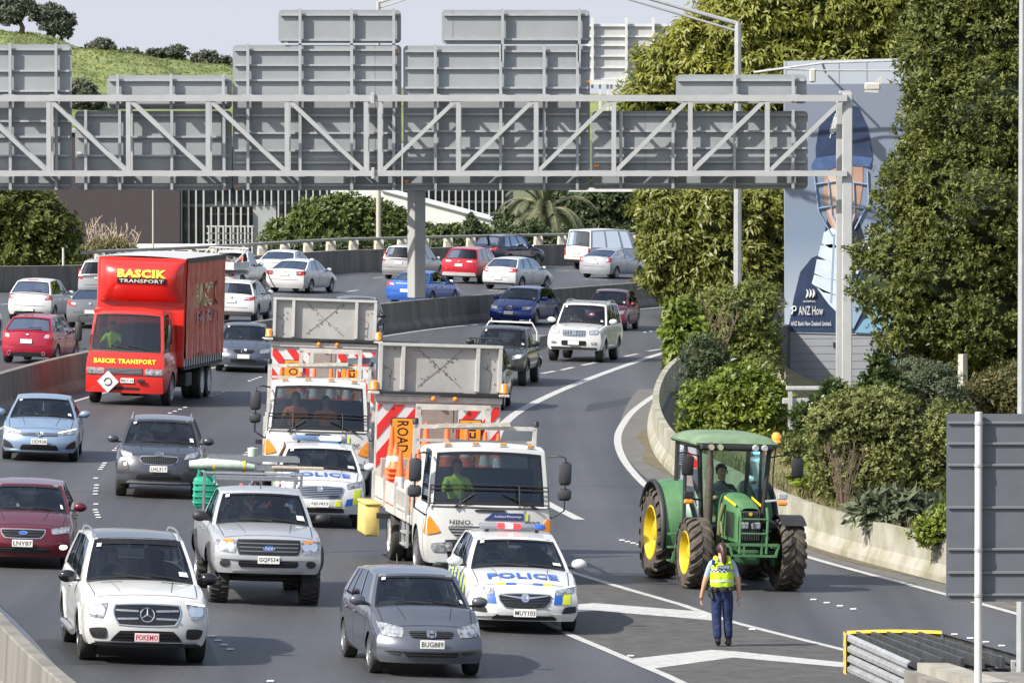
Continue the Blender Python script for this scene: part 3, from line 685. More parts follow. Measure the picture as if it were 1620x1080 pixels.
        for ring, key, inn in ((ringF, 'windscreen', Vector((0, .008, -.006))), (ringR, 'rear_window', Vector((0, -.008, -.006)))):
            for i in range(len(XC)-1):
                for j in range(len(V)-1):
                    q = [ring(XC[i], V[j]), ring(XC[i+1], V[j]), ring(XC[i+1], V[j+1]), ring(XC[i], V[j+1])]
                    outer = i == 0 or i == len(XC)-2; ed = i in (1, len(XC)-3)
                    if key == 'rear_window' and s.open_tray is False and getattr(s, 'panel_rear', False): kd = 0
                    elif j == len(V)-2 and getattr(s, 'dark_header', False) and not outer: kd = 4
                    elif outer or j == len(V)-2: kd = 0
                    elif j == 0: kd = 3 if key == 'windscreen' else 0
                    elif ed or j in (1, len(V)-3): kd = 4
                    else: kd = 'g'
                    emit(q, kd, key, inn)
        for sg in (-1, 1):
            for i in range(len(U)-1):
                for j in range(len(V)-1):
                    q = [ringS(sg, U[i], V[j]), ringS(sg, U[i+1], V[j]), ringS(sg, U[i+1], V[j+1]), ringS(sg, U[i], V[j+1])]
                    if kind[i].startswith('win') and 1 <= j <= len(V)-3: emit(q, 'g' , ('side_window', sg, kind[i]), Vector((-sg*.008, 0, 0)))
                    elif kind[i].startswith('win'): B.add(q, [(0, 1, 2, 3)], 4 if j in (0, len(V)-3) and j != len(V)-2 else 0)
                    else: B.add(q, [(0, 1, 2, 3)], 4 if 0 < i < len(U)-2 and getattr(s, 'blackpillar', True) else 0)
        NR = 12
        def roof(a, b):
            x = XC0[int(round(a*(len(XC0)-1)))]; t0 = tf(1., x); t1 = tr(1., x); t = t0+(t1-t0)*b; return (x*Wt, -s.L/2+t, zr(t)-s.crown*.45+s.crown*.45*(1-abs(x)**2.4)*(1)+.0)
        XC0 = XC; B.grid(roof, len(XC)-1, NR, 5)
        s.roofpt = lambda x, t, off=0.: (x, -s.L/2+t, zr(t)-s.crown*.45+s.crown*.45*(1-abs(x/Wt)**2.4)+off); s.Wt = Wt; s.Wb = Wb; s.ringF = ringF; s.ringR = ringR; s.ringS = ringS
        # door shut lines, sill line
        for sg in (-1, 1):
            f = s.sp(sg)
            for t in s.doors() if s.doors() else []:
                z0 = s.sill+.10
                for k in range(6):
                    a = z0+(s.zs(t)-z0-.02)*k/6; b = z0+(s.zs(t)-z0-.02)*(k+1)/6; B.add([f(t-.007, a, .004), f(t+.007, a, .004), f(t+.007, b, .004), f(t-.007, b, .004)], [(0, 1, 2, 3)], 3)
        # bonnet shut lines
        if s.L > 3.5:
            G_ = MB(); w0 = s.half(.5)*.80
            def seg(a, b, fn, n, w=.006):
                for k in range(n):
                    p = [a[i]+(b[i]-a[i])*k/n for i in (0, 1)]; q = [a[i]+(b[i]-a[i])*(k+1)/n for i in (0, 1)]; dx, dy_ = q[0]-p[0], q[1]-p[1]; l = math.hypot(dx, dy_); nx, ny = -dy_/l*w, dx/l*w
                    G_.add([fn(p[0]-nx, p[1]-ny, .006), fn(p[0]+nx, p[1]+ny, .006), fn(q[0]+nx, q[1]+ny, .006), fn(q[0]-nx, q[1]-ny, .006)], [(0, 1, 2, 3)])
            for sg in (-1, 1): seg((sg*w0, .16), (sg*w0*1.06, s.cowl-.05), s.tp, 10); seg((sg*w0*.5, .30), (sg*w0*.62, s.cowl-.1), s.tp, 8, .004)
            seg((-w0, .10), (w0, .10), s.tp, 16)
            for sg in (-1, 1): f = s.sp(sg); seg((s.axles[0]-s.wr*1.16, s.wr*1.2), (.12, s.nose-.10), f, 5); seg((s.axles[-1]+s.wr*1.16, s.wr*1.2), (s.L-.12, s.zs(s.L)*.62), f, 5)
            seg((-s.half(s.L)*.72, s.tail_z*.56), (s.half(s.L)*.72, s.tail_z*.56), s.rp, 12); tag(G_.build('shut_lines', BLK, root), kind='stuff')
            sk = random.choice((.08, .10, .14)); su = random.choice((.70, .76, .80))
            K2 = MB(); a_ = Vector(s.ringF(.86, .16)); b_ = Vector(s.ringF(su, .16)); c_ = Vector(s.ringF(su, .16+sk)); d_ = Vector(s.ringF(.85, .16+sk)); o_ = Vector((0, -.006, .004)); K2.add([tuple(v+o_) for v in (a_, b_, c_, d_)], [(0, 1, 2, 3)]); a_ = Vector(s.ringF(-.85, .82)); b_ = Vector(s.ringF(-.76, .82)); c_ = Vector(s.ringF(-.76, .90)); d_ = Vector(s.ringF(-.85, .90)); K2.add([tuple(v+o_) for v in (a_, b_, c_, d_)], [(0, 1, 2, 3)]); tag(K2.build('windscreen_sticker', WPL, root), kind='stuff')
            Vz = MB(); 
            for sg in (-1, 1): Vz.box((sg*.36, s.ringF(0, .92)[1]+.10, s.ringF(0, .92)[2]-.05), (.42, .03, .12), 0, .02)
            tag(Vz.build('sun_visor', mat('visor_grey', (.22, .22, .21), .8), root), kind='stuff'); MB().box((0, s.ringF(0, .84)[1]+.10, s.ringF(0, .84)[2]-.02), (.22, .03, .07), 0, .015).build('inside_mirror', BLK, root)
        tl = .10+s.slope*.6
        s.body = B.build('body', [body_m, INT, trim, BLK, GLOSSBLK, roof_m or body_m], root, smooth=42)
        for k, mb in glassq.items():
            nm = k if isinstance(k, str) else k[0]
            if mb.v:
                gm = glass
                if glass is GLS and nm != 'windscreen': gm = GLS2
                if rear_glass and nm != 'windscreen' and not (nm == 'side_window' and k[2] == 'win0'): gm = rear_glass
                mb.build(nm, gm, root, smooth=179)
        for a in s.axles:
            for sg in (-1, 1): add_wheel(root, sg*(s.W/2-s.ww/2-.015), -s.L/2+a, s.wr, s.ww, s.style, s.rim, tread=s.tread)
        # seats
        zc = s.zs(s.cowl)-.25
        S = MB(); S.box((0, 0, .16), (.44, .13, .52), 0, .05); S.box((0, .0, .50), (.24, .09, .18), 0, .035)
        ts = s.cowl+ (1.35 if s.L > 3 else .9); so = None
        if not getattr(s, 'noseats', False):
            so = S.build('seat', INT, root, smooth=50, loc=(-.36, -s.L/2+ts, zc+.1)); inst(so, root, loc=(.36, -s.L/2+ts, zc+.1))
            if s.rb-ts > 1.1: inst(so, root, loc=(-.36, -s.L/2+ts+.85, zc+.08)); inst(so, root, loc=(.36, -s.L/2+ts+.85, zc+.08))
        D = MB(); D.box((0, -s.L/2+s.cowl+.42, s.cowl_z-.03), (Wb*1.7, .40, .10), 0, .04); D.build('dashboard', INT, root, smooth=50)
        SW = MB(); SW.tube([(.17*cos(2*pi*k/14), 0, .17*sin(2*pi*k/14)) for k in range(15)], .014, 6, caps=False); SW.box((0, 0, 0), (.30, .03, .05), 0, .01)
        SW.build('steering_wheel', BLK, root, smooth=60, loc=(-.36, -s.L/2+s.cowl+.72, s.cowl_z+.04), rot=(-.35, 0, 0))
        s.driver_loc = (-.36, -s.L/2+ts-.30, zc-.04)
        return root
    def doors(s): return getattr(s, '_doors', [s.cowl+.28, s.cowl+.28+(s.rb-s.cowl)*.37])
    # ---------------- fittings
    def mirrors(s, m, z=None, t=None, big=1.):
        z = z or s.zs(s.cowl)+.05; t = t or s.cowl+.42
        for sg in (-1, 1):
            M = MB(); x = sg*(s.half(t)*.96+.13*big)
            M.ell((x, -s.L/2+t, z+.03), (.125*big, .075, .085*big), 12, 8, 0); M.box((sg*(s.half(t)*.95), -s.L/2+t+.01, z-.03), (.16, .05, .035), 1, .01)
            M.box((x, -s.L/2+t+.066, z+.03), (.19*big, .02, .12*big), 2, .008)
            M.build('wing_mirror', [m, BLK, CHR], s.root, smooth=50)
    def wipers(s):
        M = MB()
        for x0, x1 in ((.15, -.42), (.62, .08)):
            a = Vector(s.ringF(x0/s.Wb, .06))+Vector((0, -.02, .02)); b = Vector(s.ringF(x1/s.Wb, .14))+Vector((0, -.025, .02)); M.tube([a, b], .011, 5)
        M.build('wiper', BLK, s.root)
    def plate(s, txt=None, z=.45, front=True, x=0., off=.03, bg=None, fg=None):
        f = s.fp if front else s.rp; y = f(x, z)[1]; sg = -1 if front else 1
        mb = MB(); mb.box((x, y+sg*off, z), (.37, .014, .13), 0, .006); o = mb.build('number_plate', bg or WPL, s.root)
        if txt:
            T = MB(); e = sg*(off+.0085)
            fx = lambda a, b, c=0.: (x+(a if front else -a), y+e+sg*c, z+b)
            text_on(T, txt, fx, -.165, .165, -.038, .04, 0., bold=.012); T.build('plate_text', fg or PTX, o)
        return o
    def handles(s, m, z=None):
        z = z or s.zs(s.cowl)-.13; D = s.doors()
        for sg in (-1, 1):
            f = s.sp(sg)
            for k, t in enumerate(D[1:]+[min(s.rb-.12, D[-1]+.85)] if len(D) > 1 else [D[0]+.8]):
                MB().box(f(t-.16, z, .02), (.035, .17, .03), 0, .012).build('door_handle', m, s.root)
    def headlights(s, c, m=None, discs=True, nu=8, drl=None):
        for sg in (-1, 1):
            M = MB(); cc = [(sg*x, z) for x, z in c]; 
            M.patch(s.fp, cc, nu, 4, 0, .012, .12); 
            if discs:
                cx = sum(p[0] for p in cc)/4; cz = sum(p[1] for p in cc)/4; h = abs(c[0][1]-c[3][1])*.30; w = abs(c[1][0]-c[0][0])
                for k in (-.22, .22): M.disc(s.fp, (cx+k*w, cz), h, 12, 1, .016, .004)
            if drl: M.patch(s.fp, [(sg*x, z) for x, z in drl], 6, 1, 2, .018, 0, .004)
            M.build('headlight', [m or HLT, LAMPW, LAMPON], s.root, smooth=40)
    def grille(s, c, bars=4, barm=None, frame=None, rnd=.1, fw=.025, m=None, name='grille', vert=0, barw=.012):
        M = MB(); fm = frame or BLK
        if frame:
            cx = sum(p[0] for p in c)/4; cz = sum(p[1] for p in c)/4
            c2 = [(p[0]+(fw if p[0] > cx else -fw), p[1]+(fw if p[1] > cz else -fw)) for p in c]; M.patch(s.fp, c2, 12, 4, 1, .010, rnd)
        M.patch(s.fp, c, 12, 4, 0, .016, rnd)
        for k in range(bars):
            v = (k+.7)/(bars+.4); a = (c[0][0]*(1-v)+c[3][0]*v, c[0][1]*(1-v)+c[3][1]*v); b = (c[1][0]*(1-v)+c[2][0]*v, c[1][1]*(1-v)+c[2][1]*v); i = .97
            M.patch(s.fp, [(a[0]*i, a[1]-barw/2), (b[0]*i, b[1]-barw/2), (b[0]*i, b[1]+barw/2), (a[0]*i, a[1]+barw/2)], 12, 1, 2, .026, 0, .012)
        for k in range(vert):
            u = (k+.5)/vert; x = c[0][0]+(c[1][0]-c[0][0])*u; M.patch(s.fp, [(x-.006, c[0][1]+.01), (x+.006, c[0][1]+.01), (x+.006, c[3][1]-.01), (x-.006, c[3][1]-.01)], 1, 3, 2, .024, 0, .01)
        return M.build(name, [m or GLOSSBLK, fm, barm or BLK], s.root, smooth=40)
    def fpatch(s, name, c, m, off=.012, rnd=.1, both=False, fn=None, nu=8, thick=.03):
        for sg in ((-1, 1) if both else (1,)):
            MB().patch(fn or s.fp, [(sg*x, z) for x, z in c], nu, 3, 0, off, rnd, thick).build(name, m, s.root, smooth=40)
    def taillights(s, c, side=.25, m=None, zc=None):
        for sg in (-1, 1):
            M = MB(); M.patch(s.rp, [(sg*x, z) for x, z in c], 6, 4, 0, .014, .15); z0 = min(p[1] for p in c); z1 = max(p[1] for p in c)
            if side: 
                f = s.sp(sg); M.patch(f, [(s.L-.02, z0+.02), (s.L-side, z0+.05), (s.L-side*.8, z1-.01), (s.L-.02, z1)], 5, 4, 0, .012, .15)
            M.patch(s.rp, [(sg*(x*.6+c[0][0]*.4), z*.5+(z0+z1)/2*.5) for x, z in c], 4, 2, 1, .02, .1, .004)
            M.build('taillight', [m or REDL, LAMPW], s.root, smooth=40)
    def badge(s, kind, z, r, front=True, m=None):
        f = s.fp if front else s.rp; m = m or CHR; M = MB(); mats = [m, BLUEP, WREF]; o = .034
        ring = lambda rx, rz, w=.008, zz=z, xx=0: M.tube([Vector(f(xx+rx*cos(2*pi*k/20), zz+rz*sin(2*pi*k/20), o)) for k in range(21)], w, 5, caps=False)
        if kind == 'star':
            ring(r, r, .010)
            for k in range(3): a = pi/2+2*pi*k/3; M.tube([f(0, z, o+.004), f(r*cos(a), z+r*sin(a), o)], [.016, .006], 5)
        elif kind == 'h':
            M.patch(f, [(-r, z-r*.8), (r, z-r*.8), (r*1.1, z+r*.8), (-r*1.1, z+r*.8)], 4, 3, 0, o, .3, .02)
            for sx in (-1, 1): M.tube([f(sx*r*.5, z-r*.55, o+.008), f(sx*r*.62, z+r*.55, o+.008)], .011, 5, 1)
            M.tube([f(-r*.55, z, o+.008), f(r*.55, z, o+.008)], .010, 5, 1); mats[1] = BLK
        elif kind == 'ovals': ring(r, r*.66); ring(r*.35, r*.62, .007); ring(r*.62, r*.28, .007, z+r*.30)
        elif kind == 'oval': M.disc(f, (0, z), r, 20, 1, o, .02, ry=r*.42); ring(r, r*.42, .006)
        elif kind == 'wing': ring(r, r*.8); M.tube([f(-r*.85, z+r*.25, o), f(-r*.3, z+r*.2, o+.006), f(0, z-r*.15, o+.006), f(r*.3, z+r*.2, o+.006), f(r*.85, z+r*.25, o)], .009, 5)
        elif kind == 'roundel': M.disc(f, (0, z), r, 18, 0, o, .02); ring(r*.55, r*.5, .008, z+.004)
        elif kind == 'diamonds':
            for a in (90, 210, 330):
                a = radians(a); cx, cz = r*.55*cos(a), r*.55*sin(a); M.patch(f, [(cx-cos(a)*r*.5, z+cz-sin(a)*r*.5), (cx-sin(a)*r*.3, z+cz+cos(a)*r*.3), (cx+cos(a)*r*.5, z+cz+sin(a)*r*.5), (cx+sin(a)*r*.3, z+cz-cos(a)*r*.3)], 1, 1, 0, o, 0, .01)
        elif kind == 'text_oval_f': M.disc(f, (0, z), r, 20, 1, o, .02, ry=r*.42); ring(r, r*.42, .005); text_on(M, 'Ford', lambda a, b, c=0.: f(a, z+b, o+.004), -r*.6, r*.6, -r*.2, r*.22, 0., bold=.01, mi=2)
        elif kind == 'kia': ring(r, r*.48, .006); text_on(M, 'KIA', lambda a, b, c=0.: f(a, z+b, o+.002), -r*.65, r*.65, -r*.22, r*.24, 0., bold=.01, mi=0)
        M.build('badge', mats, s.root, smooth=60)
    def rails(s, m=None, h=.05):
        for sg in (-1, 1):
            x = sg*s.Wt*.93; t0 = s.rf+.18; t1 = s.rr-.15; n = 8
            pts = [s.roofpt(x, t0+(t1-t0)*k/n, (h if 0 < k < n else 0.)) for k in range(n+1)]; MB().tube(pts, .016, 6).build('roof_rail', m or SILV, s.root, smooth=60)
    def antenna(s, t=None):
        t = t or s.rr-.15; MB().tube([s.roofpt(0, t, 0), Vector(s.roofpt(0, t, 0))+Vector((0, .10, .16))], [.012, .005], 5).build('antenna', BLK, s.root)
    def arches(s, m=None, w=.07, off=.016):
        for a in s.axles:
            for sg in (-1, 1):
                f = s.sp(sg); M = MB(); R0 = s.wr*1.13
                M.grid(lambda u, v: f(a-(R0+w*v)*cos(pi*(.02+.96*u)), s.wr+(R0+w*v)*sin(pi*(.02+.96*u)), off if v < .99 else .002), 18, 2); M.build('wheel_arch_trim', m or BLK, s.root, smooth=50)

# ---- placing: solve position and heading from the outline in the photograph
def place(car, xl, xr, yw, side, rear=False, wheel=None):
    """xl,xr: left/right pixel extent of the body; yw: pixel row where the nearest wheel touches; side: 'L'/'R' which flank is seen"""
    W, L = car.W*.985, car.L; best = None
    for k in range(2, 130):
        rel = radians(k*.5); cx = 0.; cy = G(800, yw).y; phi = atan2(G((xl+xr)/2, yw).x, cy)
        a = -phi+(rel if side == 'L' else -rel)
        if rear: a = pi-phi-(rel if side == 'R' else -rel)
        for it in range(6):
            cr, sr = cos(a), sin(a)
            t = car.axles[0] if not rear else car.axles[-1]; wy_ = -L/2+t
            ws = [(sx*W/2*cr-wy_*sr, sx*W/2*sr+wy_*cr) for sx in (-1, 1)]; wmin = min(ws, key=lambda q: q[1])
            wx = cx+wmin[0]; g = G(proj(wx, cy+wmin[1], gz0(wx))[0], yw); cy = g.y-wmin[1]
            ps = [proj(cx+x*cr-y*sr, cy+x*sr+y*cr, .45+gz0(cx))[0] for x in (-W/2, W/2) for y in (-L/2+.25, L/2-.25)]
            cx += ((xl+xr)/2-(min(ps)+max(ps))/2)/FPX*cy
        e = abs((max(ps)-min(ps))-(xr-xl))
        if best is None or e < best[0]-1e-6: best = (e, cx, cy, a, k*.5)
    car.root.location = (best[1], best[2], gz0(best[1])); car.root.rotation_euler = teul(best[3]); car.fit = best; return car.root
# ================================================================== DRIVERS
SHIRTS = {}
def bust_mesh():
    n = {'hip': (0, .02, .0, .15, .11), 'bel': (0, .02, .18, .14, .10), 'che': (0, 0, .36, .165, .105), 'nk0': (0, -.01, .49, .075, .07), 'nk': (0, -.02, .56, .052, .055), 'hd': (0, -.035, .66, .078, .09), 'tp': (0, -.03, .745, .062, .075),
         'sl': (-.17, -.01, .43, .065, .065), 'el': (-.24, -.20, .26, .045, .045), 'hl': (-.13, -.40, .32, .034, .034), 'sr': (.17, -.01, .43, .065, .065), 'er': (.24, -.20, .26, .045, .045), 'hr': (.13, -.40, .32, .034, .034)}
    e = [('hip', 'bel'), ('bel', 'che'), ('che', 'nk0'), ('nk0', 'nk'), ('nk', 'hd'), ('hd', 'tp'), ('che', 'sl'), ('sl', 'el'), ('el', 'hl'), ('che', 'sr'), ('sr', 'er'), ('er', 'hr')]
    def mf(c):
        if c.z > .54 or (c.y < -.33): return 1
        return 0
    return skin('person', n, e, 'hip', [BLK, SKIN], None, 2, mf)
_b = bust_mesh(); BUST = _b.data; bpy.data.objects.remove(_b)
HM = MB(); HM.ell((0, .012, .705), (.090, .100, .092), 14, 10); HM.v = [(x, y if y > -.03 else -.03+(y+.03)*.75, max(z, .735+(-.02-y)*.3) if y < -.015 else z) for x, y, z in HM.v]
_h = HM.build('hair', HAIRD, smooth=60); HAIRME = _h.data; bpy.data.objects.remove(_h)
FM = MB(); FM.ell((0, -.135, .655), (.014, .02, .022), 6, 5, 0)
for sx in (-1, 1): FM.ell((sx*.030, -.122, .685), (.012, .007, .006), 6, 4, 1); FM.ell((sx*.085, -.03, .665), (.012, .02, .03), 6, 5, 0)
FM.ell((0, -.124, .618), (.024, .006, .006), 6, 4, 2)
_f = FM.build('face', [SKIN, HAIRD, mat('lips', (.35, .12, .10), .5)], smooth=60); FACEME = _f.data; bpy.data.objects.remove(_f)
def driver(root_or_M, loc, shirt, label, hair=None, sc=1.):
    """root_or_M: placed vehicle empty; loc in its local frame"""
    M = wm(root_or_M); p = M @ Vector(loc)
    o = bpy.data.objects.new('person', BUST); COL.objects.link(o); o.location = p; o.rotation_euler = root_or_M.rotation_euler; o.scale = (sc,)*3
    o.material_slots[0].link = 'OBJECT'; o.material_slots[0].material = shirt; tag(o, label, 'person', 'drivers behind the windscreens')
    h = bpy.data.objects.new('hair', HAIRME); COL.objects.link(h); h.parent = o
    f = bpy.data.objects.new('face', FACEME); COL.objects.link(f); f.parent = o
    if hair: h.material_slots[0].link = 'OBJECT'; h.material_slots[0].material = hair
    return o
DARKCL = mat('dark_clothing', (.03, .035, .05), .9); GREYCL = mat('grey_clothing', (.16, .16, .17), .9); HIVIS = mat('hi_vis_yellow', (.55, .85, .03), .7, var=.1, vs=8); HIVISO = mat('hi_vis_orange', (.85, .22, .03), .7); PALECL = mat('pale_clothing', (.5, .45, .42), .9)
HAIRG = mat('grey_hair', (.25, .24, .23), .6)

# ================================================================== THE CARS
# body kinds
HATCH = dict(L=4.2, W=1.70, H=1.50, wb=2.63, fo=.83, wr=.30, cowl=1.02, cowl_z=.99, nose=.76, rf=1.75, rr=3.75, rb=4.10, deck_z=1.06, tail_z=1.03, kr=.12, rslope=.05, windows=((.10, .40), (.44, .72), (.75, .90)), tumble=.78)
SEDAN = dict(L=4.6, W=1.78, H=1.46, wb=2.7, fo=.92, wr=.315, cowl=1.25, cowl_z=.98, nose=.74, rf=2.05, rr=3.35, rb=4.05, deck_z=1.06, tail_z=1.03, rslope=.05, windows=((.12, .42), (.47, .80)), tumble=.76)
WAGON = dict(L=4.8, W=1.84, H=1.50, wb=2.8, fo=.95, wr=.33, cowl=1.25, cowl_z=1.0, nose=.76, rf=2.05, rr=4.35, rb=4.70, deck_z=1.06, tail_z=1.04, rslope=.04, windows=((.10, .34), (.38, .62), (.66, .90)), tumble=.78)
SUV = dict(L=4.5, W=1.85, H=1.66, wb=2.67, fo=.91, wr=.355, ww=.23, sill=.30, cowl=1.15, cowl_z=1.12, nose=.92, rf=1.85, rr=4.0, rb=4.38, deck_z=1.17, tail_z=1.13, slope=.10, rslope=.05, windows=((.10, .38), (.42, .68), (.72, .90)), tumble=.79, clad=True)
G_ON, G_OFF = 'traffic coming towards the camera', 'traffic driving away on the far carriageway'
def K(base, **kw): d = dict(base); d.update(kw); return Car(**d)

# 1 big white SUV, front left ------------------------------------------------
c = K(SUV, L=5.13, W=1.95, H=1.83, wb=3.07, fo=.90, wr=.385, ww=.27, sill=.30, cowl=1.32, cowl_z=1.19, nose=1.02, rf=2.05, rr=4.55, rb=5.02, deck_z=1.27, tail_z=1.22, tumble=.80, clad=False, dark_header=True, kf=.24, slope=.11, windows=((.09, .34), (.38, .60), (.64, .90)), rim=DALLOY, style='ten')
PW = paint('white', (.60, .605, .60))
c.make('white_suv', PW, 'big white luxury SUV with dark glass roof and a pink plate, front left', G_ON, roof_m=None)
c.arches(PW, .06, .022); c.mirrors(GLOSSBLK, 1.17, 1.72, 1.15); c.wipers(); c.handles(CHR)
rp = MB(); rp.patch(lambda a, b, o: c.roofpt(a, b, o), [(-.62, 2.10), (.62, 2.10), (.62, 3.3), (-.62, 3.3)], 8, 8, 0, .010, .05); rp.build('glass_roof', GLOSSBLK, c.root, smooth=50)
c.headlights([(.66, .70), (.86, .72), (.90, .90), (.58, .95)], drl=[(.60, .945), (.88, .895), (.89, .915), (.59, .965)])
c.grille([(-.46, .61), (.46, .61), (.53, .92), (-.53, .92)], bars=0, frame=CHR, fw=.018, rnd=.2)
for sg in (-1, 1):
    c.fpatch('grille_bar', [(sg*.13, .81), (sg*.48, .82), (sg*.48, .85), (sg*.13, .84)], SILV, .03, .1); c.fpatch('grille_bar', [(sg*.13, .70), (sg*.46, .69), (sg*.46, .72), (sg*.13, .73)], SILV, .03, .1)
c.badge('star', .77, .105)
c.grille([(-.60, .30), (.60, .30), (.42, .53), (-.42, .53)], bars=4, name='air_intake', rnd=.1)
c.fpatch('side_intake', [(.60, .40), (.82, .40), (.88, .55), (.60, .57)], BLK, .014, .25, both=True)
c.fpatch('lower_lip', [(-.84, .285), (.84, .285), (.82, .33), (-.82, .33)], GLOSSBLK, .03, .1, nu=14); c.fpatch('chrome_strip', [(-.78, .345), (.78, .345), (.77, .36), (-.77, .36)], CHR, .034, 0, nu=14)
PINK = mat('pink_plate', (.70, .54, .55), .4); PINKT = mat('red_letters', (.45, .03, .05), .5)
o = c.plate('POKEMO', .43, x=.0, off=.06, bg=PINK, fg=PINKT); c.rails(SILV, .07)
for sg in (-1, 1): c.fpatch('hood_vent', [(sg*.30, 1.12), (sg*.62, 1.14), (sg*.62, 1.16), (sg*.30, 1.14)], BLK, .006, 0, fn=lambda a, b, o: c.tp(a, b, o), thick=.01)
MB().tube([(-.99, -.9, .36), (-.99, 1.1, .36)], .05, 8).build('running_board', SILV, c.root, smooth=50)
place(c, 91, 329, 1042, 'L'); driver(c.root, c.driver_loc, DARKCL, 'driver in the big white SUV at front left', HAIRG)

# 2 grey hatch front centre
c = K(HATCH, L=4.2, W=1.695, H=1.50, cowl=.98, cowl_z=1.02, nose=.73, rf=1.75, rim=None, style='ten', slope=.20, kf=.30)
PG = paint('steel_grey', (.125, .137, .165), .5, .26)
c.make('grey_hatchback', PG, 'steel grey hatchback with chrome badge, nearest car at the bottom centre', G_ON)
c.mirrors(PG, 1.02, 1.42); c.wipers(); c.handles(PG); c.antenna()
c.headlights([(.44, .60), (.72, .62), (.80, .82), (.40, .74)]); c.grille([(-.30, .60), (.30, .60), (.36, .70), (-.36, .70)], bars=3, rnd=.2); c.badge('h', .66, .07)
c.grille([(-.40, .32), (.40, .32), (.42, .42), (-.42, .42)], bars=2, name='air_intake'); c.fpatch('bumper_crease', [(-.72, .40), (.72, .40), (.70, .43), (-.70, .43)], PG, .03, 0, nu=14)
c.fpatch('side_intake', [(.48, .34), (.66, .36), (.66, .43), (.48, .42)], BLK, .012, .3, both=True); c.plate('BUG889', .51, off=.04, x=0)
place(c, 534, 765, 1063, 'L'); driver(c.root, c.driver_loc, DARKCL, 'driver in the steel grey hatchback at bottom centre')

# 3 police wagon
def checkers(c, spec, fn, sg=1, name='livery_patch', off=.008):
    for k, (m, cc) in enumerate(spec): MB().patch(fn, [(sg*x, z) for x, z in cc] if fn == c.fp else cc, 4, 3, 0, off, 0, .012).build(name, m, c.root, smooth=40)
def side_livery(c, t0, t1, z0, z1, n, skew=.10):
    for sg in (-1, 1):
        f = c.sp(sg)
        for k in range(n):
            a = t0+(t1-t0)*k/n; b = t0+(t1-t0)*(k+.62)/n
            MB().patch(f, [(a+skew, z0), (b+skew, z0), (b, z1), (a, z1)], 2, 4, 0, .007, 0, .012).build('livery_patch', BLUEP if k % 2 else YELP, c.root, smooth=40)
def lightbar(c, on, t=None):
    t = t or c.rf+.75; z = c.roofpt(0, t)[2]+.07; y = -c.L/2+t; B = MB(); B.box((0, y, z), (1.12, .26, .10), 0, .035)
    o = B.build('light_bar', [mat('lightbar_grey', (.20, .22, .25), .2, coat=.6)], c.root, smooth=50)
    for sg in (-1, 1): MB().box((sg*.42, y, z-.06), (.05, .2, .06), 0, .01).build('light_bar_foot', BLK, o)
    for x, w, m in on: MB().box((x, y-.02, z+.012), (w, .27, .085), 0, .03).build('lamp', m, o, smooth=50)
REDON = mat('red_light_lit', (.7, .03, .03), .3, emit=(1, .02, .03), es=2.2); BLUON = mat('blue_light_lit', (.35, .55, 1), .3, emit=(.25, .5, 1), es=3.)
WARM = mat('red_hot_core', (1, .5, .5), .3, emit=(1, .32, .34), es=2.6)
c = K(WAGON, L=4.95, W=1.87, H=1.50, wb=2.83, fo=.98, wr=.345, cowl=1.32, cowl_z=1.0, nose=.78, rf=2.15, rr=4.4, rb=4.85, slope=.16, kf=.28, style='ten')
PWP = paint('police_white', (.60, .61, .615))
c.make('police_wagon', PWP, 'white police wagon with checks and a lit red roof light beside the front truck', 'police cars escorting the trucks')
c.mirrors(PWP, 1.02, 1.72, 1.05); c.wipers(); c.handles(PWP)
c.headlights([(.52, .63), (.80, .69), (.86, .80), (.50, .75)], drl=[(.52, .742), (.84, .792), (.84, .806), (.52, .757)])
c.grille([(-.34, .43), (.34, .43), (.48, .66), (-.48, .66)], bars=4, frame=SILV, rnd=.3, fw=.018); c.badge('roundel', .60, .07)
for sg in (-1, 1): c.fpatch('grille_wing', [(sg*.07, .585), (sg*.38, .63), (sg*.38, .645), (sg*.07, .615)], CHR, .034, 0)
c.grille([(-.56, .235), (.56, .235), (.48, .31), (-.48, .31)], bars=2, name='air_intake'); c.fpatch('fog_recess', [(.60, .34), (.86, .36), (.86, .47), (.66, .46)], BLK, .012, .2, both=True)
c.fpatch('bumper_blade', [(.50, .29), (.86, .27), (.84, .325), (.44, .34)], PWP, .035, .1, both=True)
checkers(c, [(YELP, [(.62, .50), (.76, .50), (.76, .665), (.64, .655)]), (BLUEP, [(.47, .50), (.61, .50), (.63, .66), (.50, .70)])], c.fp, 1); checkers(c, [(YELP, [(.62, .50), (.76, .50), (.76, .665), (.64, .655)]), (BLUEP, [(.47, .50), (.61, .50), (.63, .66), (.50, .70)])], c.fp, -1)
for sg in (-1, 1): checkers(c, [(BLUEP, [(sg*.14, .05), (sg*.30, .05), (sg*.30, .13), (sg*.14, .13)]), (YELP, [(sg*.31, .06), (sg*.46, .07), (sg*.46, .15), (sg*.31, .14)])], lambda a, b, o: c.tp(a, b, o))
T = MB(); text_on(T, 'POLICE', lambda a, b, o: c.tp(a, b, o), -.58, .58, .36, .74, .022, bold=.03); T.v = [c.tp(v[0], v[1]+c.L/2, .012) if False else v for v in T.v]
T.build('hood_text', BLUEP, c.root)
c.plate('MUY103', .355, off=.05); side_livery(c, .95, 4.6, .36, .86, 12)
T = MB(); f = c.sp(-1); text_on(T, 'POLICE', f, 1.75, 3.1, .50, .72, .014, bold=.03); T.build('side_text', BLUEP, c.root)
lightbar(c, [(-.06, .42, REDON), (-.06, .20, WARM), (.45, .2, mat('blue_lens', (.03, .12, .5), .15, coat=1))]); MB().box((0, 0, 0), (.22, .03, .07)).build('rear_view_mirror', BLK, c.root, loc=(0, -c.L/2+2.2, 1.34))
place(c, 706, 915, 993, 'L')

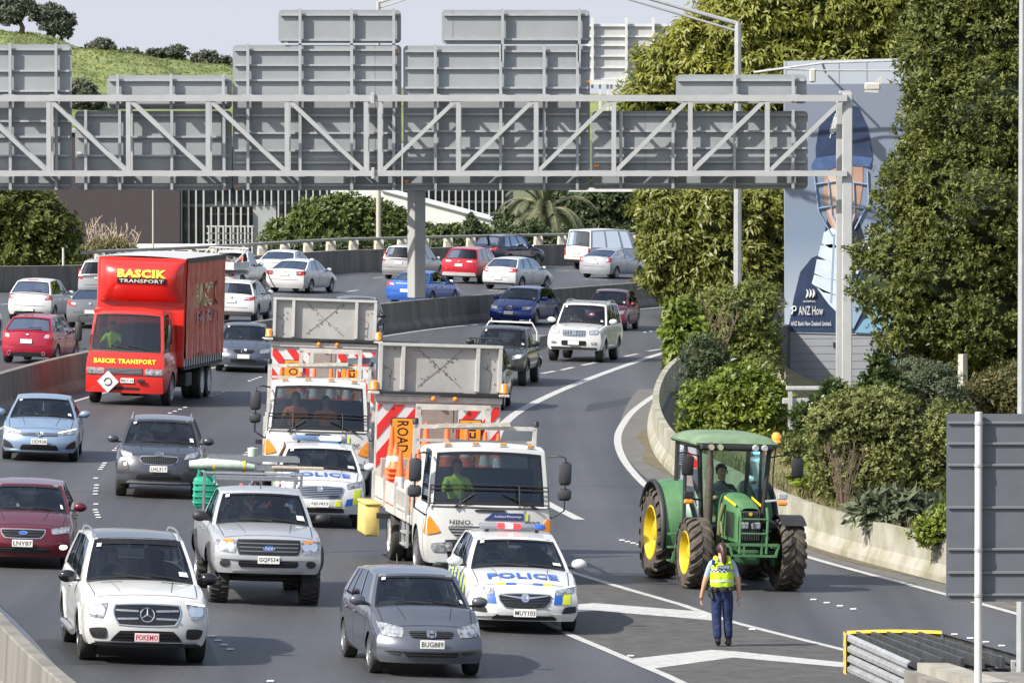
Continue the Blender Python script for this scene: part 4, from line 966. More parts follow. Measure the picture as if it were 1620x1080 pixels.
# 4 lifted silver ute
c = Car(L=5.35, W=1.90, H=1.90, wb=3.22, fo=.90, wr=.44, ww=.32, sill=.56, cowl=1.35, cowl_z=1.34, nose=1.17, rf=1.98, rr=3.25, rb=3.75, deck_z=1.36, tail_z=1.34, kf=.20, slope=.07, tumble=.80, windows=((.08, .44), (.50, .88)), open_tray=True, clad=False, style='five', tread=True)
PSV = paint('silver', (.47, .485, .51), .35, .30)
c.make('silver_ute', PSV, 'lifted silver ute with big mud tyres and a ladder on its rack', G_ON, cat='ute'); c.arches(BLK, .10, .05)
c.mirrors(BLK, 1.37, 1.78, 1.1); c.wipers(); c.handles(CHR); c.antenna(2.2)
c.headlights([(.56, .90), (.84, .93), (.90, 1.12), (.54, 1.14)]); c.grille([(-.50, .90), (.50, .90), (.53, 1.12), (-.53, 1.12)], bars=3, frame=BLK, barm=mat('grille_grey', (.12, .12, .13), .4), barw=.02); c.badge('text_oval_f', 1.0, .10)
c.fpatch('indicator', [(.60, 1.08), (.78, 1.09), (.78, 1.13), (.60, 1.13)], AMB, .02, .1, both=True)
c.grille([(-.50, .67), (.50, .67), (.52, .78), (-.52, .78)], bars=2, name='air_intake'); c.fpatch('bumper_bar', [(-.86, .80), (.86, .80), (.84, .87), (-.84, .87)], PSV, .035, .1, nu=14); c.fpatch('fog_lamp', [(.66, .66), (.82, .67), (.82, .78), (.64, .79)], BLK, .014, .5, both=True)
c.fpatch('skid_strip', [(-.62, .58), (.62, .58), (.60, .61), (-.60, .61)], SILV, .035, .1, nu=12); c.plate('GQP534', .80, off=.05)
U = MB(); U.box((0, .1, .55), (.9, 4.2, .16), 0, .03); U.tube([(-.7, -1.78, .44), (.7, -1.78, .44)], .07, 8); U.tube([(-.7, 1.44, .44), (.7, 1.44, .44)], .07, 8); U.build('chassis', BLK, c.root, smooth=40)
R = MB()
for y in (-.05, .62):
    R.tube([(-.72, y, 1.88), (-.74, y, 2.0), (.74, y, 2.0), (.72, y, 1.88)], .022, 6)
R.build('roof_bars', SILV, c.root, smooth=60)
RK = MB()
for sx in (-1, 1):
    RK.tube([(sx*.85, 1.2, 1.3), (sx*.85, 1.2, 2.02)], .025, 6); RK.tube([(sx*.85, 2.5, 1.3), (sx*.85, 2.5, 2.02)], .025, 6); RK.tube([(sx*.85, 1.1, 2.02), (sx*.85, 2.6, 2.02)], .025, 6)
for y in (1.2, 2.5): RK.tube([(-.85, y, 2.02), (.85, y, 2.02)], .025, 6)
RK.build('tray_rack', SILV, c.root, smooth=60)
place(c, 302, 508, 951, 'L'); driver(c.root, c.driver_loc, DARKCL, 'driver in the lifted silver ute')
UT = c.root; MW = lambda p: wm(UT) @ Vector(p)
def onute(name, label, cat, p, rz=0): return empty(name, MW(p), UT.rotation_euler, label, cat)
t = onute('ladder', 'folded aluminium ladder lying across the ute rack, seen end on', 'ladder', (.05, 1.9, 2.05), 0)
for z in (0., .15):
    for y in (-.22, .22): MB().box((0, y, z+.05), (1.6, .03, .09)).build('rail', SILV, t)
    for k in range(7): MB().box((-.72+k*.24, 0, z+.05), (.035, .42, .035)).build('rung', SILV, t)
TEAL = mat('teal_plastic', (.02, .30, .19), .45, var=.25, vs=6); YLP = mat('yellow_plastic', (.75, .5, .03), .5)
t = onute('jerry_can', 'ribbed green plastic tank standing in the ute tray', 'tank', (-.78, 1.75, 1.36), 0); J = MB(); J.box((0, 0, .28), (.42, .40, .56), 0, .06)
for k in range(4): J.box((0, 0, .10+k*.11), (.45, .43, .045), 0, .02)
J.build('tank', TEAL, t, smooth=50); MB().tube([(-.14, 0, .54), (-.12, 0, .66), (.12, 0, .66), (.14, 0, .54)], .035, 6).build('handle', TEAL, t, smooth=60)
t = onute('rolled_netting', 'roll of pale green netting tied with orange bands on the rack', 'netting', (-.45, 1.7, 2.12), 0); N_ = MB(); N_.tube([(-.62, .1, .0), (-.3, 0, .03), (.2, -.04, .01), (.5, 0, -.02)], [.07, .10, .09, .06], 10); N_.build('roll', mat('pale_netting', (.38, .50, .42), .9, col2=(.55, .60, .55), vs=14), t, smooth=60)
for x in (-.2, .32): MB().lathe([(.098, x-.03), (.105, x), (.098, x+.03)], 12, 0, 'x').build('band', YLP, t, smooth=60)
t = onute('tool_bucket', 'small pale bucket on top of the ute rack', 'bucket', (.02, 1.75, 2.24)); MB().lathe([(0, .02), (.075, 0), (.09, .20), (.0, .20)], 12).build('tub', mat('pale_green_plastic', (.5, .6, .5), .5), t, smooth=40)
t = onute('plank', 'pale timber plank lying across the rack beside the ladder', 'plank', (.82, 1.6, 2.12)); MB().box((0, 0, 0), (.9, .12, .05), 0, .01).build('board', mat('pale_timber', (.5, .42, .32), .7, var=.2, vs=9), t)
t = onute('tool_pile', 'jumble of dark tools and rope heaped in the ute tray', 'tools', (.15, 1.9, 1.38)); TP = MB()
for k in range(26):
    x, y = random.uniform(-.45, .6), random.uniform(-.5, .5); a = random.uniform(0, 6); TP.tube([(x, y, random.uniform(.0, .3)), (x+.25*cos(a), y+.25*sin(a), random.uniform(.1, .5))], random.uniform(.015, .05), 6, random.randrange(4))
TP.build('tools', [BLK, REDG, SILV, BLUEP], t, smooth=60); t.children  # noqa

# 5 maroon car, left edge
c = K(HATCH, L=4.46, W=1.78, H=1.48, wb=2.67, fo=.90, wr=.32, cowl=1.12, rf=1.95, rr=3.9, rb=4.3, slope=.15, kf=.26, style='ten')
PM = paint('maroon', (.13, .012, .024), .35, .25)
c.make('maroon_hatchback', PM, 'maroon hatchback cut off by the left edge above the white SUV', G_ON); c.mirrors(PM, 1.02, 1.5); c.wipers(); c.handles(PM)
c.headlights([(.52, .63), (.82, .66), (.86, .78), (.50, .73)]); c.grille([(-.33, .57), (.33, .57), (.42, .71), (-.42, .71)], bars=2, frame=CHR, rnd=.15, fw=.018); c.badge('oval', .655, .075)
c.grille([(-.48, .30), (.48, .30), (.50, .40), (-.50, .40)], bars=2, name='air_intake'); c.fpatch('fog_lamp', [(.66, .36), (.80, .37), (.80, .45), (.66, .45)], LAMPON, .014, .5, both=True); c.plate('LNY87', .47, off=.05)
place(c, -42, 119, 892, 'R'); driver(c.root, c.driver_loc, PALECL, 'driver in the maroon hatchback at the left edge', HAIRG)

# 6 light blue sedan
c = K(SEDAN, L=4.62, W=1.78, H=1.46, slope=.16, kf=.27); PB = paint('ice_blue', (.26, .36, .50), .4, .28)
c.make('light_blue_sedan', PB, 'light blue sedan beside the median barrier at the left edge', G_ON); c.mirrors(PB, 1.02, 1.62); c.wipers(); c.handles(PB)
c.headlights([(.44, .62), (.80, .65), (.86, .78), (.42, .69)], drl=[(.44, .67), (.84, .765), (.84, .78), (.44, .69)]); c.grille([(-.42, .60), (.42, .60), (.42, .67), (-.42, .67)], bars=2, barm=CHR); c.badge('ovals', .645, .075)
c.grille([(-.46, .27), (.46, .27), (.40, .40), (-.40, .40)], bars=3, name='air_intake'); c.fpatch('side_intake', [(.58, .30), (.84, .32), (.84, .52), (.66, .42)], BLK, .012, .2, both=True); c.fpatch('lower_lip', [(-.80, .235), (.80, .235), (.78, .265), (-.78, .265)], PB, .03, .1, nu=12); c.plate('UD938', .47, off=.05)
place(c, 1, 131, 725, 'R'); driver(c.root, c.driver_loc, GREYCL, 'driver in the light blue sedan', HAIRG); MB().box((0, 0, 0), (.02, .02, .22)).build('hanging_charm', WREF, c.root, loc=(0, -c.L/2+2.0, 1.2))

# 7 dark grey SUV
c = K(SUV, L=4.48, W=1.86, H=1.66, slope=.14, kf=.27, rim=SILV); PK = paint('graphite', (.07, .075, .09), .5, .27)
c.make('dark_grey_suv', PK, 'dark grey SUV with honeycomb grille in the lane behind the white SUV', G_ON); c.mirrors(PK, 1.14, 1.55); c.wipers(); c.handles(PK); c.rails(SILV)
c.headlights([(.52, .84), (.78, .88), (.84, 1.02), (.58, .95)]); c.grille([(-.34, .74), (.34, .74), (.44, .90), (-.44, .90)], bars=3, frame=CHR, rnd=.3, vert=14, fw=.016, barw=.008); c.badge('kia', .945, .085)
c.grille([(-.50, .42), (.50, .42), (.44, .52), (-.44, .52)], bars=2, name='air_intake'); c.fpatch('fog_lamp', [(.62, .60), (.80, .61), (.80, .80), (.66, .80)], BLK, .014, .3, both=True); c.fpatch('fog_lens', [(.67, .68), (.76, .68), (.76, .77), (.67, .77)], HLT, .022, .6, both=True)
c.plate('LHL317', .64, off=.05); c.fpatch('skid_strip', [(-.7, .33), (.7, .33), (.66, .37), (-.66, .37)], SILV, .03, .1, nu=12)
place(c, 183, 320, 783, 'R'); driver(c.root, c.driver_loc, GREYCL, 'driver in the dark grey SUV with honeycomb grille')

# 8 police SUV
c = K(SUV, L=4.65, W=1.85, H=1.60, slope=.13, kf=.27, rim=SILV, clad=False, style='ten')
c.make('police_suv', PWP, 'white police SUV with a lit blue roof light in front of the rear truck', 'police cars escorting the trucks'); c.mirrors(PWP, 1.14, 1.58, 1.05); c.wipers(); c.handles(PWP)
c.headlights([(.54, .80), (.82, .86), (.86, .97), (.52, .90)]); c.grille([(-.40, .62), (.40, .62), (.50, .84), (-.50, .84)], bars=6, frame=CHR, barm=CHR, rnd=.25, fw=.018); c.badge('roundel', .80, .06)
checkers(c, [(YELP, [(.66, .50), (.80, .50), (.82, .80), (.68, .78)]), (BLUEP, [(.50, .46), (.65, .48), (.67, .62), (.54, .60)])], c.fp, 1); checkers(c, [(YELP, [(.66, .50), (.80, .50), (.82, .80), (.68, .78)]), (BLUEP, [(.50, .46), (.65, .48), (.67, .62), (.54, .60)])], c.fp, -1)
checkers(c, [(YELP, [(.30, .46), (.42, .46), (.42, .57), (.34, .57)]), (YELP, [(-.42, .46), (-.30, .46), (-.34, .57), (-.42, .57)])], c.fp)
T = MB(); text_on(T, 'POLICE', lambda a, b, o: c.tp(a, b, o), -.60, .60, .34, .70, .022, bold=.03); T.build('hood_text', BLUEP, c.root)
c.grille([(-.50, .32), (.50, .32), (.48, .42), (-.48, .42)], bars=1, name='air_intake'); c.plate('NJU433', .50, off=.06); side_livery(c, .95, 4.4, .42, .98, 10); lightbar(c, [(-.28, .46, mat('dim_blue_lens', (.10, .18, .35), .15, coat=1)), (.22, .46, BLUON)])
place(c, 432, 573, 829, 'L')

# 9 grey mazda behind red truck
c = K(SEDAN, L=4.5, W=1.76, H=1.47, slope=.18, kf=.30); PDG = paint('blue_grey', (.10, .115, .15), .5, .27)
c.make('grey_sedan', PDG, 'blue grey sedan with winged badge between the red truck and the rear roadworks truck', G_ON); c.mirrors(PDG, 1.02, 1.6); c.wipers()
c.headlights([(.50, .60), (.78, .62), (.84, .76), (.50, .72)]); c.grille([(-.28, .60), (.28, .60), (.36, .71), (-.36, .71)], bars=1, frame=None, rnd=.3); c.badge('wing', .67, .075); c.grille([(-.42, .34), (.42, .34), (.38, .42), (-.38, .42)], bars=1, name='air_intake'); c.fpatch('fog_lamp', [(.62, .38), (.72, .38), (.72, .45), (.62, .45)], HLT, .014, .5, both=True)
c.plate(None, .50, off=.05); place(c, 343, 429, 586, 'R'); driver(c.root, c.driver_loc, PALECL, 'driver in the blue grey sedan beside the red truck')

# 13 white 4x4
c = K(SUV, L=4.9, W=1.88, H=1.96, wb=2.78, fo=.78, wr=.39, ww=.265, sill=.40, cowl=1.35, cowl_z=1.26, nose=1.10, rf=1.95, rr=4.45, rb=4.78, deck_z=1.28, tail_z=1.2, slope=.05, kf=.16, clad=False, tumble=.84, rslope=.02, windows=((.06, .34), (.38, .62), (.66, .93)), style='ten')
c.make('white_four_wheel_drive', PW, 'boxy white four wheel drive with bright grille, right of the dark flatbed ute', G_ON); c.mirrors(PW, 1.3, 1.65, 1.15); c.wipers(); c.handles(CHR); c.rails(SILV, .08); c.arches(PW, .09, .04)
c.headlights([(.50, .92), (.80, .94), (.84, 1.08), (.50, 1.08)]); c.grille([(-.38, .86), (.38, .86), (.40, 1.06), (-.40, 1.06)], bars=4, frame=CHR, barm=CHR, fw=.018, vert=8); c.badge('diamonds', .97, .07)
c.grille([(-.42, .56), (.42, .56), (.42, .72), (-.42, .72)], bars=2, name='air_intake'); c.fpatch('fog_lamp', [(.58, .60), (.78, .60), (.78, .68), (.58, .68)], HLT, .014, .3, both=True); c.fpatch('lower_lip', [(-.8, .42), (.8, .42), (.78, .50), (-.78, .50)], BLK, .03, .1, nu=12); c.plate(None, .64, off=.05)
RR = MB(); [RR.tube([(-.66, y, 1.95), (.66, y, 1.95)], .025, 6) for y in (-.2, .9)]; RR.build('roof_bars', SILV, c.root)
MB().patch(lambda a, b, o: c.roofpt(a, b, o), [(-.40, 2.25), (.40, 2.25), (.40, 3.0), (-.40, 3.0)], 5, 5, 0, .012, .1).build('sunroof', GLOSSBLK, c.root)
place(c, 865, 985, 573, 'R'); driver(c.root, c.driver_loc, PALECL, 'driver in the boxy white four wheel drive')

# 14 dark flatbed ute
def flatdeck(c, t0, m, z=1.02, w=1.86, h=.34, slats=True):
    y0 = -c.L/2+t0; L = c.L-t0+.25; D = MB(); D.box((0, y0+L/2, z), (w, L, .08), 0, .01); D.build('tray_deck', m, c.root)
    for sg in (-1, 1): MB().box((sg*(w/2-.02), y0+L/2, z+.04+h/2), (.035, L, h), 0, .006).build('tray_side', m, c.root)
    MB().box((0, y0+L-.02, z+.04+h/2), (w-.09, .035, h), 0, .006).build('tailgate', m, c.root)
    for sg in (-1, 1):
        for k in range(6): MB().box((sg*(w/2), y0+.1+k*(L-.2)/5, z+.04+h/2), (.03, .05, h+.02)).build('stake', m, c.root)
def cabute(**kw): 
    d = dict(L=5.2, W=1.80, H=1.76, wb=3.05, fo=.85, wr=.385, ww=.25, sill=.46, cowl=1.3, cowl_z=1.18, nose=1.03, rf=1.95, rr=3.15, rb=3.40, deck_z=1.2, tail_z=.80, slope=.10, kf=.22, tumble=.80, windows=((.10, .48), (.54, .92))); d.update(kw)
    return Car(**d)
c = cabute(top=[(0, 1.03), (.5, 1.13), (1.3, 1.18), (3.4, 1.18), (3.5, .84), (5.2, .82)]); PDK = paint('charcoal', (.075, .075, .078), .5, .3)
c.make('dark_flatbed_ute', PDK, 'charcoal flatbed ute with white headboard hoop and one lit headlamp', G_ON, cat='ute'); c.mirrors(BLK, 1.22, 1.7, 1.1); c.wipers()
c.headlights([(.50, .80), (.78, .84), (.84, 1.0), (.52, .94)]); c.fpatch('lit_headlamp', [(.60, .86), (.76, .88), (.76, .96), (.60, .94)], LAMPON, .02, .5, both=True, thick=.006); c.grille([(-.40, .74), (.40, .74), (.42, .95), (-.42, .95)], bars=3); c.grille([(-.42, .5), (.42, .5), (.42, .62), (-.42, .62)], bars=1, name='air_intake'); c.arches(BLK, .07, .03); flatdeck(c, 3.5, mat('tray_grey', (.22, .225, .23), .5, .3, var=.15))
H_ = MB(); y = -c.L/2+3.62; H_.tube([(-.86, y, .9), (-.82, y, 1.55), (-.66, y, 1.82), (.66, y, 1.82), (.82, y, 1.55), (.86, y, .9)], .03, 8); [H_.tube([(x, y, 1.82), (x, y, 1.93)], .02, 6) for x in (-.6, .6)]; H_.build('headboard_hoop', WHT, c.root, smooth=60)
BB = MB(); [BB.tube([(-.85, -c.L/2+.05, z), (.4, -c.L/2+.05, z)], .02, 6) for z in (1.18, 1.42)]; [BB.tube([(x, -c.L/2+.05, .8), (x, -c.L/2+.05, 1.42)], .018, 6) for x in (-.6, -.2)]; BB.tube([(.55, -c.L/2+.2, 1.05), (.45, -c.L/2+.05, 1.75)], [.014, .006], 5); BB.build('bull_bar', BLK, c.root, smooth=60)
place(c, 738, 858, 610, 'R'); driver(c.root, c.driver_loc, PALECL, 'driver in the charcoal flatbed ute')

# 14b black wagon hidden behind front board ; 14c dark one behind rear board
PBK = paint('black', (.012, .012, .014), .3, .2)
c = K(SUV, L=4.7, W=1.86, H=1.72, clad=True); c.make('black_suv', PBK, 'black SUV mostly hidden behind the silver board of the front truck', G_ON); c.mirrors(BLK, 1.16, 1.55); c.headlights([(.52, .84), (.78, .88), (.84, 1.02), (.58, .95)]); c.grille([(-.34, .74), (.34, .74), (.44, .90), (-.44, .90)]); c.plate(None, .5); c.handles(PBK)
place(c, 692, 811, 648, 'R')
c = K(WAGON, L=4.8, W=1.84, H=1.62); c.make('dark_blue_wagon', paint('dark_blue_grey', (.06, .075, .11), .5, .25), 'dark blue wagon mostly hidden behind the silver board of the rear truck', G_ON); c.mirrors(BLK); c.headlights([(.52, .63), (.80, .66), (.84, .78), (.52, .74)]); c.plate(None, .5)
place(c, 512, 607, 546, 'R')
# 15 blue hatch
c = K(HATCH, L=4.42, W=1.755, H=1.465, wb=2.64, fo=.90, wr=.32, slope=.18, kf=.28, style='ten'); PBL = paint('deep_blue', (.018, .045, .26), .4, .25)
c.make('blue_hatchback', PBL, 'deep blue hatchback next to the median in the oncoming lanes', G_ON); c.mirrors(PBL, 1.0, 1.5); c.wipers(); c.handles(PBL); c.headlights([(.50, .60), (.76, .62), (.84, .74), (.50, .72)], m=mat('yellowed_lens', (.6, .55, .42), .15, .3, coat=1)); c.grille([(-.28, .62), (.28, .62), (.36, .71), (-.36, .71)], bars=1, rnd=.3); c.badge('wing', .68, .085); c.grille([(-.42, .32), (.42, .32), (.38, .40), (-.38, .40)], bars=1, name='air_intake'); c.plate(None, .48, off=.05)
place(c, 773, 886, 515, 'R'); driver(c.root, c.driver_loc, DARKCL, 'driver in the deep blue hatchback')
# 16 dark red hatch
c = K(HATCH, L=3.9, W=1.695, H=1.53, wb=2.46, fo=.78, wr=.30, rr=3.4, rb=3.8, cowl=.88, rf=1.6); PRD = paint('dark_red', (.20, .014, .035), .3, .25)
c.make('dark_red_hatchback', PRD, 'dark red hatchback half hidden behind the white four wheel drive', G_ON); c.mirrors(PRD); c.wipers(); c.handles(PRD); c.headlights([(.50, .62), (.74, .64), (.80, .80), (.48, .74)]); c.grille([(-.3, .56), (.3, .56), (.34, .64), (-.34, .64)]); c.plate(None, .45)
place(c, 921, 1012, 523, 'R')

# ---------------- far carriageway, seen from behind
def rear_kit(c, light, z_plate=.78, bump=None, plate=True, wip=True, side=.25, badge=None, strip=None):
    c.taillights(light, side)
    if plate: c.plate(None, z_plate, False, off=.03)
    if bump: c.fpatch('rear_bumper', bump[0], bump[1], .02, .08, fn=c.rp, nu=12)
    if wip: p = Vector(c.ringR(-.05, .16)); q = Vector(c.ringR(-.6, .24)); MB().tube([p+Vector((0, .03, .02)), q+Vector((0, .035, .02))], .012, 5).build('rear_wiper', BLK, c.root)
    if badge: c.badge(badge[0], badge[1], badge[2], False)
    if strip: c.fpatch('chrome_strip', strip, CHR, .02, .05, fn=c.rp, nu=8)
PWH = PW
c = K(HATCH, L=3.9, W=1.695, H=1.53, wb=2.49, fo=.78, wr=.295, rr=3.35, rb=3.82, cowl=.92, rf=1.6, deck_z=1.04, tail_z=.99, rslope=.10, kr=.18)
c.make('white_hatchback', PWH, 'white hatchback with red tail lamps, behind the red hatchback on the left', G_OFF); rear_kit(c, [(.56, .78), (.80, .80), (.82, .92), (.62, .90)], .42, [[(-.62, .22), (.62, .22), (.52, .34), (-.52, .34)], BLK]); c.mirrors(PWH); c.handles(PWH); c.fpatch('high_brake_light', [(-.2, 1.42), (.2, 1.42), (.2, 1.45), (-.2, 1.45)], REDL, .0, 0, fn=lambda a, b, o: (a, Vector(c.ringR(0, 1.))[1]-.02, Vector(c.ringR(0, 1.))[2]+.0+(b-1.42)))
place(c, 12, 118, 508, 'R', True)
PRE = paint('bright_red', (.38, .012, .04), .25, .25)
c = K(HATCH, L=3.9, W=1.695, H=1.52, wb=2.43, fo=.80, wr=.31, rr=3.4, rb=3.83, cowl=.92, rf=1.6, deck_z=1.05, tail_z=1.0, rslope=.05, kr=.15, style='five')
c.make('red_hatchback', PRE, 'crimson hatchback with twin exhausts beside the median at the left', G_OFF); rear_kit(c, [(.54, .76), (.80, .78), (.82, .98), (.62, .98)], .70, [[(-.56, .22), (.56, .22), (.44, .36), (-.44, .36)], BLK], badge=('oval', .92, .05)); c.mirrors(PRE); c.handles(PRE); c.antenna()
for sg in (-1, 1): MB().lathe([(.045, -.02), (.055, 0), (.055, .06), (.04, .06), (.035, 0)], 14, 0, 'y', c=(sg*.55, c.L/2-.06, .33)).build('exhaust', CHR, c.root, smooth=50)
place(c, 2, 127, 576, 'R', True)
c = K(SEDAN, L=4.6, W=1.8, H=1.45); PGR = paint('mid_grey', (.20, .21, .23), .5, .3); c.make('grey_saloon', PGR, 'grey saloon between the white hatchback and the red truck', G_OFF); rear_kit(c, [(.50, .78), (.80, .80), (.82, .98), (.56, .96)], .60, wip=False, badge=('roundel', .90, .05)); c.mirrors(PGR); place(c, 104, 205, 520, 'R', True)
c = K(WAGON, L=4.6, W=1.8, H=1.62, rslope=.02); PSL = paint('pale_silver', (.42, .42, .43), .5, .3); c.make('silver_wagon', PSL, 'silver wagon peeping out behind the top left corner of the red truck', G_OFF); rear_kit(c, [(.66, .8), (.84, .82), (.86, 1.2), (.74, 1.2)], .9); c.mirrors(PSL); place(c, 122, 212, 474, 'R', True)
c = K(SUV, L=4.5, W=1.82, H=1.68, clad=False); c.make('white_van', PWH, 'white vehicle almost wholly outside the left edge beside the red hatchback', G_OFF); rear_kit(c, [(.6, .8), (.8, .82), (.82, 1.0), (.66, 1.0)], .9); place(c, -120, 5, 545, 'R', True)
c = K(SUV, L=4.44, W=1.83, H=1.60, clad=True, tail_z=1.08, deck_z=1.12); c.make('white_crossover', PWH, 'white crossover with roof rails right behind the red truck', G_OFF); rear_kit(c, [(.48, .88), (.82, .90), (.84, 1.02), (.52, .98)], .84, [[(-.84, .32), (.84, .32), (.82, .46), (-.82, .46)], mat('cladding_grey', (.12, .12, .12), .6)], badge=('roundel', .98, .045)); c.mirrors(PWH); c.handles(PWH); c.rails(SILV); place(c, 328, 431, 512, 'R', True)
c = cabute(L=4.9, top=[(0, 1.0), (.5, 1.1), (1.3, 1.15), (2.9, 1.15), (3.0, .84), (4.9, .82)], rr=2.7, rb=2.9, windows=((.1, .85),)); c.make('white_flatbed_ute', PWH, 'white flatbed ute carrying orange gear behind the red truck', G_OFF, cat='ute'); flatdeck(c, 3.05, WHT, 1.0, 1.8, .26); c.taillights([(.55, .70), (.80, .70), (.80, .80), (.55, .80)], 0); c.mirrors(BLK)
H_ = MB(); y = -c.L/2+3.1; H_.tube([(-.86, y+1.7, 1.3), (-.86, y, 1.85), (.86, y, 1.85), (.86, y+1.7, 1.3)], .04, 8); H_.tube([(-.6, y, 1.1), (-.6, y, 1.85)], .03, 6); H_.tube([(.6, y, 1.1), (.6, y, 1.85)], .03, 6); H_.build('headboard_hoop', WHT, c.root, smooth=60)
rt = place(c, 312, 424, 462, 'R', True); t = empty('gear_pile', wm(rt) @ Vector((0, 1.4, 1.05)), rt.rotation_euler, 'heap of orange hoses and gear on the tray of the white flatbed ute', 'gear'); TP = MB()
for k in range(22): x, y = random.uniform(-.6, .5), random.uniform(-.6, .6); a = random.uniform(0, 6); TP.tube([(x, y, random.uniform(0, .3)), (x+.3*cos(a), y+.3*sin(a), random.uniform(.1, .5))], random.uniform(.03, .07), 6, random.choice((0, 0, 1)))
TP.box((.1, .75, .1), (.5, .3, .25), 0, .05); TP.build('gear', [mat('red_orange', (.65, .10, .04), .6), GREYCL], t)
c = K(SEDAN, L=4.85, W=1.84, H=1.46); c.make('white_saloon', PWH, 'white saloon with dark rear window, farther of two white saloons', G_OFF); rear_kit(c, [(.52, .80), (.84, .82), (.84, .94), (.56, .92)], .6, wip=False, strip=[(-.4, .90), (.4, .90), (.4, .93), (-.4, .93)]); c.mirrors(PWH); place(c, 400, 503, 447, 'R', True)
c = K(SEDAN, L=4.66, W=1.81, H=1.46, rr=3.4, rb=4.3); c.make('white_sedan', PWH, 'white sedan with bright red tail lamps above the board of the rear truck', G_OFF); rear_kit(c, [(.54, .78), (.82, .78), (.84, .96), (.52, .96)], .80, wip=False, badge=('roundel', .94, .04)); c.mirrors(PWH); c.handles(PWH); place(c, 421, 533, 464, 'R', True)
c = K(WAGON, L=4.65, W=1.78, H=1.64); c.make('silver_estate', PSL, 'silver estate car with tall red tail lamps behind the gantry column', G_OFF); rear_kit(c, [(.68, .86), (.82, .86), (.78, 1.30), (.70, 1.30)], .80, [[(-.8, .3), (.8, .3), (.8, .46), (-.8, .46)], SILV]); c.mirrors(PSL); c.handles(PSL); place(c, 604, 704, 443, 'R', True)
c = K(SUV, L=4.7, W=1.81, H=1.70, clad=True); PR2 = paint('cherry_red', (.46, .010, .025), .25, .25); c.make('red_suv', PR2, 'cherry red SUV just right of the gantry column', G_OFF); rear_kit(c, [(.36, .98), (.84, .96), (.84, 1.12), (.40, 1.12)], .86, [[(-.84, .36), (.84, .36), (.80, .52), (-.80, .52)], WHT], badge=('diamonds', 1.04, .05)); c.mirrors(PR2); c.handles(PR2); place(c, 698, 797, 449, 'R', True)
c = K(SUV, L=4.9, W=1.93, H=1.70, clad=False); PNB = paint('midnight_blue', (.012, .02, .055), .4, .2); c.make('midnight_blue_suv', PNB, 'midnight blue SUV beyond the cherry red SUV', G_OFF); rear_kit(c, [(.52, .88), (.88, .90), (.90, 1.06), (.56, 1.02)], .86, strip=[(-.5, .92), (.5, .92), (.5, .95), (-.5, .95)]); c.mirrors(PNB); c.handles(PNB); c.rails(BLK); place(c, 739, 861, 424, 'R', True)
c = K(HATCH, L=4.2, W=1.76, H=1.49, wr=.31, rr=3.5, rb=4.02); c.make('pale_hatchback', paint('pale_silver_white', (.58, .60, .61), .25, .3), 'pale silver hatchback with round red lamps behind the blue hatchback', G_OFF); rear_kit(c, [(.50, .80), (.80, .82), (.82, .98), (.56, .98)], .52, [[(-.8, .24), (.8, .24), (.8, .33), (-.8, .33)], BLK], badge=('roundel', .90, .05)); c.mirrors(PSL); c.handles(PSL); place(c, 764, 874, 459, 'R', True)
PBB = paint('bright_blue', (.03, .13, .52), .35, .25)
c = K(SEDAN, L=4.6, W=1.78, H=1.43); c.make('bright_blue_saloon', PBB, 'bright blue saloon half hidden by the gantry column and the median', G_OFF); rear_kit(c, [(.46, .80), (.82, .82), (.82, .96), (.56, .95)], .62, wip=False, strip=[(-.4, .90), (.4, .90), (.4, .93), (-.4, .93)]); c.mirrors(PBB); c.handles(PBB); place(c, 611, 728, 484, 'R', True)
c = Car(L=4.85, W=1.70, H=2.12, wb=2.57, fo=1.1, wr=.33, sill=.35, cowl=.55, cowl_z=1.15, nose=1.0, rf=1.15, rr=4.68, rb=4.80, deck_z=1.18, tail_z=1.16, tumble=.88, rslope=.0, kr=.06, windows=((.05, .26), (.30, .62), (.65, .95)), blackpillar=False); c.make('white_minibus', PWH, 'tall white van with big rear window on the far carriageway at right', G_OFF, cat='van', glass=GLSD); rear_kit(c, [(.70, .70), (.82, .70), (.82, 1.12), (.72, 1.12)], .86, [[(-.8, .35), (.8, .35), (.8, .5), (-.8, .5)], BLK], side=.05); c.mirrors(PWH, 1.25, .6); c.handles(PWH); place(c, 895, 1014, 427, 'R', True)
c = K(HATCH, L=4.48, W=1.745, H=1.49, wb=2.7, fo=.92, wr=.31, cowl=1.0, rf=1.9, rr=3.2, rb=4.36, roofz=[(1.9, 1.42), (2.4, 1.49), (3.2, 1.40)], deck_z=1.10, tail_z=1.06, tumble=.74, windows=((.10, .42), (.46, .80))); c.make('silver_liftback', paint('cool_silver', (.40, .42, .45), .5, .3), 'silver liftback with sloping tail beside the tall white van', G_OFF); rear_kit(c, [(.62, .80), (.82, .80), (.82, 1.04), (.72, 1.04)], .78, badge=('ovals', .96, .05)); c.mirrors(PSL); c.handles(PSL); place(c, 917, 1021, 441, 'R', True)
# ================================================================== TRUCKS
def clip_rect(poly, x0, x1, z0, z1):
    def clip(p, ins, inter):
        out = []
        for i in range(len(p)):
            A, B = p[i-1], p[i]
            if ins(B):
                if not ins(A): out.append(inter(A, B))
                out.append(B)
            elif ins(A): out.append(inter(A, B))
        return out
    ix = lambda X: (lambda A, B: (X, A[1]+(B[1]-A[1])*(X-A[0])/(B[0]-A[0])))
    p = clip(poly, lambda q: q[0] >= x0, ix(x0)); p = clip(p, lambda q: q[0] <= x1, ix(x1)) if p else p
    return [(min(max(x, x0), x1), min(max(z, z0), z1)) for x, z in p]

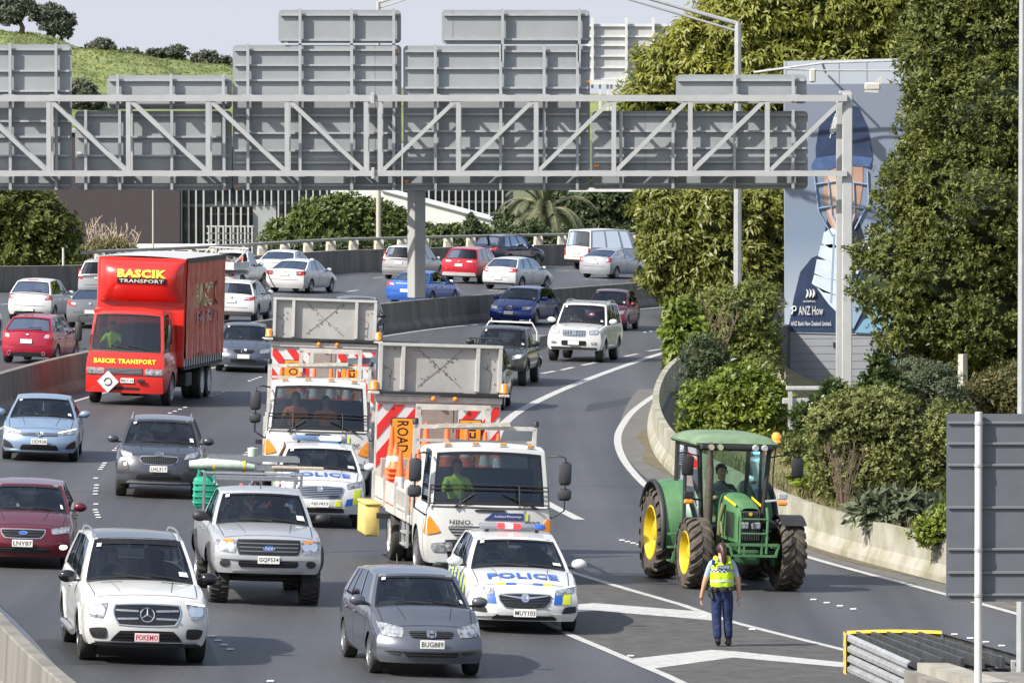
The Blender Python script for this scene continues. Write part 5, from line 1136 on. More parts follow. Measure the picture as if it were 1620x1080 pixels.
def cone(loc, rz, label, h=.9, tilt=(0, 0), stack=0):
    t = empty('traffic_cone', loc, rz, label, 'traffic cone', 'road cones carried on the trucks'); t.rotation_euler = teul(rz)
    for k in range(stack+1):
        z = k*.09; C = MB(); C.lathe([(.155, .03), (.112, h*.33), (.112, h*.33), (.085, h*.52), (.085, h*.52), (.060, h*.70), (.030, h), (0, h)], 14, 0, c=(0, 0, z), mis=[0, 0, 1, 1, 0, 0, 0]); C.box((0, 0, z+.02), (.36, .36, .04), 0, .015)
        C.build('cone_body', [ORG, WREF], t, smooth=50)
    return t
GREYP = mat('board_back_grey', (.44, .44, .43), .5, .2, col2=(.36, .35, .33), vs=1.8, det=8)
def roadworks_truck(name, label, front, rear, extra, orange_driver, z_board=3.08, flip=False):
    """front, rear: ground points of the middle of the bumper and of the back edge"""
    F = Vector(front); R = Vector(rear); F.z = R.z = 0; d = F-R; a = atan2(d.x, -d.y); Lt = d.length
    root = empty(name, (F.x, F.y, gz0(F.x)), teul(a), label, 'truck', 'roadworks trucks with arrow boards'); Pt = lambda x, y, z: (x, y, z)
    # cab (uses the vehicle shell, then re-parented under this truck)
    c = Car(L=2.05, W=2.38, H=2.50, wb=3, fo=1.10, wr=.47, ww=.27, sill=.36, axles=[1.10], cowl=.06, cowl_z=1.42, nose=1.30, rf=.30, rr=1.85, rb=1.98, deck_z=1.42, tail_z=1.42, slope=.02, rslope=0, kf=.14, kr=.0, drop=.015, crown=.13,
            tumble=.93, windows=((.10, .62),), bow=.12, bowr=.02, panel_rear=False, noseats=True, style='cap', top=[(0, 1.40), (.06, 1.42), (2.05, 1.42)], blackpillar=False)
    c._doors = [.25, 1.45]; CW = mat('truck_white', (.60, .60, .585), .35, coat=.35, var=.05, vs=2)
    cr = c.make('cab', CW, None, None, cat=None); 
    for k in list(cr.keys()): del cr[k]
    cab = c.body; cab.name = 'cab'
    for o in kids(cr):
        if o is not cab: o.parent = cab if o.name.split('.')[0] not in ('wheel',) else root
        o.location = Vector(o.location)+Vector((0, 1.02, 0)) if (o is cab or o.parent is root) else o.location
    cab.parent = root
    for o in kids(root):
        if o.name.startswith('wheel') or o is cab: pass
    bpy.data.objects.remove(cr); y0 = -1.025+1.02
    c.root = cab
    # front face fittings
    c.fpatch('panel_line', [(-1.04, 1.36), (1.04, 1.36), (1.04, 1.375), (-1.04, 1.375)], BLK, .006, 0, nu=14, thick=.004)
    c.fpatch('vent_slot', [(-.28, 1.30), (.30, 1.30), (.30, 1.345), (-.28, 1.345)], BLK, .02, .3)
    M = MB(); text_on(M, 'HINO', c.fp, -.72, -.34, 1.07, 1.15, .034, bold=.03); text_on(M, '500', c.fp, .62, .92, 1.08, 1.15, .03, bold=.03, shear=.3); M.build('maker_letters', mat('dark_chrome', (.12, .12, .12), .3, .6), cab)
    MB().patch(c.fp, [(-.10, 1.16), (.62, 1.16), (.62, 1.29), (.06, 1.29)], 8, 3, 0, .016, 0, .01).build('operator_sign', mat('navy_blue', (.035, .05, .16), .4), cab)
    M = MB(); text_on(M, 'Auckland Motorways', c.fp, .08, .58, 1.195, 1.25, .024, bold=.012); M.build('operator_text', WREF, cab); MB().patch(c.fp, [(.66, 1.16), (.70, 1.16), (.70, 1.29), (.66, 1.29)], 1, 1, 0, .018, 0, .01).build('lime_bar', YELP, cab)
    c.grille([(-.58, .80), (.58, .80), (.80, 1.04), (-.80, 1.04)], bars=4, m=mat('grille_dark', (.06, .06, .065), .5), barm=mat('grille_mid', (.25, .25, .26), .4), rnd=.15, barw=.022, frame=CW, fw=.02)
    for sg in (-1, 1):
        c.fpatch('corner_indicator', [(sg*.86, .92), (sg*1.14, .86), (sg*1.14, 1.06), (sg*1.08, 1.22)], AMB, .02, .15); f = c.sp(sg)
        MB().patch(f, [(.02, .86), (.18, .90), (.10, 1.0), (.04, 1.18)], 3, 3, 0, .014, .1).build('corner_indicator', AMB, cab)
        c.fpatch('headlight', [(sg*.66, .58), (sg*1.02, .56), (sg*1.06, .72), (sg*.64, .76)], HLT, .03, .25)
        MB().box((sg*1.06, -.88, .95), (.05, .09, .05), 0, .012).build('side_marker', AMB, cab)
    for k in range(9):
        u0 = -1.02+k*.2267; u1 = u0+.2267; m = BLK if k % 2 else WREF
        MB().patch(c.fp, [(u0+.08, .38), (u1+.08 if k < 8 else u1, .38), (u1, .80 if abs(u0+.11) > .62 else .78), (u0, .78)], 3, 2, 0, .012, 0, .006).build('bumper_stripe', m, cab)
    c.plate(None, .50, off=.06)
    for k in range(4):
        x = -.75+.5*k; p = Vector(c.roofpt(x, .42)); MB().box(p+Vector((0, 0, .03)), (.16, .14, .05), 0, .02).build('marker_base', CW, cab); MB().box(p+Vector((0, -.05, .055)), (.12, .06, .04), 0, .012).build('marker_lamp', AMB, cab)
    # stone guard on the windscreen
    S = MB(); g = lambda x, v: Vector(c.ringF(x, v))+Vector((0, -.09, 0))
    for v in (.04, .36, .29): S.tube([g(x/10, v) for x in range(-10, 11, 2)], .013, 5)
    for x in (-1, -.5, .5, 1.): S.tube([g(x, -.02), g(x, .37)], .014, 5)
    S.build('windscreen_guard', BLK, cab, smooth=60)
    for x0, x1 in ((-.55, -.1), (.35, .8)): MB().tube([g(x1 if x0 > 0 else x0-.05, -.03), g(x0+.3 if x0 < 0 else x0-.1, .22)], [.022, .012], 5).build('wiper', BLK, cab)
    for sg in (-1, 1):
        m = MB(); x = sg*1.36; m.tube([(sg*1.06, -.72, 2.30), (sg*1.22, -.92, 2.34), (x, -.92, 2.30), (x, -.92, 1.35), (sg*1.16, -.88, 1.22), (sg*1.08, -.80, 1.22)], .018, 6); m.build('mirror_arm', BLK, cab, smooth=60)
        MB().box((x, -.90, 2.02), (.23, .09, .42), 0, .05).build('wing_mirror', mat('mirror_black', (.05, .05, .055), .4), cab, smooth=50); MB().box((x, -.90, 1.64), (.25, .10, .22), 0, .06).build('wing_mirror', mat('mirror_black', (.05, .05, .055), .4), cab, smooth=50)
    MB().box((0, .30, 1.62), (1.9, .16, .8), 0, .05).build('cab_seats', INT, cab); MB().box((0, -.50, 1.42), (1.95, .5, .12), 0, .04).build('dashboard', INT, cab)
    yb = Lt
    # headboard frame behind cab
    H_ = MB(); y = 2.15
    for x in (-1.12, 1.08): H_.bar((x, y, .9), (x, y, 2.72), .07)
    H_.bar((-1.15, y, 2.70), (1.12, y, 2.70), .07); H_.bar((-1.12, y, 2.45), (1.08, y, 2.45), .05)
    for k in range(5): H_.bar((-1.0+k*.5, y, .95), (-1.0+k*.5, y, 1.5), .05)
    H_.build('headboard_frame', WDIRT, root); MB().bar((-.75, 2.05, 2.72), (.6, 2.05, 2.78), .16, .07).build('roof_light_bar', mat('clear_lamp_bar', (.45, .42, .36), .25, coat=.5, var=.3, vs=12), root)
    for x in (-1.12, 1.10): MB().lathe([(.0, 0), (.055, 0), (.055, .09), (.03, .11), (0, .11)], 10, 0, c=(x, 2.15, 2.74)).build('work_lamp', BLK, root, smooth=50)
    # chassis, deck
    C = MB(); C.box((0, (2.0+yb)/2, .78), (.9, yb-1.6, .22)); C.box((-.85, 3.6, .62), (.5, 1.1, .5), 0, .03); C.box((.85, 3.4, .62), (.5, 1.3, .5), 0, .03); C.build('chassis', BLK, root)
    MB().box((0, (2.3+yb)/2, .98), (2.36, yb-2.3, .14), 0, .01).build('deck', WDIRT, root)
    for sg in (-1, 1):
        for yy, w in ((5.55, .27),): add_wheel(root, sg*.98, yy, .47, .27, 'cap', WHT); add_wheel(root, sg*.70, yy, .47, .25, 'cap', WHT)
        # dropside gates with rails
        for k in range(3):
            ya = 2.5+k*(yb-2.7)/3; yc = ya+(yb-2.7)/3-.08; G_ = MB(); G_.bar((sg*1.17, ya, 1.45), (sg*1.17, yc, 1.45), .04, .05); G_.bar((sg*1.17, ya, 1.12), (sg*1.17, yc, 1.12), .04, .05)
            if k == 0:
                n = 8
                for j in range(n): yj = ya+(yc-ya)*(j+.5)/n; G_.bar((sg*1.17, yj, 1.1), (sg*1.17, yj, 1.45), .035)
            else: G_.box((sg*1.17, (ya+yc)/2, 1.28), (.03, yc-ya, .36))
            G_.build('side_gate', WDIRT, root)
        for k in range(4): MB().box((sg*1.19, 2.45+k*(yb-2.6)/3, 1.25), (.07, .07, .62)).build('stanchion', WDIRT, root)
    St = MB()
    for x in (-1.16, -1.0): St.bar((x, 2.5, .45), (x, 2.5, 1.2), .05)
    for x in (-1.16,): St.bar((x, 3.1, .45), (x, 3.1, 1.2), .05)
    for z in (.5, .72, .95): St.bar((-1.16, 2.5, z), (-1.16, 3.1, z), .12, .03)
    St.build('access_steps', STEEL, root)
    MB().box((-1.30, 5.0, .86), (.26, .06, .1)).build('bracket', BLK, root)
    # rear panel with red and white stripes and sign
    yp = yb-.15; zb0, zb1 = 1.35, z_board-.16
    PB_ = MB(); PB_.box((0, yp, (zb0+zb1)/2), (2.40, .06, zb1-zb0), 0, .004); PB_.box((0, yp-.04, zb1+.02), (2.44, .10, .12), 0, .01); PB_.build('rear_panel', WDIRT, root)
    BR = mat('brown_grey_panel', (.26, .22, .20), .7, var=.1); MB().box((.02, yp-.04, (zb0+zb1)/2-.05), (.66 if not flip else .5, .02, zb1-zb0-.12)).build('centre_door', BR, root)
    for (xa, xb) in ((-1.17, -.33), (.33, 1.17)):
        n = 7; hh = zb1-zb0-.1; ww = xb-xa; sgn = 1 if not flip else -1
        for k in range(-4, 9):
            # diagonal band clipped to the rectangle
            band = .215; x_off = xa+k*band*2
            q = [(x_off, zb0), (x_off+band, zb0), (x_off+band+hh*.8, zb0+hh), (x_off+hh*.8, zb0+hh)]
            if sgn < 0: q = [(xa+xb-x, z) for x, z in q][::-1]
            q = clip_rect(q, xa, xb, zb0, zb0+hh)
            if len(q) >= 3: MB().prism(q, lambda u, v, w: (u, yp-.034-w, v), .010).build('red_stripe', REDG, root)
        q = [(xa, zb0), (xb, zb0), (xb, zb0+hh), (xa, zb0+hh)]; MB().prism(q, lambda u, v, w: (u, yp-.031-w, v), .003).build('white_backing', WREF, root)
    OR = mat('sign_orange', (.85, .30, .03), .4)
    for x, tx in ((-.68, 'ROAD'), (.62, 'CLOSED')):
        w, h = .44, 1.04; zc = zb1-.34-.52; cz = zc; S = MB(); S.box((x, yp-.075, cz), (w, .02, h), 0, .008); s_ = S.build('fold_sign', mat('sign_black', (.012, .012, .012), .5), root); MB().box((x, yp-.089, cz), (w-.04, .012, h-.04), 0, .005).build('sign_face', OR, s_)
        T = MB()
        if tx == 'ROAD': text_on(T, tx, lambda a_, b_, o: (x+b_, yp-.097-o*.3, cz-a_), -.46, .14, -.11, .11, .0, bold=.012)
        else: text_on(T, tx, lambda a_, b_, o: (x-b_, yp-.097-o*.3, cz+a_), -.50, .47, -.11, .11, .0, bold=.012)
        if tx != 'ROAD': T.v = [v for v in T.v]
        T.build('sign_text', PTX, s_)
    MB().box((-.72, yp-.14, zb0+.16), (.74, .10, .60), 0, .01).build('lower_locker', mat('locker_tan', (.36, .30, .27), .7, var=.1), root)
    # crane-like gate frame in front of the panel
    GF = MB(); yy = yp-.9
    for x in (-.50, .84): GF.bar((x, yy, 1.1), (x, yy, zb1-.08), .09)
    GF.bar((-.54, yy, zb1-.08), (.88, yy, zb1-.08), .09, .10); GF.build('gantry_frame', WDIRT, root); MB().tube([(.18, yy, zb1-.1), (.18, yy, zb1-.55)], .012, 5).build('hook_chain', BLK, root)
    # board
    zt0 = z_board; hb = .92; wb_ = 2.36; bb = MB(); bb.box((0, yp, zt0+hb/2), (wb_, .05, hb), 0, .004); bd = bb.build('arrow_board', GREYP, root)
    Fm = MB(); FX = (-wb_/2+.03, -wb_/2+.46, wb_/2-.46, wb_/2-.03)
    for x in FX: Fm.box((x, yp-.075, zt0+hb/2), (.07, .12, hb-.07))
    Fm.box((0, yp-.075, zt0+hb-.025), (wb_+.02, .13, .05)); Fm.build('board_frame', mat('frame_light_grey', (.52, .52, .50), .5, .2, var=.08), bd); MB().box((0, yp-.08, zt0-.03), (wb_+.06, .16, .05), 0).build('board_hinge', BLK, bd)
    B2 = MB()
    for s1 in (-1, 1): B2.tube([(-.42*s1, yp-.033, zt0+.10), (.0, yp-.033, zt0+.45), (.42*s1, yp-.033, zt0+.82)], .0035, 4)
    for k in range(34):
        an = random.choice((-1, 1)); u = random.uniform(-.45, .45); B2.box((u+random.uniform(-.05, .05), yp-.032, zt0+.46+u*.8*an+random.uniform(-.05, .05)), (.016, .010, .016))
    for x in (-.95, .98):
        for k in range(6): B2.box((x+random.uniform(-.1, .1), yp-.032, zt0+random.uniform(.08, .85)), (.02, .012, .02))
        B2.tube([(x, yp-.03, zt0+.06), (x+.02, yp-.03, zt0+.4), (x-.15, yp-.03, zt0+.5)], .0035, 4)
    tag(B2.build('bolts_and_cables', mat('cable_rust', (.06, .03, .02), .7), bd), kind='stuff')
    for x in (-1.26, 1.24): o = MB().lathe([(0, 0), (.09, 0), (.09, .03), (.08, .04), (.08, .15), (.05, .18), (0, .18)], 12, 0, c=(x, yp-.1, zt0+.02)).build('beacon', AMB, root, smooth=50); MB().box((x, yp-.1, zt0-.03), (.2, .2, .05), 0, .01).build('beacon_bracket', WDIRT, root)
    for x in (-.12, .30): MB().ell((x, yp-.15, zt0-.12), (.05, .05, .05), 8, 6).build('hook_light', AMB, root)
    Mx = wm(root)
    return root, (lambda x, y, z: Mx @ Vector((x, y, z))), a, Lt
# front truck
fB = G(771, 924); rB = G(684, 874)
tB, LB, aB, LtB = roadworks_truck('roadworks_truck', 'front white roadworks truck, with yellow side bin, beside the police wagon', fB, rB, None, False)
YB = mat('yellow_bin', (.55, .43, .14), .6, var=.15, vs=4); b = MB(); b.box((-1.42, 6.3, .72), (.28, 1.2, .60), 0, .04); b.box((-1.42, 6.3, 1.03), (.31, 1.25, .06), 0, .02); b.build('side_bin', YB, tB, smooth=50)
driver(tB, (-.50, .88, 1.33), HIVIS, 'driver in hi vis yellow in the front roadworks truck', sc=1.1)
# rear truck
fA = G(499, 784); rA = G(506, 748)
tA, LA, aA, LtA = roadworks_truck('roadworks_truck', 'rear white roadworks truck partly hidden behind the police SUV', fA, rA, None, True, flip=True)
driver(tA, (-.50, .88, 1.33), HIVISO, 'driver in orange hi vis in the rear roadworks truck', sc=1.1); driver(tA, (.15, .9, 1.30), HIVISO, 'passenger in orange hi vis in the rear roadworks truck', sc=1.05)
R_ = MB(); R_.bar((1.0, LtA-1.0, 1.2), (1.15, LtA-.9, 2.75), .09); R_.bar((.55, LtA-1.0, 2.62), (1.25, LtA-.9, 2.66), .1, .14); R_.bar((1.22, LtA-1.0, 2.0), (1.0, LtA-1.0, 2.55), .05); R_.build('loader_crane', mat('crane_blue_grey', (.16, .21, .25), .5, .2), tA)
def conerow(Lf, a, specs, which):
    for x, y, z, h, st, lab in specs: cone(Lf(x, y, z), a, lab, h, stack=st)
conerow(LB, aB, [(-1.0, 6.5, 1.30, 1.15, 0, 'tall orange cone under the ROAD sign on the front truck, farthest left'), (-1.0, 5.1, 1.05, 1.05, 0, 'leftmost low orange cone above the side rails of the front truck'), (-.93, 4.2, 1.05, 1.05, 0, 'middle low orange cone above the side rails of the front truck'), (-.86, 3.4, 1.05, 1.0, 0, 'faded red cone beside the headboard of the front truck'),
    (-1.0, 5.8, 1.05, .5, 7, 'stack of orange cone bases at the left side of the front truck'), (-.35, 6.5, 1.6, .95, 0, 'orange cone at the right edge of the ROAD sign on the front truck'), (.05, 6.5, 1.6, .95, 0, 'orange cone before the brown panel of the front truck'), (.42, 6.5, 1.6, .95, 0, 'orange cone beside the chain of the front truck'), (.78, 6.5, 1.45, .95, 0, 'orange cone over the lower part of the front truck CLOSED sign'), (1.03, 6.5, 1.42, .95, 0, 'rightmost orange cone on the front truck'),
    (-.60, 5.6, 1.05, .5, 6, 'stack of orange cone bases below the ROAD sign of the front truck')], 'front')
conerow(LA, aA, [(-.92, 6.4, 1.5, 1.0, 0, 'leftmost cone on the rear truck'), (-.48, 6.4, 1.45, .95, 0, 'cone right of the ROAD sign on the rear truck'), (-.18, 6.4, 1.5, 1.0, 0, 'cone left of the brown panel on the rear truck'), (.20, 6.4, 1.5, 1.0, 0, 'cone on the brown panel of the rear truck'), (.58, 6.4, 1.5, 1.0, 0, 'cone left of the white post on the rear truck'), (.95, 6.0, 1.35, .95, 0, 'rightmost cone on the rear truck')], 'rear')

# ---------------- red curtain side truck
fT = G(195, 641); aT = None
F = Vector(fT); ang = teul(-radians(7.2))
RT = paint('truck_red', (.62, .025, .018), .0, .28); root = empty('curtain_side_truck', F, ang, 'red curtain side removal truck with yellow lettering in the oncoming lanes', 'truck')
c = Car(L=2.2, W=2.28, H=2.62, wb=3, fo=1.15, wr=.44, ww=.25, sill=.36, axles=[1.15], cowl=.05, cowl_z=1.46, nose=1.36, rf=.32, rr=1.95, rb=2.1, deck_z=1.46, tail_z=1.46, slope=.03, rslope=0, kf=.10, kr=0., drop=.015, crown=.12, tumble=.91, windows=((.08, .55),), bow=.12, bowr=.02, noseats=True, style='cap', top=[(0, 1.44), (.05, 1.46), (2.2, 1.46)], blackpillar=False)
c._doors = [.2, 1.5]; cr = c.make('cab', RT, None, None, cat=None)
for k in list(cr.keys()): del cr[k]
cab = c.body; cab.name = 'cab'
for o in kids(cr):
    if o is cab: o.location = (0, 1.1, 0); o.parent = root
    elif o.name.startswith('wheel'): o.location = Vector(o.location)+Vector((0, 1.1, 0)); o.parent = root
    else: o.parent = cab
bpy.data.objects.remove(cr); c.root = cab
T = MB(); text_on(T, 'BASCIK TRANSPORT', c.fp, -.86, .86, 1.14, 1.27, .014, bold=.045); T.build('front_lettering', mat('lettering_yellow', (.85, .72, .05), .5), cab)
c.grille([(-.52, .86), (.50, .86), (.50, 1.02), (-.52, 1.02)], bars=4, m=mat('grille_dark', (.06, .06, .065), .5), barm=SILV, rnd=0); c.headlights([(.56, .85), (1.04, .84), (1.08, 1.01), (.56, 1.01)])
for sg in (-1, 1): c.fpatch('bumper_indicator', [(sg*.72, .62), (sg*.90, .62), (sg*.90, .71), (sg*.72, .71)], AMB, .02, .2)
c.fpatch('bumper', [(-1.10, .34), (1.10, .34), (1.11, .80), (-1.11, .80)], RT, .05, .04, nu=16, thick=.06); c.fpatch('bumper_slot', [(-.45, .42), (.45, .42), (.45, .50), (-.45, .50)], BLK, .056, .1, thick=.01); c.fpatch('shadow_gap', [(-1.08, .80), (1.08, .80), (1.08, .83), (-1.08, .83)], BLK, .02, 0, nu=14)
P4 = MB(); P4.add([(x, -1.24, z) for x, z in ((-.42, .34), (-.12, .64), (-.42, .94), (-.72, .64))]+[(x, -1.20, z) for x, z in ((-.42, .34), (-.12, .64), (-.42, .94), (-.72, .64))], [(0, 1, 2, 3), (0, 4, 5, 1), (1, 5, 6, 2), (2, 6, 7, 3), (3, 7, 4, 0)]); dm = P4.build('diamond_placard', WREF, cab)
D = MB(); D.tube([(-.42+.10*cos(q*pi/8), -1.246, .64+.10*sin(q*pi/8)) for q in range(-6, 9)], .014, 5); D.build('placard_ring', BLK, dm)
c.plate('MEH154', .68, x=.10, off=.07); c.wipers(); MB().box((.48, -1.20, .69), (.22, .04, .09), 0, .02).build('tow_recess', BLK, cab)
for x, w in ((-1.30, .20), (1.24, .12)):
    m = MB(); m.tube([(x*.84, -.9, 2.4), (x, -1.15, 2.4), (x, -1.15, 1.5), (x*.84, -1.0, 1.5)], .016, 6); m.build('mirror_arm', BLK, cab, smooth=60); MB().box((x, -1.13, 1.98), (w, .08, .55), 0, .04).build('wing_mirror', BLK, cab, smooth=50)
V = MB(); V.patch(lambda a, b, o: c.roofpt(a, b, o), [(-1.0, .36), (1.0, .36), (.96, .62), (-.96, .62)], 12, 3, 0, .07, .1, .09); V.build('roof_visor', RT, cab, smooth=50)
MB().box((0, .1, 1.6), (1.9, .2, .9), 0, .05).build('cab_seats', INT, cab)
BW, BL, Z0, Z1, Y0 = 2.46, 6.2, .98, 3.98, 2.30
X = MB(); X.box((0, Y0+BL/2, (Z0+Z1)/2), (BW-.06, BL, Z1-Z0-.02)); X.build('box_core', mat('grey_liner', (.3, .3, .3), .8), root)
MB().box((0, Y0-.03, (1.0+Z1)/2), (BW, .10, Z1-1.0), 0, .03).build('front_bulkhead', RT, root)
# bulging air deflector
def dfy(a, b):
    q = max(0., 1-min(1., 2*abs(a)/(BW-.12))**5)**.5; v = min(max((b-2.78)/1.14, 0), 1); return Y0-.10-.62*q*max(0., sin(pi*min(1, .06+.94*v)))**.55*(.55+.45*v)
defl = lambda a, b, o=0.: (a, dfy(a, b)-o, b)
Df = MB(); Df.grid(lambda u, v: defl((u-.5)*(BW-.12), 2.78+v*1.14), 26, 16); Df.build('air_deflector', RT, root, smooth=50)
T = MB(); text_on(T, 'BASCIK', defl, -.60, .76, 3.44, 3.67, .03, bold=.05); T.build('deflector_lettering', mat('lettering_yellow', (.85, .72, .05), .5), root)
T = MB(); T.patch(defl, [(-.60, 3.27), (.76, 3.27), (.76, 3.43), (-.60, 3.43)], 14, 3, 0, .02, 0, .02); T.build('lettering_band', PTX, root); T = MB(); text_on(T, 'TRANSPORT', defl, -.54, .70, 3.30, 3.40, .03, bold=.03); T.build('deflector_lettering', WREF, root)
Rf = MB(); Rf.grid(lambda u, v: ((u-.5)*BW, Y0-.06+v*(BL+.08), Z1+.05*(1-(2*u-1)**2)+.012*sin(v*40)), 8, 40); Rf.build('roof_sheet', mat('roof_canvas_grey', (.42, .43, .44), .7, var=.1, vs=2), root, smooth=60)
CUR = mat('curtain_maroon', (.55, .055, .05), .3, coat=.6, col2=(.68, .20, .18), vs=1.2)
for sg in (-1, 1):
    MB().box((sg*(BW/2+.005), Y0+BL/2, Z1-.05), (.05, BL, .14)).build('top_rail', BLK if sg > 0 else STEEL, root); 
    f = lambda v, z, o=0.: (sg*(BW/2+.02+.030*sin(v*15+.4*sin(z*2))+.018*sin(v*37+z)+o), Y0+.05+v, z); Cg = MB(); Cg.grid(lambda u, w: f(u*(BL-.1), 1.22+w*(Z1-.12-1.22)), 180, 6); Cg.build('curtain', CUR, root, smooth=60)
    Sk = MB(); Sk.box((sg*(BW/2), Y0+BL/2, 1.12), (.03, BL, .22)); Sk.build('curtain_skirt', WDIRT, root); MB().box((sg*(BW/2-.01), Y0+BL/2, .96), (.06, BL, .08)).build('chassis_rail', BLK, root)
    for k in range(16):
        yy = Y0+.2+k*(BL-.4)/15; MB().box((sg*(BW/2+.025), yy, 1.16), (.02, .05, .36)).build('strap', BLK, root)
    T = MB(); tf_ = (lambda a, b, o=0.: f(a, b, .022)) if sg > 0 else (lambda a, b, o=0.: f(BL-a, b, .022))
    text_on(T, 'BASCIK', tf_, 1.2, 5.0, 2.60, 3.30, .03, bold=.04); T.build('curtain_lettering', mat('faded_yellow', (.42, .34, .12), .4, coat=.5), root); T = MB(); text_on(T, 'TRANSPORT', tf_, 1.2, 5.0, 2.14, 2.50, .03, bold=.02); T.build('curtain_lettering', mat('faded_white', (.42, .34, .34), .4, coat=.5), root)
Ch = MB(); Ch.box((0, Y0+BL/2, .80), (.95, BL, .22)); Ch.box((1.0, 3.4, .62), (.4, .9, .4), 0, .04); Ch.build('chassis', BLK, root)
for sg in (-1, 1):
    for yy in (5.8, 6.95): add_wheel(root, sg*1.02, yy, .46, .27, 'cap', WHT); add_wheel(root, sg*.74, yy, .46, .25, 'cap', WHT)
RTR = root; driver(root, (-.52, .9, 1.38), HIVIS, 'driver in hi vis yellow in the red truck', sc=1.1)
# ================================================================== TRACTOR
JG = mat('tractor_green', (.05, .155, .06), .5, coat=.10, col2=(.10, .21, .10), vs=2.2, bump=.05, bs=30); JY = mat('wheel_yellow', (.56, .43, .02), .5, coat=.1, var=.10, vs=4); MUD = mat('muddy_rubber', (.035, .033, .031), .85, col2=(.12, .095, .07), vs=6, bump=.3, bs=30)
gt = G(1159, 934); gt = G(1170, 931)
TR = empty('tractor', gt, teul(radians(12)), 'green tractor with yellow wheels and glazed cab driving up the exit ramp', 'tractor')      # origin: ground under front axle, nose towards -Y
def big_wheel(x, y, R, w, dirn):
    s = 1 if x > 0 else -1; W_ = MB(); rr = R*.60
    W_.lathe([(rr, -w*.42), (R*.80, -w*.48), (R*.90, -w*.46), (R*.945, -w*.36), (R*.955, 0), (R*.945, w*.36), (R*.90, w*.46), (R*.80, w*.48), (rr, w*.42), (rr*.97, 0), (rr, -w*.42)], 40, 0, 'x')
    n = 19
    for k in range(n):
        for sg in (-1, 1):
            a0 = 2*pi*(k+(.5 if sg > 0 else 0))/n; P_ = []
            m = 6
            for i in range(m+1):
                u = i/m; xx = sg*(.02+u*.50)*w; a = a0+dirn*u*.30; top_ = R*(1.0 if u < .75 else 1.0-.06*(u-.75)*4); lo = R*.93 if u < .8 else R*.86; th = .034/R*(1.3)
                P_.append((xx, a, th, top_, lo))
            vs = []; fs = []
            for (xx, a, th, tp_, lo) in P_:
                for aa, r in ((a-th*1.5, lo), (a-th, tp_), (a+th, tp_), (a+th*1.5, lo)): vs.append((xx, r*cos(aa), r*sin(aa)))
            for i in range(m):
                for q in range(3): fs.append((i*4+q, i*4+q+1, (i+1)*4+q+1, (i+1)*4+q))
            fs += [(0, 1, 2, 3), (m*4+3, m*4+2, m*4+1, m*4)]; W_.add(vs, fs)
    o = W_.build('wheel', MUD, TR, smooth=35, loc=(x, y, R))
    Rm = MB(); Rm.lathe([(rr*1.03, w*.43*s), (rr*.98, w*.45*s), (rr*.93, w*.36*s), (rr*.90, w*.12*s), (rr*.55, w*.05*s), (rr*.45, w*.16*s), (rr*.30, w*.20*s), (rr*.28, w*.30*s), (0, w*.32*s)], 32, 0, 'x')
    for k in range(8): a = 2*pi*k/8; Rm.ell((w*.22*s, rr*.36*cos(a), rr*.36*sin(a)), (.02, .022, .022), 6, 4, 1)
    Rm.build('rim', [JY, STEEL], o, smooth=40); return o
big_wheel(-.86, 0, .64, .44, 1); big_wheel(.86, 0, .64, .44, 1); big_wheel(-.89, 2.5, .82, .50, 1); big_wheel(.89, 2.5, .82, .50, 1)
# bonnet
def bon(u, v):
    yy = -.62+u*1.55; hw = (.235+.03*u)*(1 if u > .02 else .93); top = 1.50+.21*min(1, u*1.6)**.7; z0 = .88
    a = v*pi; x = -cos(a); sgn = 1 if x > 0 else -1; xx = sgn*abs(x)**.55*hw; zz = z0+(top-z0)*(sin(a)**.33 if 0 < v < 1 else 0); fr = max(0, 1-u*6)*.12*max(0, (zz-1.05)); return (xx*(1+.0), yy+fr, zz)
B_ = MB(); B_.grid(bon, 14, 24); B_.build('bonnet', JG, TR, smooth=55)
MB().box((0, -.56, 1.17), (.40, .06, .56), 0, .05).build('grille', mat('grille_black', (.02, .02, .02), .6), TR, smooth=40)
Gm = MB()
for k in range(9): Gm.box((-.17+k*.0425, -.60, 1.18), (.012, .02, .50))
Gm.build('grille_slats', mat('dark_green_black', (.05, .055, .05), .5), TR)
for sg in (-1, 1):
    MB().box((sg*.11, -.615, 1.19), (.17, .04, .12), 0, .03).build('headlight', HLT, TR, smooth=40); V = MB()
    for k in range(7): V.box((sg*.262, -.40+k*.09, 1.18), (.012, .03, .46))
    V.build('side_vent', mat('grille_black', (.02, .02, .02), .6), TR)
    MB().prism([(-.45, 1.56), (.35, 1.66), (.35, 1.62), (-.42, 1.52)], lambda a, b, w: (sg*(.225+w+.03*(a+.5)), a, b), .012).build('yellow_stripe', mat('stripe_yellow', (.85, .68, .02), .4), TR)
MB().disc(lambda a, b, o: (a, -.62-o, b), (0, 1.40), .035, 12, 0, .01, .01).build('badge', JY, TR)
Gd = MB(); y = -.80
for x in (-.23, .27): Gd.tube([(x, y, .70), (x, y-.02, 1.35), (x, y+.08, 1.52)], .022, 6)
for z in (1.06, 1.32): Gd.tube([(-.23, y-.02, z), (.27, y-.02, z)], .016, 6)
Gd.bar((-.42, y, .86), (.50, y, .86), .04, .05); Gd.bar((-.36, y, .66), (.44, y, .66), .04, .04); Gd.bar((-.42, y, .88), (-.36, y, .64), .04); Gd.bar((.50, y, .88), (.44, y, .64), .04)
for x in (-.15, .18): Gd.bar((x, y, .86), (x, y, .66), .035)
for x in (-.36, .42): Gd.bar((x, y, .82), (x, y+.55, .82), .05)
Gd.build('front_guard', JG, TR, smooth=50)
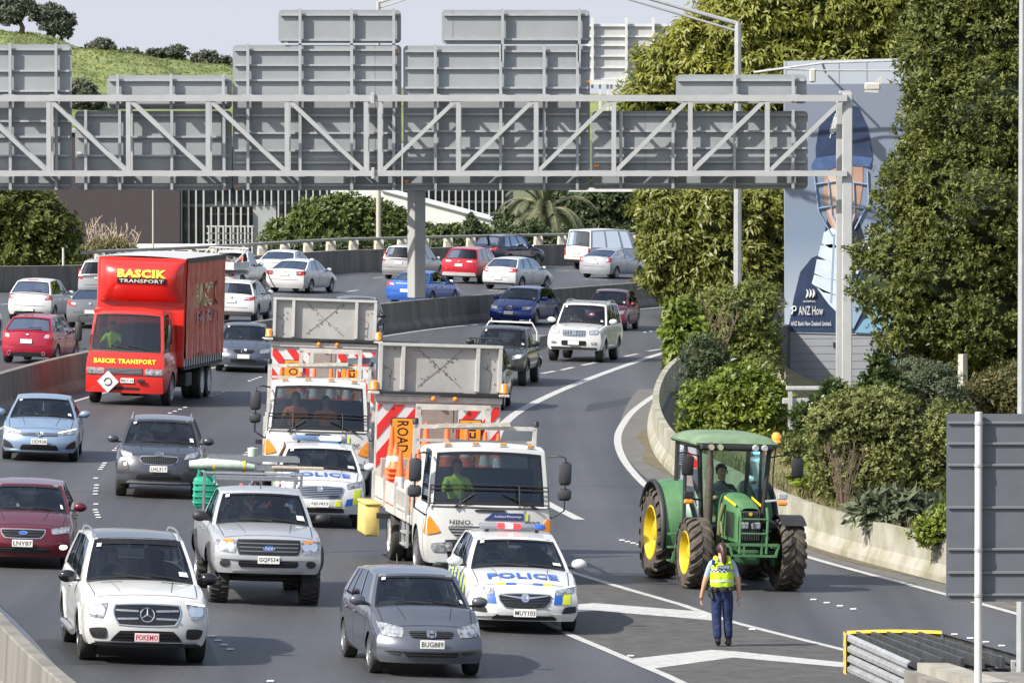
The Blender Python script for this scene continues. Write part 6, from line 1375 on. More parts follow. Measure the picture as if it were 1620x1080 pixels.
Ax = MB(); Ax.box((0, 0, .62), (1.35, .20, .16), 0, .04); Ax.box((0, .6, .80), (.42, 2.0, .42), 0, .05); Ax.box((0, -.45, .62), (.40, .40, .26), 0, .04); Ax.tube([(-.62, -.02, .64), (-.62, .0, .44)], .09, 8); Ax.tube([(.62, -.02, .64), (.62, .0, .44)], .09, 8); Ax.box((0, 2.5, .84), (1.5, .3, .32), 0, .06); Ax.build('axle_and_frame', mat('greasy_green', (.02, .07, .025), .6, var=.3, vs=6), TR, smooth=40)
MB().box((0, 1.4, .75), (.5, 2.0, .4), 0, .05).build('gearbox', BLK, TR)
# front fenders, rear fenders
for sg in (-1, 1):
    if sg > 0: F_ = MB(); F_.grid(lambda u, v: (.64+.46*v, .60*cos(radians(50+85*u))*1.18*-1, .64+.60*sin(radians(50+85*u))*1.20), 8, 2); F_.build('front_mudguard', BLK, TR, smooth=60)
    R_ = MB(); R_.grid(lambda u, v: (sg*(.66+.40*v), 2.55-1.0*cos(radians(-12+165*u))*.94, .84+.98*sin(radians(-12+165*u))-(.07*v*v)), 20, 4); R_.grid(lambda u, v: (sg*.665, 2.55-.94*cos(radians(-12+165*u))*(1-v*.62), .84+(.98*sin(radians(-12+165*u)))*(1-v*.55)), 20, 3); R_.build('rear_mudguard', JG, TR, smooth=50)
    L_ = MB(); L_.tube([(sg*1.07, 2.55-.95*cos(radians(-12+165*k/20)), .80+.97*sin(radians(-12+165*k/20))) for k in range(21)], .05, 6); L_.build('mudguard_lip', BLK, TR, smooth=60)
# cab: posts, roof, glass
def fr(x, y, z): return Vector((x, y, z))
b = {'fl': (-.56, .78, 1.02), 'fr': (.56, .78, 1.02), 'rl': (-.66, 2.45, 1.25), 'rr': (.66, 2.45, 1.25), 'ml': (-.70, 1.55, .78), 'mr': (.70, 1.55, .78)}
t_ = {'fl': (-.66, .74, 2.52), 'fr': (.66, .74, 2.52), 'rl': (-.68, 2.35, 2.52), 'rr': (.68, 2.35, 2.52), 'ml': (-.72, 1.55, 2.52), 'mr': (.72, 1.55, 2.52)}
Pp = MB()
for k in b: Pp.tube([b[k], t_[k]], .036 if k[0] == 'm' else .045, 8)
for a, c_ in (('fl', 'ml'), ('ml', 'rl'), ('fr', 'mr'), ('mr', 'rr'), ('rl', 'rr'), ('fl', 'fr')): Pp.tube([b[a], b[c_]], .04, 6); Pp.tube([t_[a], t_[c_]], .04, 6)
Pp.build('cab_frame', BLK, TR, smooth=60)
CG = glass_mat('cab_glass', (.72, .90, .82), .03, .86)
for nm_, q in (('windscreen', ('fl', 'fr')), ('rear_window', ('rl', 'rr')), ('door_glass', ('fl', 'ml')), ('door_glass', ('fr', 'mr')), ('side_glass', ('ml', 'rl')), ('side_glass', ('mr', 'rr'))):
    MB().add([b[q[0]], b[q[1]], t_[q[1]], t_[q[0]]], [(0, 1, 2, 3)]).build(nm_, CG, TR)
Ro = MB(); Ro.grid(lambda u, v: ((u-.5)*1.62*(1-.05*(2*v-1)**4), .52+v*2.0, 2.60+.17*(1-(2*u-1)**4)**.6*(1-(2*v-1)**6)**.6 if True else 0), 16, 16); Ro.box((0, 1.52, 2.58), (1.60, 1.98, .09), 0, .04); Ro.build('cab_roof', mat('dusty_roof_green', (.10, .17, .095), .7, col2=(.17, .24, .15), vs=2.5), TR, smooth=50)
MB().box((0, .56, 2.53), (1.40, .12, .13), 0, .04).build('roof_front_panel', BLK, TR)
for x in (-.50, -.33, .33, .50): L = MB(); L.lathe([(0, -.07), (.05, -.07), (.062, -.03), (.062, .0), (0, .0)], 12, 0, 'y', c=(x, .50, 2.53)); L.build('work_lamp', LAMPW if x < 0 else STEEL, TR, smooth=50)
St = MB(); St.box((0, 1.75, 1.12), (.52, .50, .14), 0, .06); St.box((0, 2.02, 1.45), (.50, .14, .62), 0, .06); St.build('seat', mat('tan_seat', (.30, .26, .20), .8), TR, smooth=50)
MB().box((0, .95, 1.20), (.42, .30, .42), 0, .08).build('console', BLK, TR, smooth=50); SW = MB(); SW.tube([(.20*cos(k*pi/8), .20*sin(k*pi/8), 0) for k in range(17)], .015, 6, caps=False); SW.tube([(0, 0, 0), (0, -.25, -.4)], .02, 6); SW.build('steering_wheel', BLK, TR, smooth=60, loc=(0, 1.22, 1.62), rot=(.5, 0, 0))
MB().box((0, 1.6, .98), (1.2, 1.5, .06)).build('cab_floor', BLK, TR)
Ex = MB(); Ex.tube([(-.50, .52, 1.0), (-.50, .52, 1.2), (-.50, .52, 2.1), (-.50, .54, 2.46), (-.50, .48, 2.60)], [.05, .075, .075, .045, .042], 12); Ex.build('exhaust_stack', mat('rusty_steel', (.09, .075, .065), .7, .3, var=.4, vs=30), TR, smooth=50)
for sg in (-1, 1):
    A_ = MB(); A_.tube([(sg*.66, .72, 2.35), (sg*1.0, .60, 2.42), (sg*1.12, .58, 2.40)], .014, 5); A_.build('mirror_arm', BLK, TR, smooth=60); MB().box((sg*(.90 if sg < 0 else 1.16), .60, 2.18), (.22, .06, .36), 0, .03).build('wing_mirror', BLK, TR, smooth=50)
    A_ = MB(); A_.tube([(sg*.60, .70, 1.55), (sg*.80, .60, 1.58)], .02, 5); A_.box((sg*.88, .56, 1.66), (.18, .10, .12), 0, .02); A_.build('lamp_bracket', BLK if sg < 0 else STEEL, TR); MB().box((sg*.88, .53, 1.53), (.17, .08, .08), 0, .02).build('indicator', AMB, TR)
Bk = MB(); Bk.tube([(.82, 1.0, 1.55), (.78, .9, 2.0), (.80, .85, 2.60)], .012, 5); Bk.build('beacon_pole', BLK, TR); Bn = MB(); Bn.lathe([(0, 0), (.085, 0), (.085, .03), (.075, .04), (.085, .12), (.05, .18), (0, .19)], 14, 0, c=(.80, .85, 2.62)); Bn.build('beacon', mat('beacon_amber', (1, .32, .03), .2, coat=1, emit=(1, .25, .02), es=.5), TR, smooth=50)
for k in range(3): MB().box((-.86, 1.35, .40+k*.24), (.34, .22, .03)).build('step', JG, TR)
Lg = MB(); Lg.bar((-.98, 1.25, .36), (-.80, 1.32, 1.05), .05); Lg.bar((-.72, 1.45, .36), (-.72, 1.45, 1.0), .04); Lg.build('step_frame', JG, TR)
Lv = MB(); Lv.tube([(-.33, .35, .75), (-.34, .3, 1.25), (-.28, .28, 1.52)], [.05, .04, .05], 8); Lv.tube([(-.38, -.1, .9), (-.36, .1, 1.2)], .03, 6); Lv.build('loader_mount', mat('dusty_olive', (.13, .15, .06), .8), TR, smooth=50)
MB().box((.66, .15, 1.16), (.50, .5, .16), 0, .04).build('battery_box', BLK, TR)
driver(TR, (0, 1.68, 1.20), DARKCL, 'tractor driver in dark jacket and cap seen through the cab glass', sc=1.22)

# ================================================================== POLICE OFFICER ON FOOT
pw = G(1142, 1022); PX, PY = pw.x, pw.y
# walking away from the camera; y+ is forward. arms a little out from the sides
navy = mat('navy_trousers', (.011, .024, .085), .85, var=.45, vs=7, bump=.7, bs=9); shirt = mat('pale_blue_shirt', (.30, .38, .50), .85, var=.08, vs=12); shoe = mat('black_shoe', (.012, .012, .012), .35)
n = {'pel': (0, 0, .90, .155, .11), 'wai': (0, .0, 1.05, .135, .095), 'che': (0, .01, 1.24, .155, .105), 'shc': (0, .0, 1.36, .12, .09), 'nk': (0, .01, 1.45, .05, .055), 'hd': (0, .03, 1.55, .074, .088), 'tp': (0, .03, 1.64, .062, .074),
     'hl': (-.085, 0, .82, .105, .11), 'kl': (-.085, .03, .47, .082, .085), 'al': (-.07, -.03, .10, .064, .070), 'hr': (.090, 0, .82, .112, .12), 'kr': (.10, .06, .47, .082, .085), 'ar': (.118, .06, .10, .064, .070),
     'sl': (-.175, 0, 1.35, .062, .065), 'el': (-.275, .0, 1.06, .042, .045), 'wl': (-.325, .05, .82, .028, .032), 'sr': (.175, 0, 1.35, .062, .065), 'er': (.265, .0, 1.06, .042, .045), 'wr': (.285, .05, .81, .028, .032),
     'pl': (-.333, .06, .765, .028, .036), 'pr': (.292, .06, .755, .028, .036)}
e = [('pel', 'wai'), ('wai', 'che'), ('che', 'shc'), ('shc', 'nk'), ('nk', 'hd'), ('hd', 'tp'), ('pel', 'hl'), ('hl', 'kl'), ('kl', 'al'), ('pel', 'hr'), ('hr', 'kr'), ('kr', 'ar'), ('shc', 'sl'), ('sl', 'el'), ('el', 'wl'), ('wl', 'pl'), ('shc', 'sr'), ('sr', 'er'), ('er', 'wr'), ('wr', 'pr')]
def pf(c):
    arm = abs(c.x) > .19 and c.z > .70
    if arm: return 2 if c.z < 1.14 else 1
    if c.z > 1.43: return 2
    if c.z > .99: return 1
    return 0
PO = skin('person', n, e, 'pel', [navy, shirt, SKIN], None, 2, pf); PO.location = (PX, PY, pw.z); PO.rotation_euler = (0, 0, radians(4))
tag(PO, 'policewoman in yellow hi vis vest and navy trousers walking towards the tractor', 'person')
# fingers: four curled chains and a thumb rooted in each palm
for sg, px_, pz, nmh in ((-1, -.335, .755, 'hand'), (1, .294, .745, 'hand')):
    Hn = MB()
    for k, ln in enumerate((.070, .078, .073, .058)):
        y = .095-.022*k; base = Vector((px_, y-.005, pz-.02)); Hn.tube([base, base+Vector((0, 0, -ln*.5)), base+Vector((-sg*.012, -.004, -ln*.85)), base+Vector((-sg*.028, -.008, -ln*1.05))], [.0105, .0098, .009, .0065], 7)
    Hn.tube([(px_-sg*.01, .085, pz+.03), (px_-sg*.03, .115, pz), (px_-sg*.038, .122, pz-.035)], [.013, .011, .008], 7); Hn.build(nmh, SKIN, PO, smooth=60)
VST = mat('vest_yellow', (.52, .80, .02), .6, var=.10, vs=14, bump=.4, bs=16); CHKB = mat('check_navy', (.015, .03, .16), .5)
def torso(u, z, o=0.):     # closed ring around the torso
    a = 2*pi*u; k = min(max((z-.97)/.43, 0), 1); rx = .178+.020*sin(pi*k)+(.0 if k < .8 else -(k-.8)*.25); ry = .135+.015*sin(pi*k); return ((rx+o)*cos(a), .005+(ry+o)*sin(a), z)
V_ = MB(); V_.grid(lambda u, v: torso(u, .97+.40*v, .008*sin(u*40)*(1-v)), 36, 12)
for sx in (-1, 1): V_.tube([(sx*.105, -.10, 1.34), (sx*.10, -.06, 1.42), (sx*.10, .03, 1.435), (sx*.105, .11, 1.36)], [.045, .042, .04, .045], 8)
V_.build('hi_vis_vest', VST, PO, smooth=60)
S1 = MB(); S1.grid(lambda u, v: torso(u, 1.035+.035*v-.02*sin(2*pi*u), .006), 36, 1); S1.build('reflective_band', WREF, PO, smooth=60)
S2 = MB(); 
for r in range(2):
    for k in range(36):
        if (k+r) % 2: u0 = k/36; S2.add([torso(u0, 1.215+r*.022, .007), torso(u0+1/36, 1.215+r*.022, .007), torso(u0+1/36, 1.237+r*.022, .007), torso(u0, 1.237+r*.022, .007)], [(0, 1, 2, 3)])
S2.build('check_band', CHKB, PO)
S4 = MB(); S4.grid(lambda u, v: torso(u, 1.213+.048*v, .004), 36, 1); S4.build('check_backing', WREF, PO)
bk = lambda a, b, o=0.: (a, -.150-o, b)
MB().box((0.01, -.150, 1.295), (.20, .012, .058), 0, .003).build('back_patch', CHKB, PO); T = MB(); text_on(T, 'POLICE', bk, -.078, .098, 1.278, 1.312, .009, bold=.03); T.build('back_text', WREF, PO)
Bl = MB(); Bl.grid(lambda u, v: torso(u, .925+.055*v, -.004), 30, 2); Bl.box((-.19, -.02, .88), (.07, .12, .16), 0, .02); Bl.box((.01, -.15, .93), (.10, .05, .10), 0, .015); Bl.box((-.12, -.13, .925), (.07, .05, .09), 0, .015); Bl.box((.13, -.12, .93), (.07, .05, .07), 0, .015); Bl.tube([(-.18, -.06, .88), (-.16, -.09, .78)], [.035, .03], 8); Bl.build('duty_belt', BLK, PO, smooth=50)
MB().box((-.15, -.115, 1.37), (.05, .04, .09), 0, .01).build('radio', CHKB, PO)
Hr = MB(); Hr.ell((0, .02, 1.585), (.083, .100, .100), 16, 12); HT = mat('brown_hair', (.055, .020, .013), .45, var=.5, vs=70); Hr.tube([(.0, -.075, 1.60), (.01, -.115, 1.54), (.02, -.125, 1.45), (.025, -.12, 1.36), (.03, -.115, 1.31)], [.045, .048, .046, .036, .008], 12); Hr.build('hair', HT, PO, smooth=60)
for sg, x, y, s_ in ((-1, -.065, -.03, .25), (1, .115, .06, 0)):
    Fx = MB(); Fx.box((0, .05, .045), (.09, .24, .075), 0, .03); Fx.tube([(0, -.02, .05), (0, -.02, .12)], .045, 8); o = Fx.build('shoe', shoe, PO, smooth=50, loc=(x, y, .005+.03*(s_ > 0)), rot=(-s_, 0, sg*.1))
for x in (-.078, .105): pass
# ================================================================== SIGN GANTRY
GY = 245.; gs = FPX/GY; gal = mat('gantry_paint', (.42, .43, .435), .5, .1, var=.07, vs=1.2); SB = mat('sign_back_grey', (.29, .31, .325), .55, .1, var=.07, vs=.8); SBR = mat('sign_rail', (.38, .395, .41), .5, .15, var=.08)
GA = empty('sign_gantry', (P(990, 500, GY).x, GY, 0), 0, 'steel truss gantry spanning the motorway and carrying the big sign backs', 'gantry')
def gx(px): return P(px, 200, GY).x-GA.location.x
def gz(py): return P(800, py, GY).z
def gb(name, a, b, w, h, m=gal, Y=0., par=GA): return MB().bar((gx(a[0]), Y, gz(a[1])), (gx(b[0]), Y, gz(b[1])), w, h).build(name, m, par)
for Y in (0, 1.15):
    gb('top_chord', (-120, 155.5), (1340, 155.5), .20, .24, Y=Y); gb('bottom_chord', (-120, 274.5), (1340, 274.5), .20, .20, Y=Y)
vx = [-49, 77, 203, 329, 454, 579, 601, 725, 848, 971, 1092, 1214]
for px in vx:
    gb('truss_post', (px, 160), (px, 271), .17, .17); gb('truss_post', (px+1, 160), (px+1, 271), .15, .15, Y=1.15); MB().bar((gx(px), 0, gz(157)), (gx(px), 1.15, gz(157)), .1, .1).build('cross_tie', gal, GA); MB().bar((gx(px), 0, gz(273)), (gx(px), 1.15, gz(273)), .1, .1).build('cross_tie', gal, GA)
for i in range(5): gb('truss_diagonal', (vx[i]+4, 160), (vx[i+1]-5, 269), .15, .15, Y=.0); gb('truss_diagonal', (vx[i]+4, 160), (vx[i+1]-5, 269), .12, .12, Y=1.15)
for i in range(6, 11): gb('truss_diagonal', (vx[i]+5, 269), (vx[i+1]-5, 160), .15, .15); gb('truss_diagonal', (vx[i]+5, 269), (vx[i+1]-5, 160), .12, .12, Y=1.15)
gb('truss_diagonal', (1219, 269), (1332, 160), .15, .15)
for py in (155, 274): MB().box((gx(590), -.02, gz(py)), (.12, .34, .42), 0, .01).build('splice_plate', gal, GA)
# columns
MB().box((gx(1341), .25, (gz(147)-5)/2), (.38, .38, gz(147)+5), 0, .03).build('column', gal, GA); MB().box((gx(1330), .9, (gz(160)-5)/2), (.24, .24, gz(160)+5), 0, .02).build('column', gal, GA); MB().box((gx(1337), .3, gz(146)), (.44, .44, .1), 0, .01).build('column_cap', gal, GA)
Cm = MB(); Cm.box((0, 0, gz(278)/2+.57), (.52, .52, gz(278)-1.14), 0, .03, rz=radians(33)); Cm.build('column', mat('column_concrete', (.33, .33, .32), .8, var=.12, vs=1.5, streak=True), GA, loc=(gx(657.5), 2.0, 0))
# sign panels: (x0, x1, y0, y1, posts, rails, label)
def rrect(x0, x1, z0, z1, r, n=5):
    p = []
    for cx, cz, a0 in ((x1-r, z1-r, 0), (x0+r, z1-r, pi/2), (x0+r, z0+r, pi), (x1-r, z0+r, 3*pi/2)):
        p += [(cx+r*cos(a0+pi/2*k/n), cz+r*sin(a0+pi/2*k/n)) for k in range(n+1)]
    return p
def panel(x0, x1, y0, y1, posts, rails, label, Y=1.55, split=(), root=None, ptop=None, pbot=None, mm=SB):
    t = root or empty('overhead_sign', (P((x0+x1)/2, 200, GY).x, GY+Y, gz(y1)), 0, label, 'sign', 'grey sign backs on the gantry'); ox = t.location.x-GA.location.x; oz = t.location.z
    X = lambda px: gx(px)-ox; Z = lambda py: gz(py)-oz
    MB().prism(rrect(X(x0), X(x1), Z(y1), Z(y0), .16), lambda u, v, w: (u, .06-w, v), .06).build('sign_plate', mm, t)
    for px in split: MB().box((X(px), -.003, (Z(y0)+Z(y1))/2), (.02, .006, Z(y0)-Z(y1)-.05)).build('plate_joint', mat('joint_dark', (.18, .19, .2), .6), t)
    for py in rails: MB().box(((X(x0)+X(x1))/2, -.06, Z(py)), (X(x1)-X(x0)-.14, .115, .075)).build('rail', SBR, t)
    for px in posts:
        a = ptop if ptop is not None else y0-2; b_ = pbot if pbot is not None else y1-1
        m = MB(); zc = (Z(a)+Z(b_))/2; hh = Z(a)-Z(b_); m.box((X(px), -.31, zc), (.11, .02, hh)); m.box((X(px), -.22, zc), (.02, .17, hh)); m.box((X(px), -.13, zc), (.11, .02, hh)); m.build('post', SBR, t)
        for py in (155.5, 274.5):
            if a < py < b_: MB().box((X(px), -.62, Z(py)+(.12 if py < 200 else -.1)), (.42, .55, .05)).build('clamp', gal, t)
    return t
panel(-90, 109, 70, 302, (12, 85, -60), (78, 112, 144, 192, 217, 247, 294), 'leftmost sign back, rising above the left end of the truss')
panel(114.5, 364, 176, 302, (132, 186, 269, 352), (183, 217, 247, 294), 'wide low sign back between the leftmost and the tall ones')
panel(166, 364, 119, 173, (183, 268, 351), (127, 166), 'narrow strip plate standing on the second sign from the left')
panel(365.5, 634, 71, 302, (390, 473, 555, 622), (79, 103, 127, 183, 211, 239, 258, 294), 'tall sign back left of the centre gap with a small plate over it', split=(592,))
panel(438.5, 633.5, 15, 68, (473, 555, 622), (23, 63), 'small plate on top of the tall sign left of the centre gap', pbot=71)
panel(637, 934, 72, 302, (688, 792, 861, 914), (81, 108, 139, 181, 208, 235, 257, 292), 'widest tall sign back right of the centre gap')
panel(698.5, 933.5, 15, 70, (795, 917), (23, 62), 'small plate on top of the widest tall sign', split=(716,), pbot=98)
panel(937.5, 1281, 176, 300, (983, 1066, 1164, 1257), (182, 208, 235, 257, 292), 'low sign back at the right end beside the gantry column', split=(1022,))
panel(1071, 1279, 118, 164, (1164, 1257), (127,), 'narrow strip plate above the low sign at the right end')
for i_, (sx, sy, w_, h_, m_) in enumerate(((629, 82, 6, 5, AMB), (375, 295, 8, 6, AMB), (125, 242, 7, 4, WREF), (452, 68, 7, 4, WREF), (930, 129, 6, 4, AMB), (643, 287, 7, 5, AMB), (944, 262, 8, 4, AMB))):
    q = P(sx, sy, GY+1.5); o = MB().box((q.x, q.y-.012, q.z), (w_/gs, .01, h_/gs)).build('panel_sticker', m_); par = min([t for t in bpy.data.objects if t.name.startswith('overhead_sign')], key=lambda t: abs(t.location.x-q.x)+abs(t.location.z+1.5-q.z)); o.parent = par; o.matrix_parent_inverse = Matrix.Translation(-par.location)
# second gantry farther up the road
Y2 = 330.
g2 = empty('far_sign', (P(1010, 90, Y2).x, Y2, P(1010, 137, Y2).z), 0, 'pale sign back on a farther gantry, partly behind the yellow green tree', 'sign'); X = lambda px: P(px, 100, Y2).x-g2.location.x; Z = lambda py: P(1000, py, Y2).z-g2.location.z
PLS = mat('pale_sign_back', (.44, .45, .45), .5, .1, var=.05); MB().box(((X(925)+X(1130))/2, 0, (Z(38)+Z(126))/2), (X(1130)-X(925), .06, Z(38)-Z(126)), 0, .01).build('sign_plate', PLS, g2)
for py in (41, 58, 72, 89, 107, 125): MB().box(((X(925)+X(1130))/2, -.08, Z(py)), (X(1130)-X(925), .12, .08)).build('rail', WHT, g2)
for px in (937, 990.5, 1033, 1086): MB().box((X(px), -.27, (Z(28)+Z(140))/2), (.13, .26, Z(28)-Z(140))).build('post', WHT, g2)
MB().bar((X(900), -.6, Z(131)), (X(1230), -.6, Z(131)), .2, .2).build('chord', WHT, g2); MB().bar((X(900), -.6, Z(300)), (X(1230), -.6, Z(300)), .2, .2).build('chord', WHT, g2)
for px in (949, 961, 967, 978, 1040): MB().bar((X(px), -.5, Z(131)), (X(px+(4 if px == 978 else 0)), -.5, Z(175)), .12, .12).build('strut', WHT, g2)
MB().box((X(1235), -.6, (Z(131)-14)/2), (.4, .4, Z(131)+14)).build('column', WHT, g2)
# ================================================================== LAMP POSTS
LP = mat('lamp_post_grey', (.40, .41, .42), .5, .2, var=.1, vs=3)
def lamppost(px, py_top, Y, r, label, arm=None, z0=-5, m=LP, n=8):
    b_ = P(px, py_top, Y); t = empty('lamp_post', (b_.x, Y, z0), 0, label, 'lamp post'); M = MB(); M.tube([(0, 0, 0), (0, 0, b_.z-z0)], [r*1.1, r*.8], n); M.build('pole', m, t, smooth=40)
    if arm:
        a = P(arm[0], arm[1], Y); A = MB(); A.tube([(0, 0, b_.z-z0-.05), (a.x-b_.x, 0, a.z-z0)], [r*.55, r*.4], 6); A.tube([(0, 0, b_.z-z0-.35), (a.x-b_.x, 0, a.z-z0-.25)], r*.3, 6); A.build('arm', m, t, smooth=50)
        H = MB(); s = 1 if a.x > b_.x else -1; H.box((a.x-b_.x+s*.3, 0, a.z-z0+.02), (.8, .3, .12), 0, .05); H.build('lantern', m, t, smooth=50)
    return t
lamppost(1167.5, 36, 257, .165, 'tall pale lamp post with long arm rising through the right end of the gantry', arm=(985, -14), z0=-3.5)
lamppost(598.5, 3, 345, .13, 'lamp post behind the parapet, left of the gantry column', arm=(648, -10), m=mat('tan_pole', (.42, .40, .35), .6))
lamppost(242, 290, 350, .055, 'thin pole before the dark brick building', m=mat('tan_pole', (.42, .40, .35), .6)); lamppost(100, 392, 300, .06, 'short white marker pole before the dark tree on the left', m=WHT)
lamppost(1617.5, -30, 92, .055, 'pale pole cut by the right edge of the picture', z0=0)
t = lamppost(1523, 560, 168, .15, 'short square concrete post below the dark tree', z0=-1, m=mat('pale_concrete_post', (.42, .40, .36), .8, var=.1), n=4)
# ================================================================== SIGN BACK, NEAR RIGHT
NY = 88.; tz = P(1557, 655, NY).z; bz = P(1557, 952, NY).z; x0 = P(1498, 800, NY).x; x1 = P(1617, 800, NY).x; t = empty('road_sign', (P(1548, 800, NY).x, NY, 0), 0, 'dark grey back of a tall ribbed road sign at the right edge', 'sign'); o = t.location.x
DKS = mat('dark_sign_back', (.115, .125, .145), .5, .1, var=.08, vs=2); MB().prism(rrect(x0-o, x1-o+.3, bz, tz, .06), lambda u, v, w: (u, .12-w, v), .02).build('sign_plate', DKS, t)
for py in (669, 702, 736, 803, 869, 906, 941): MB().box(((x0+x1)/2-o+.15, .085, P(1500, py, NY).z), (x1-x0+.26, .035, .035), 0, .006).build('rail', mat('dark_sign_rail', (.17, .18, .20), .5, .2), t)
MB().tube([(0, 0, 0), (0, 0, P(1548, 651, NY).z)], .052, 14).build('post', WHT, t, smooth=50)
for py in (669, 736, 869, 941): MB().lathe([(.056, -.02), (.062, -.02), (.062, .02), (.056, .02)], 12, 0, c=(0, 0, P(1500, py, NY).z)).build('clamp', STEEL, t, smooth=40)
# ================================================================== CRASH CUSHION
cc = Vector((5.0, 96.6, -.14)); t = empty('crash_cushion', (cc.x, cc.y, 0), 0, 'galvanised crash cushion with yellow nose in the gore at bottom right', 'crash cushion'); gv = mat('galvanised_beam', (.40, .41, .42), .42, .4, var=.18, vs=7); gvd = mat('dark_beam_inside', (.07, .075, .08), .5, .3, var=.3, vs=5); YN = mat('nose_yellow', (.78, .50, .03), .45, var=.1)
A0 = Vector((0, 0, 0)); A1 = Vector((.62, -4.8, 0)); B0 = Vector((1.35, -.05, 0)); B1 = Vector((2.35, -4.4, 0))
def wbeam(name, a, b, z, h, m, out, seg, par):
    d = (b-a); 
    for k in range(seg):
        p = a+d*(k/seg); q = a+d*((k+1.12)/seg); nrm = Vector((d.y, -d.x, 0)).normalized()*out; M = MB()
        pr = [(0, 0), (.05, .12), (.055, .32), (.0, .44), (.0, .56), (.055, .68), (.05, .88), (0, 1)]
        vs = []; ex = .012*(seg-k)/seg*2
        for e in (p, q):
            for w, v in pr: vs.append(tuple(e+nrm*(w+ex)+Vector((0, 0, z+h*v))))
            for w, v in reversed(pr): vs.append(tuple(e+nrm*(w+ex-.012)+Vector((0, 0, z+h*v))))
        n = 16; M.add(vs, [(i, (i+1) % n, n+(i+1) % n, n+i) for i in range(n)]+[tuple(range(n)), tuple(range(2*n-1, n-1, -1))]); M.build(name, m, par)
wbeam('beam_panel', A0, A1, .52, .28, gv, 1, 7, t); wbeam('beam_panel', A0, A1, .22, .28, gv, 1, 7, t)
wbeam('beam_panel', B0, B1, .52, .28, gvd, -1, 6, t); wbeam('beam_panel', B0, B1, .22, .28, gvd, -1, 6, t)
for k in range(1, 6):
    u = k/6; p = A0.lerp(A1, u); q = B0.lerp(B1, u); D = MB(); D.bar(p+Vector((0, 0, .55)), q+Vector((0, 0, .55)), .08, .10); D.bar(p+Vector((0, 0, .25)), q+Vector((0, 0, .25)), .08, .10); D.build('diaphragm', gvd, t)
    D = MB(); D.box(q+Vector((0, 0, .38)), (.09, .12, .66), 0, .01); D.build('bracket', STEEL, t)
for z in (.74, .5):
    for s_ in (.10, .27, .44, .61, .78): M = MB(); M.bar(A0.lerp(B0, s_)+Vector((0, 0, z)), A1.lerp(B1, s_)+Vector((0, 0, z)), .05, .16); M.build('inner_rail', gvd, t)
Nz = MB(); Nz.grid(lambda u, v: (A0.x-.05+(B0.x-A0.x+.08)*u, A0.y+.05+.22*sin(pi*u), .20+.62*v), 10, 3); Nz.grid(lambda u, v: (A0.x-.07+.02*u, A0.y+.06-.42*u, .20+.62*v), 2, 3); Nz.build('nose', YN, t, smooth=60)
Mt = MB(); Mt.grid(lambda u, v: (A0.x-.02+(B0.x-A0.x+.06)*u, A0.y+.06+.22*sin(pi*u)-.20*v, .825-.03*v), 10, 1); Mt.build('yellow_top', YN, t)
ce = empty('concrete_end_block', (5.58, 91.6, -.16), 0, 'weathered concrete block behind the crash cushion at bottom right', 'barrier'); M = MB(); M.prism([(-.05, 0), (2.9, -.5), (4.4, -9), (1.2, -9)], lambda a, b, w: (a, b, w), .84); M.build('block', CONCD, ce); M = MB(); M.prism([(.12, -.25), (.55, -.3), (2.2, -8), (1.7, -8)], lambda a, b, w: (a, b, .842+w), .13); M.build('coping', CONC, ce); MB().box((2.35, -2.3, .93), (.8, .5, .18), 0, .02).build('step_block', CONC, ce)
# ================================================================== BILLBOARD
BYY = 262.; t = empty('billboard', (P(1340, 400, BYY).x, BYY, -5), 0, 'tall billboard with a cricketer in helmet and white gloves beyond the gantry column', 'billboard'); ox = t.location.x
def bp(px, py, o=0.): q = P(px, py, BYY); return (q.x-ox, -o, q.z+5)
def bpoly(name, pts, m, o, hh=.006): return MB().prism(pts, lambda a, b, w: bp(a, b, o+w), hh).build(name, m, t)
wallm = mat('billboard_block', (.30, .31, .34), .8, var=.06, vs=1); skyb = bpy.data.materials.new('print_background'); skyb.use_nodes = True; nn2 = skyb.node_tree; ge2 = nn2.nodes.new('ShaderNodeNewGeometry'); sp2 = nn2.nodes.new('ShaderNodeSeparateXYZ'); mr2 = nn2.nodes.new('ShaderNodeMapRange'); cr2 = nn2.nodes.new('ShaderNodeValToRGB')
mr2.inputs[1].default_value = P(0, 525, BYY).z; mr2.inputs[2].default_value = P(0, 130, BYY).z; cr2.color_ramp.elements[0].color = (.44, .50, .56, 1); cr2.color_ramp.elements[1].color = (.20, .225, .29, 1); cr2.color_ramp.elements[1].position = .85; e_ = cr2.color_ramp.elements.new(.38); e_.color = (.20, .26, .36, 1)
nn2.links.new(ge2.outputs['Position'], sp2.inputs[0]); nn2.links.new(sp2.outputs[2], mr2.inputs[0]); nn2.links.new(mr2.outputs[0], cr2.inputs[0]); nn2.links.new(cr2.outputs[0], nn2.nodes['Principled BSDF'].inputs[0]); nn2.nodes['Principled BSDF'].inputs['Roughness'].default_value = .5
MB().prism([(1242, 97), (1442, 92), (1470, 700), (1244, 700)], lambda a, b, w: bp(a, b, -1.5+w), 1.5).build('wall', wallm, t)
for k in range(14):   # block courses
    y = 535+k*12; bpoly('block_course', [(1244, y), (1450, y-1), (1450, y-.4), (1244, y+.6)], mat('course_grey', (.22, .23, .25), .8), .004, .006)
for px in (1243, 1327, 1371, 1415): bpoly('top_panel_joint', [(px, 98), (px+1, 98), (px+1, 132), (px, 133)], mat('joint_dark', (.18, .19, .2), .6), .004)
bpoly('top_panel', [(1242, 97), (1445, 92), (1445, 133), (1242, 135)], mat('pale_panel', (.40, .44, .50), .6), .0, .003)
bpoly('print_sheet', [(1241, 134), (1446, 132), (1448, 531), (1241, 526)], skyb, .02, .02)
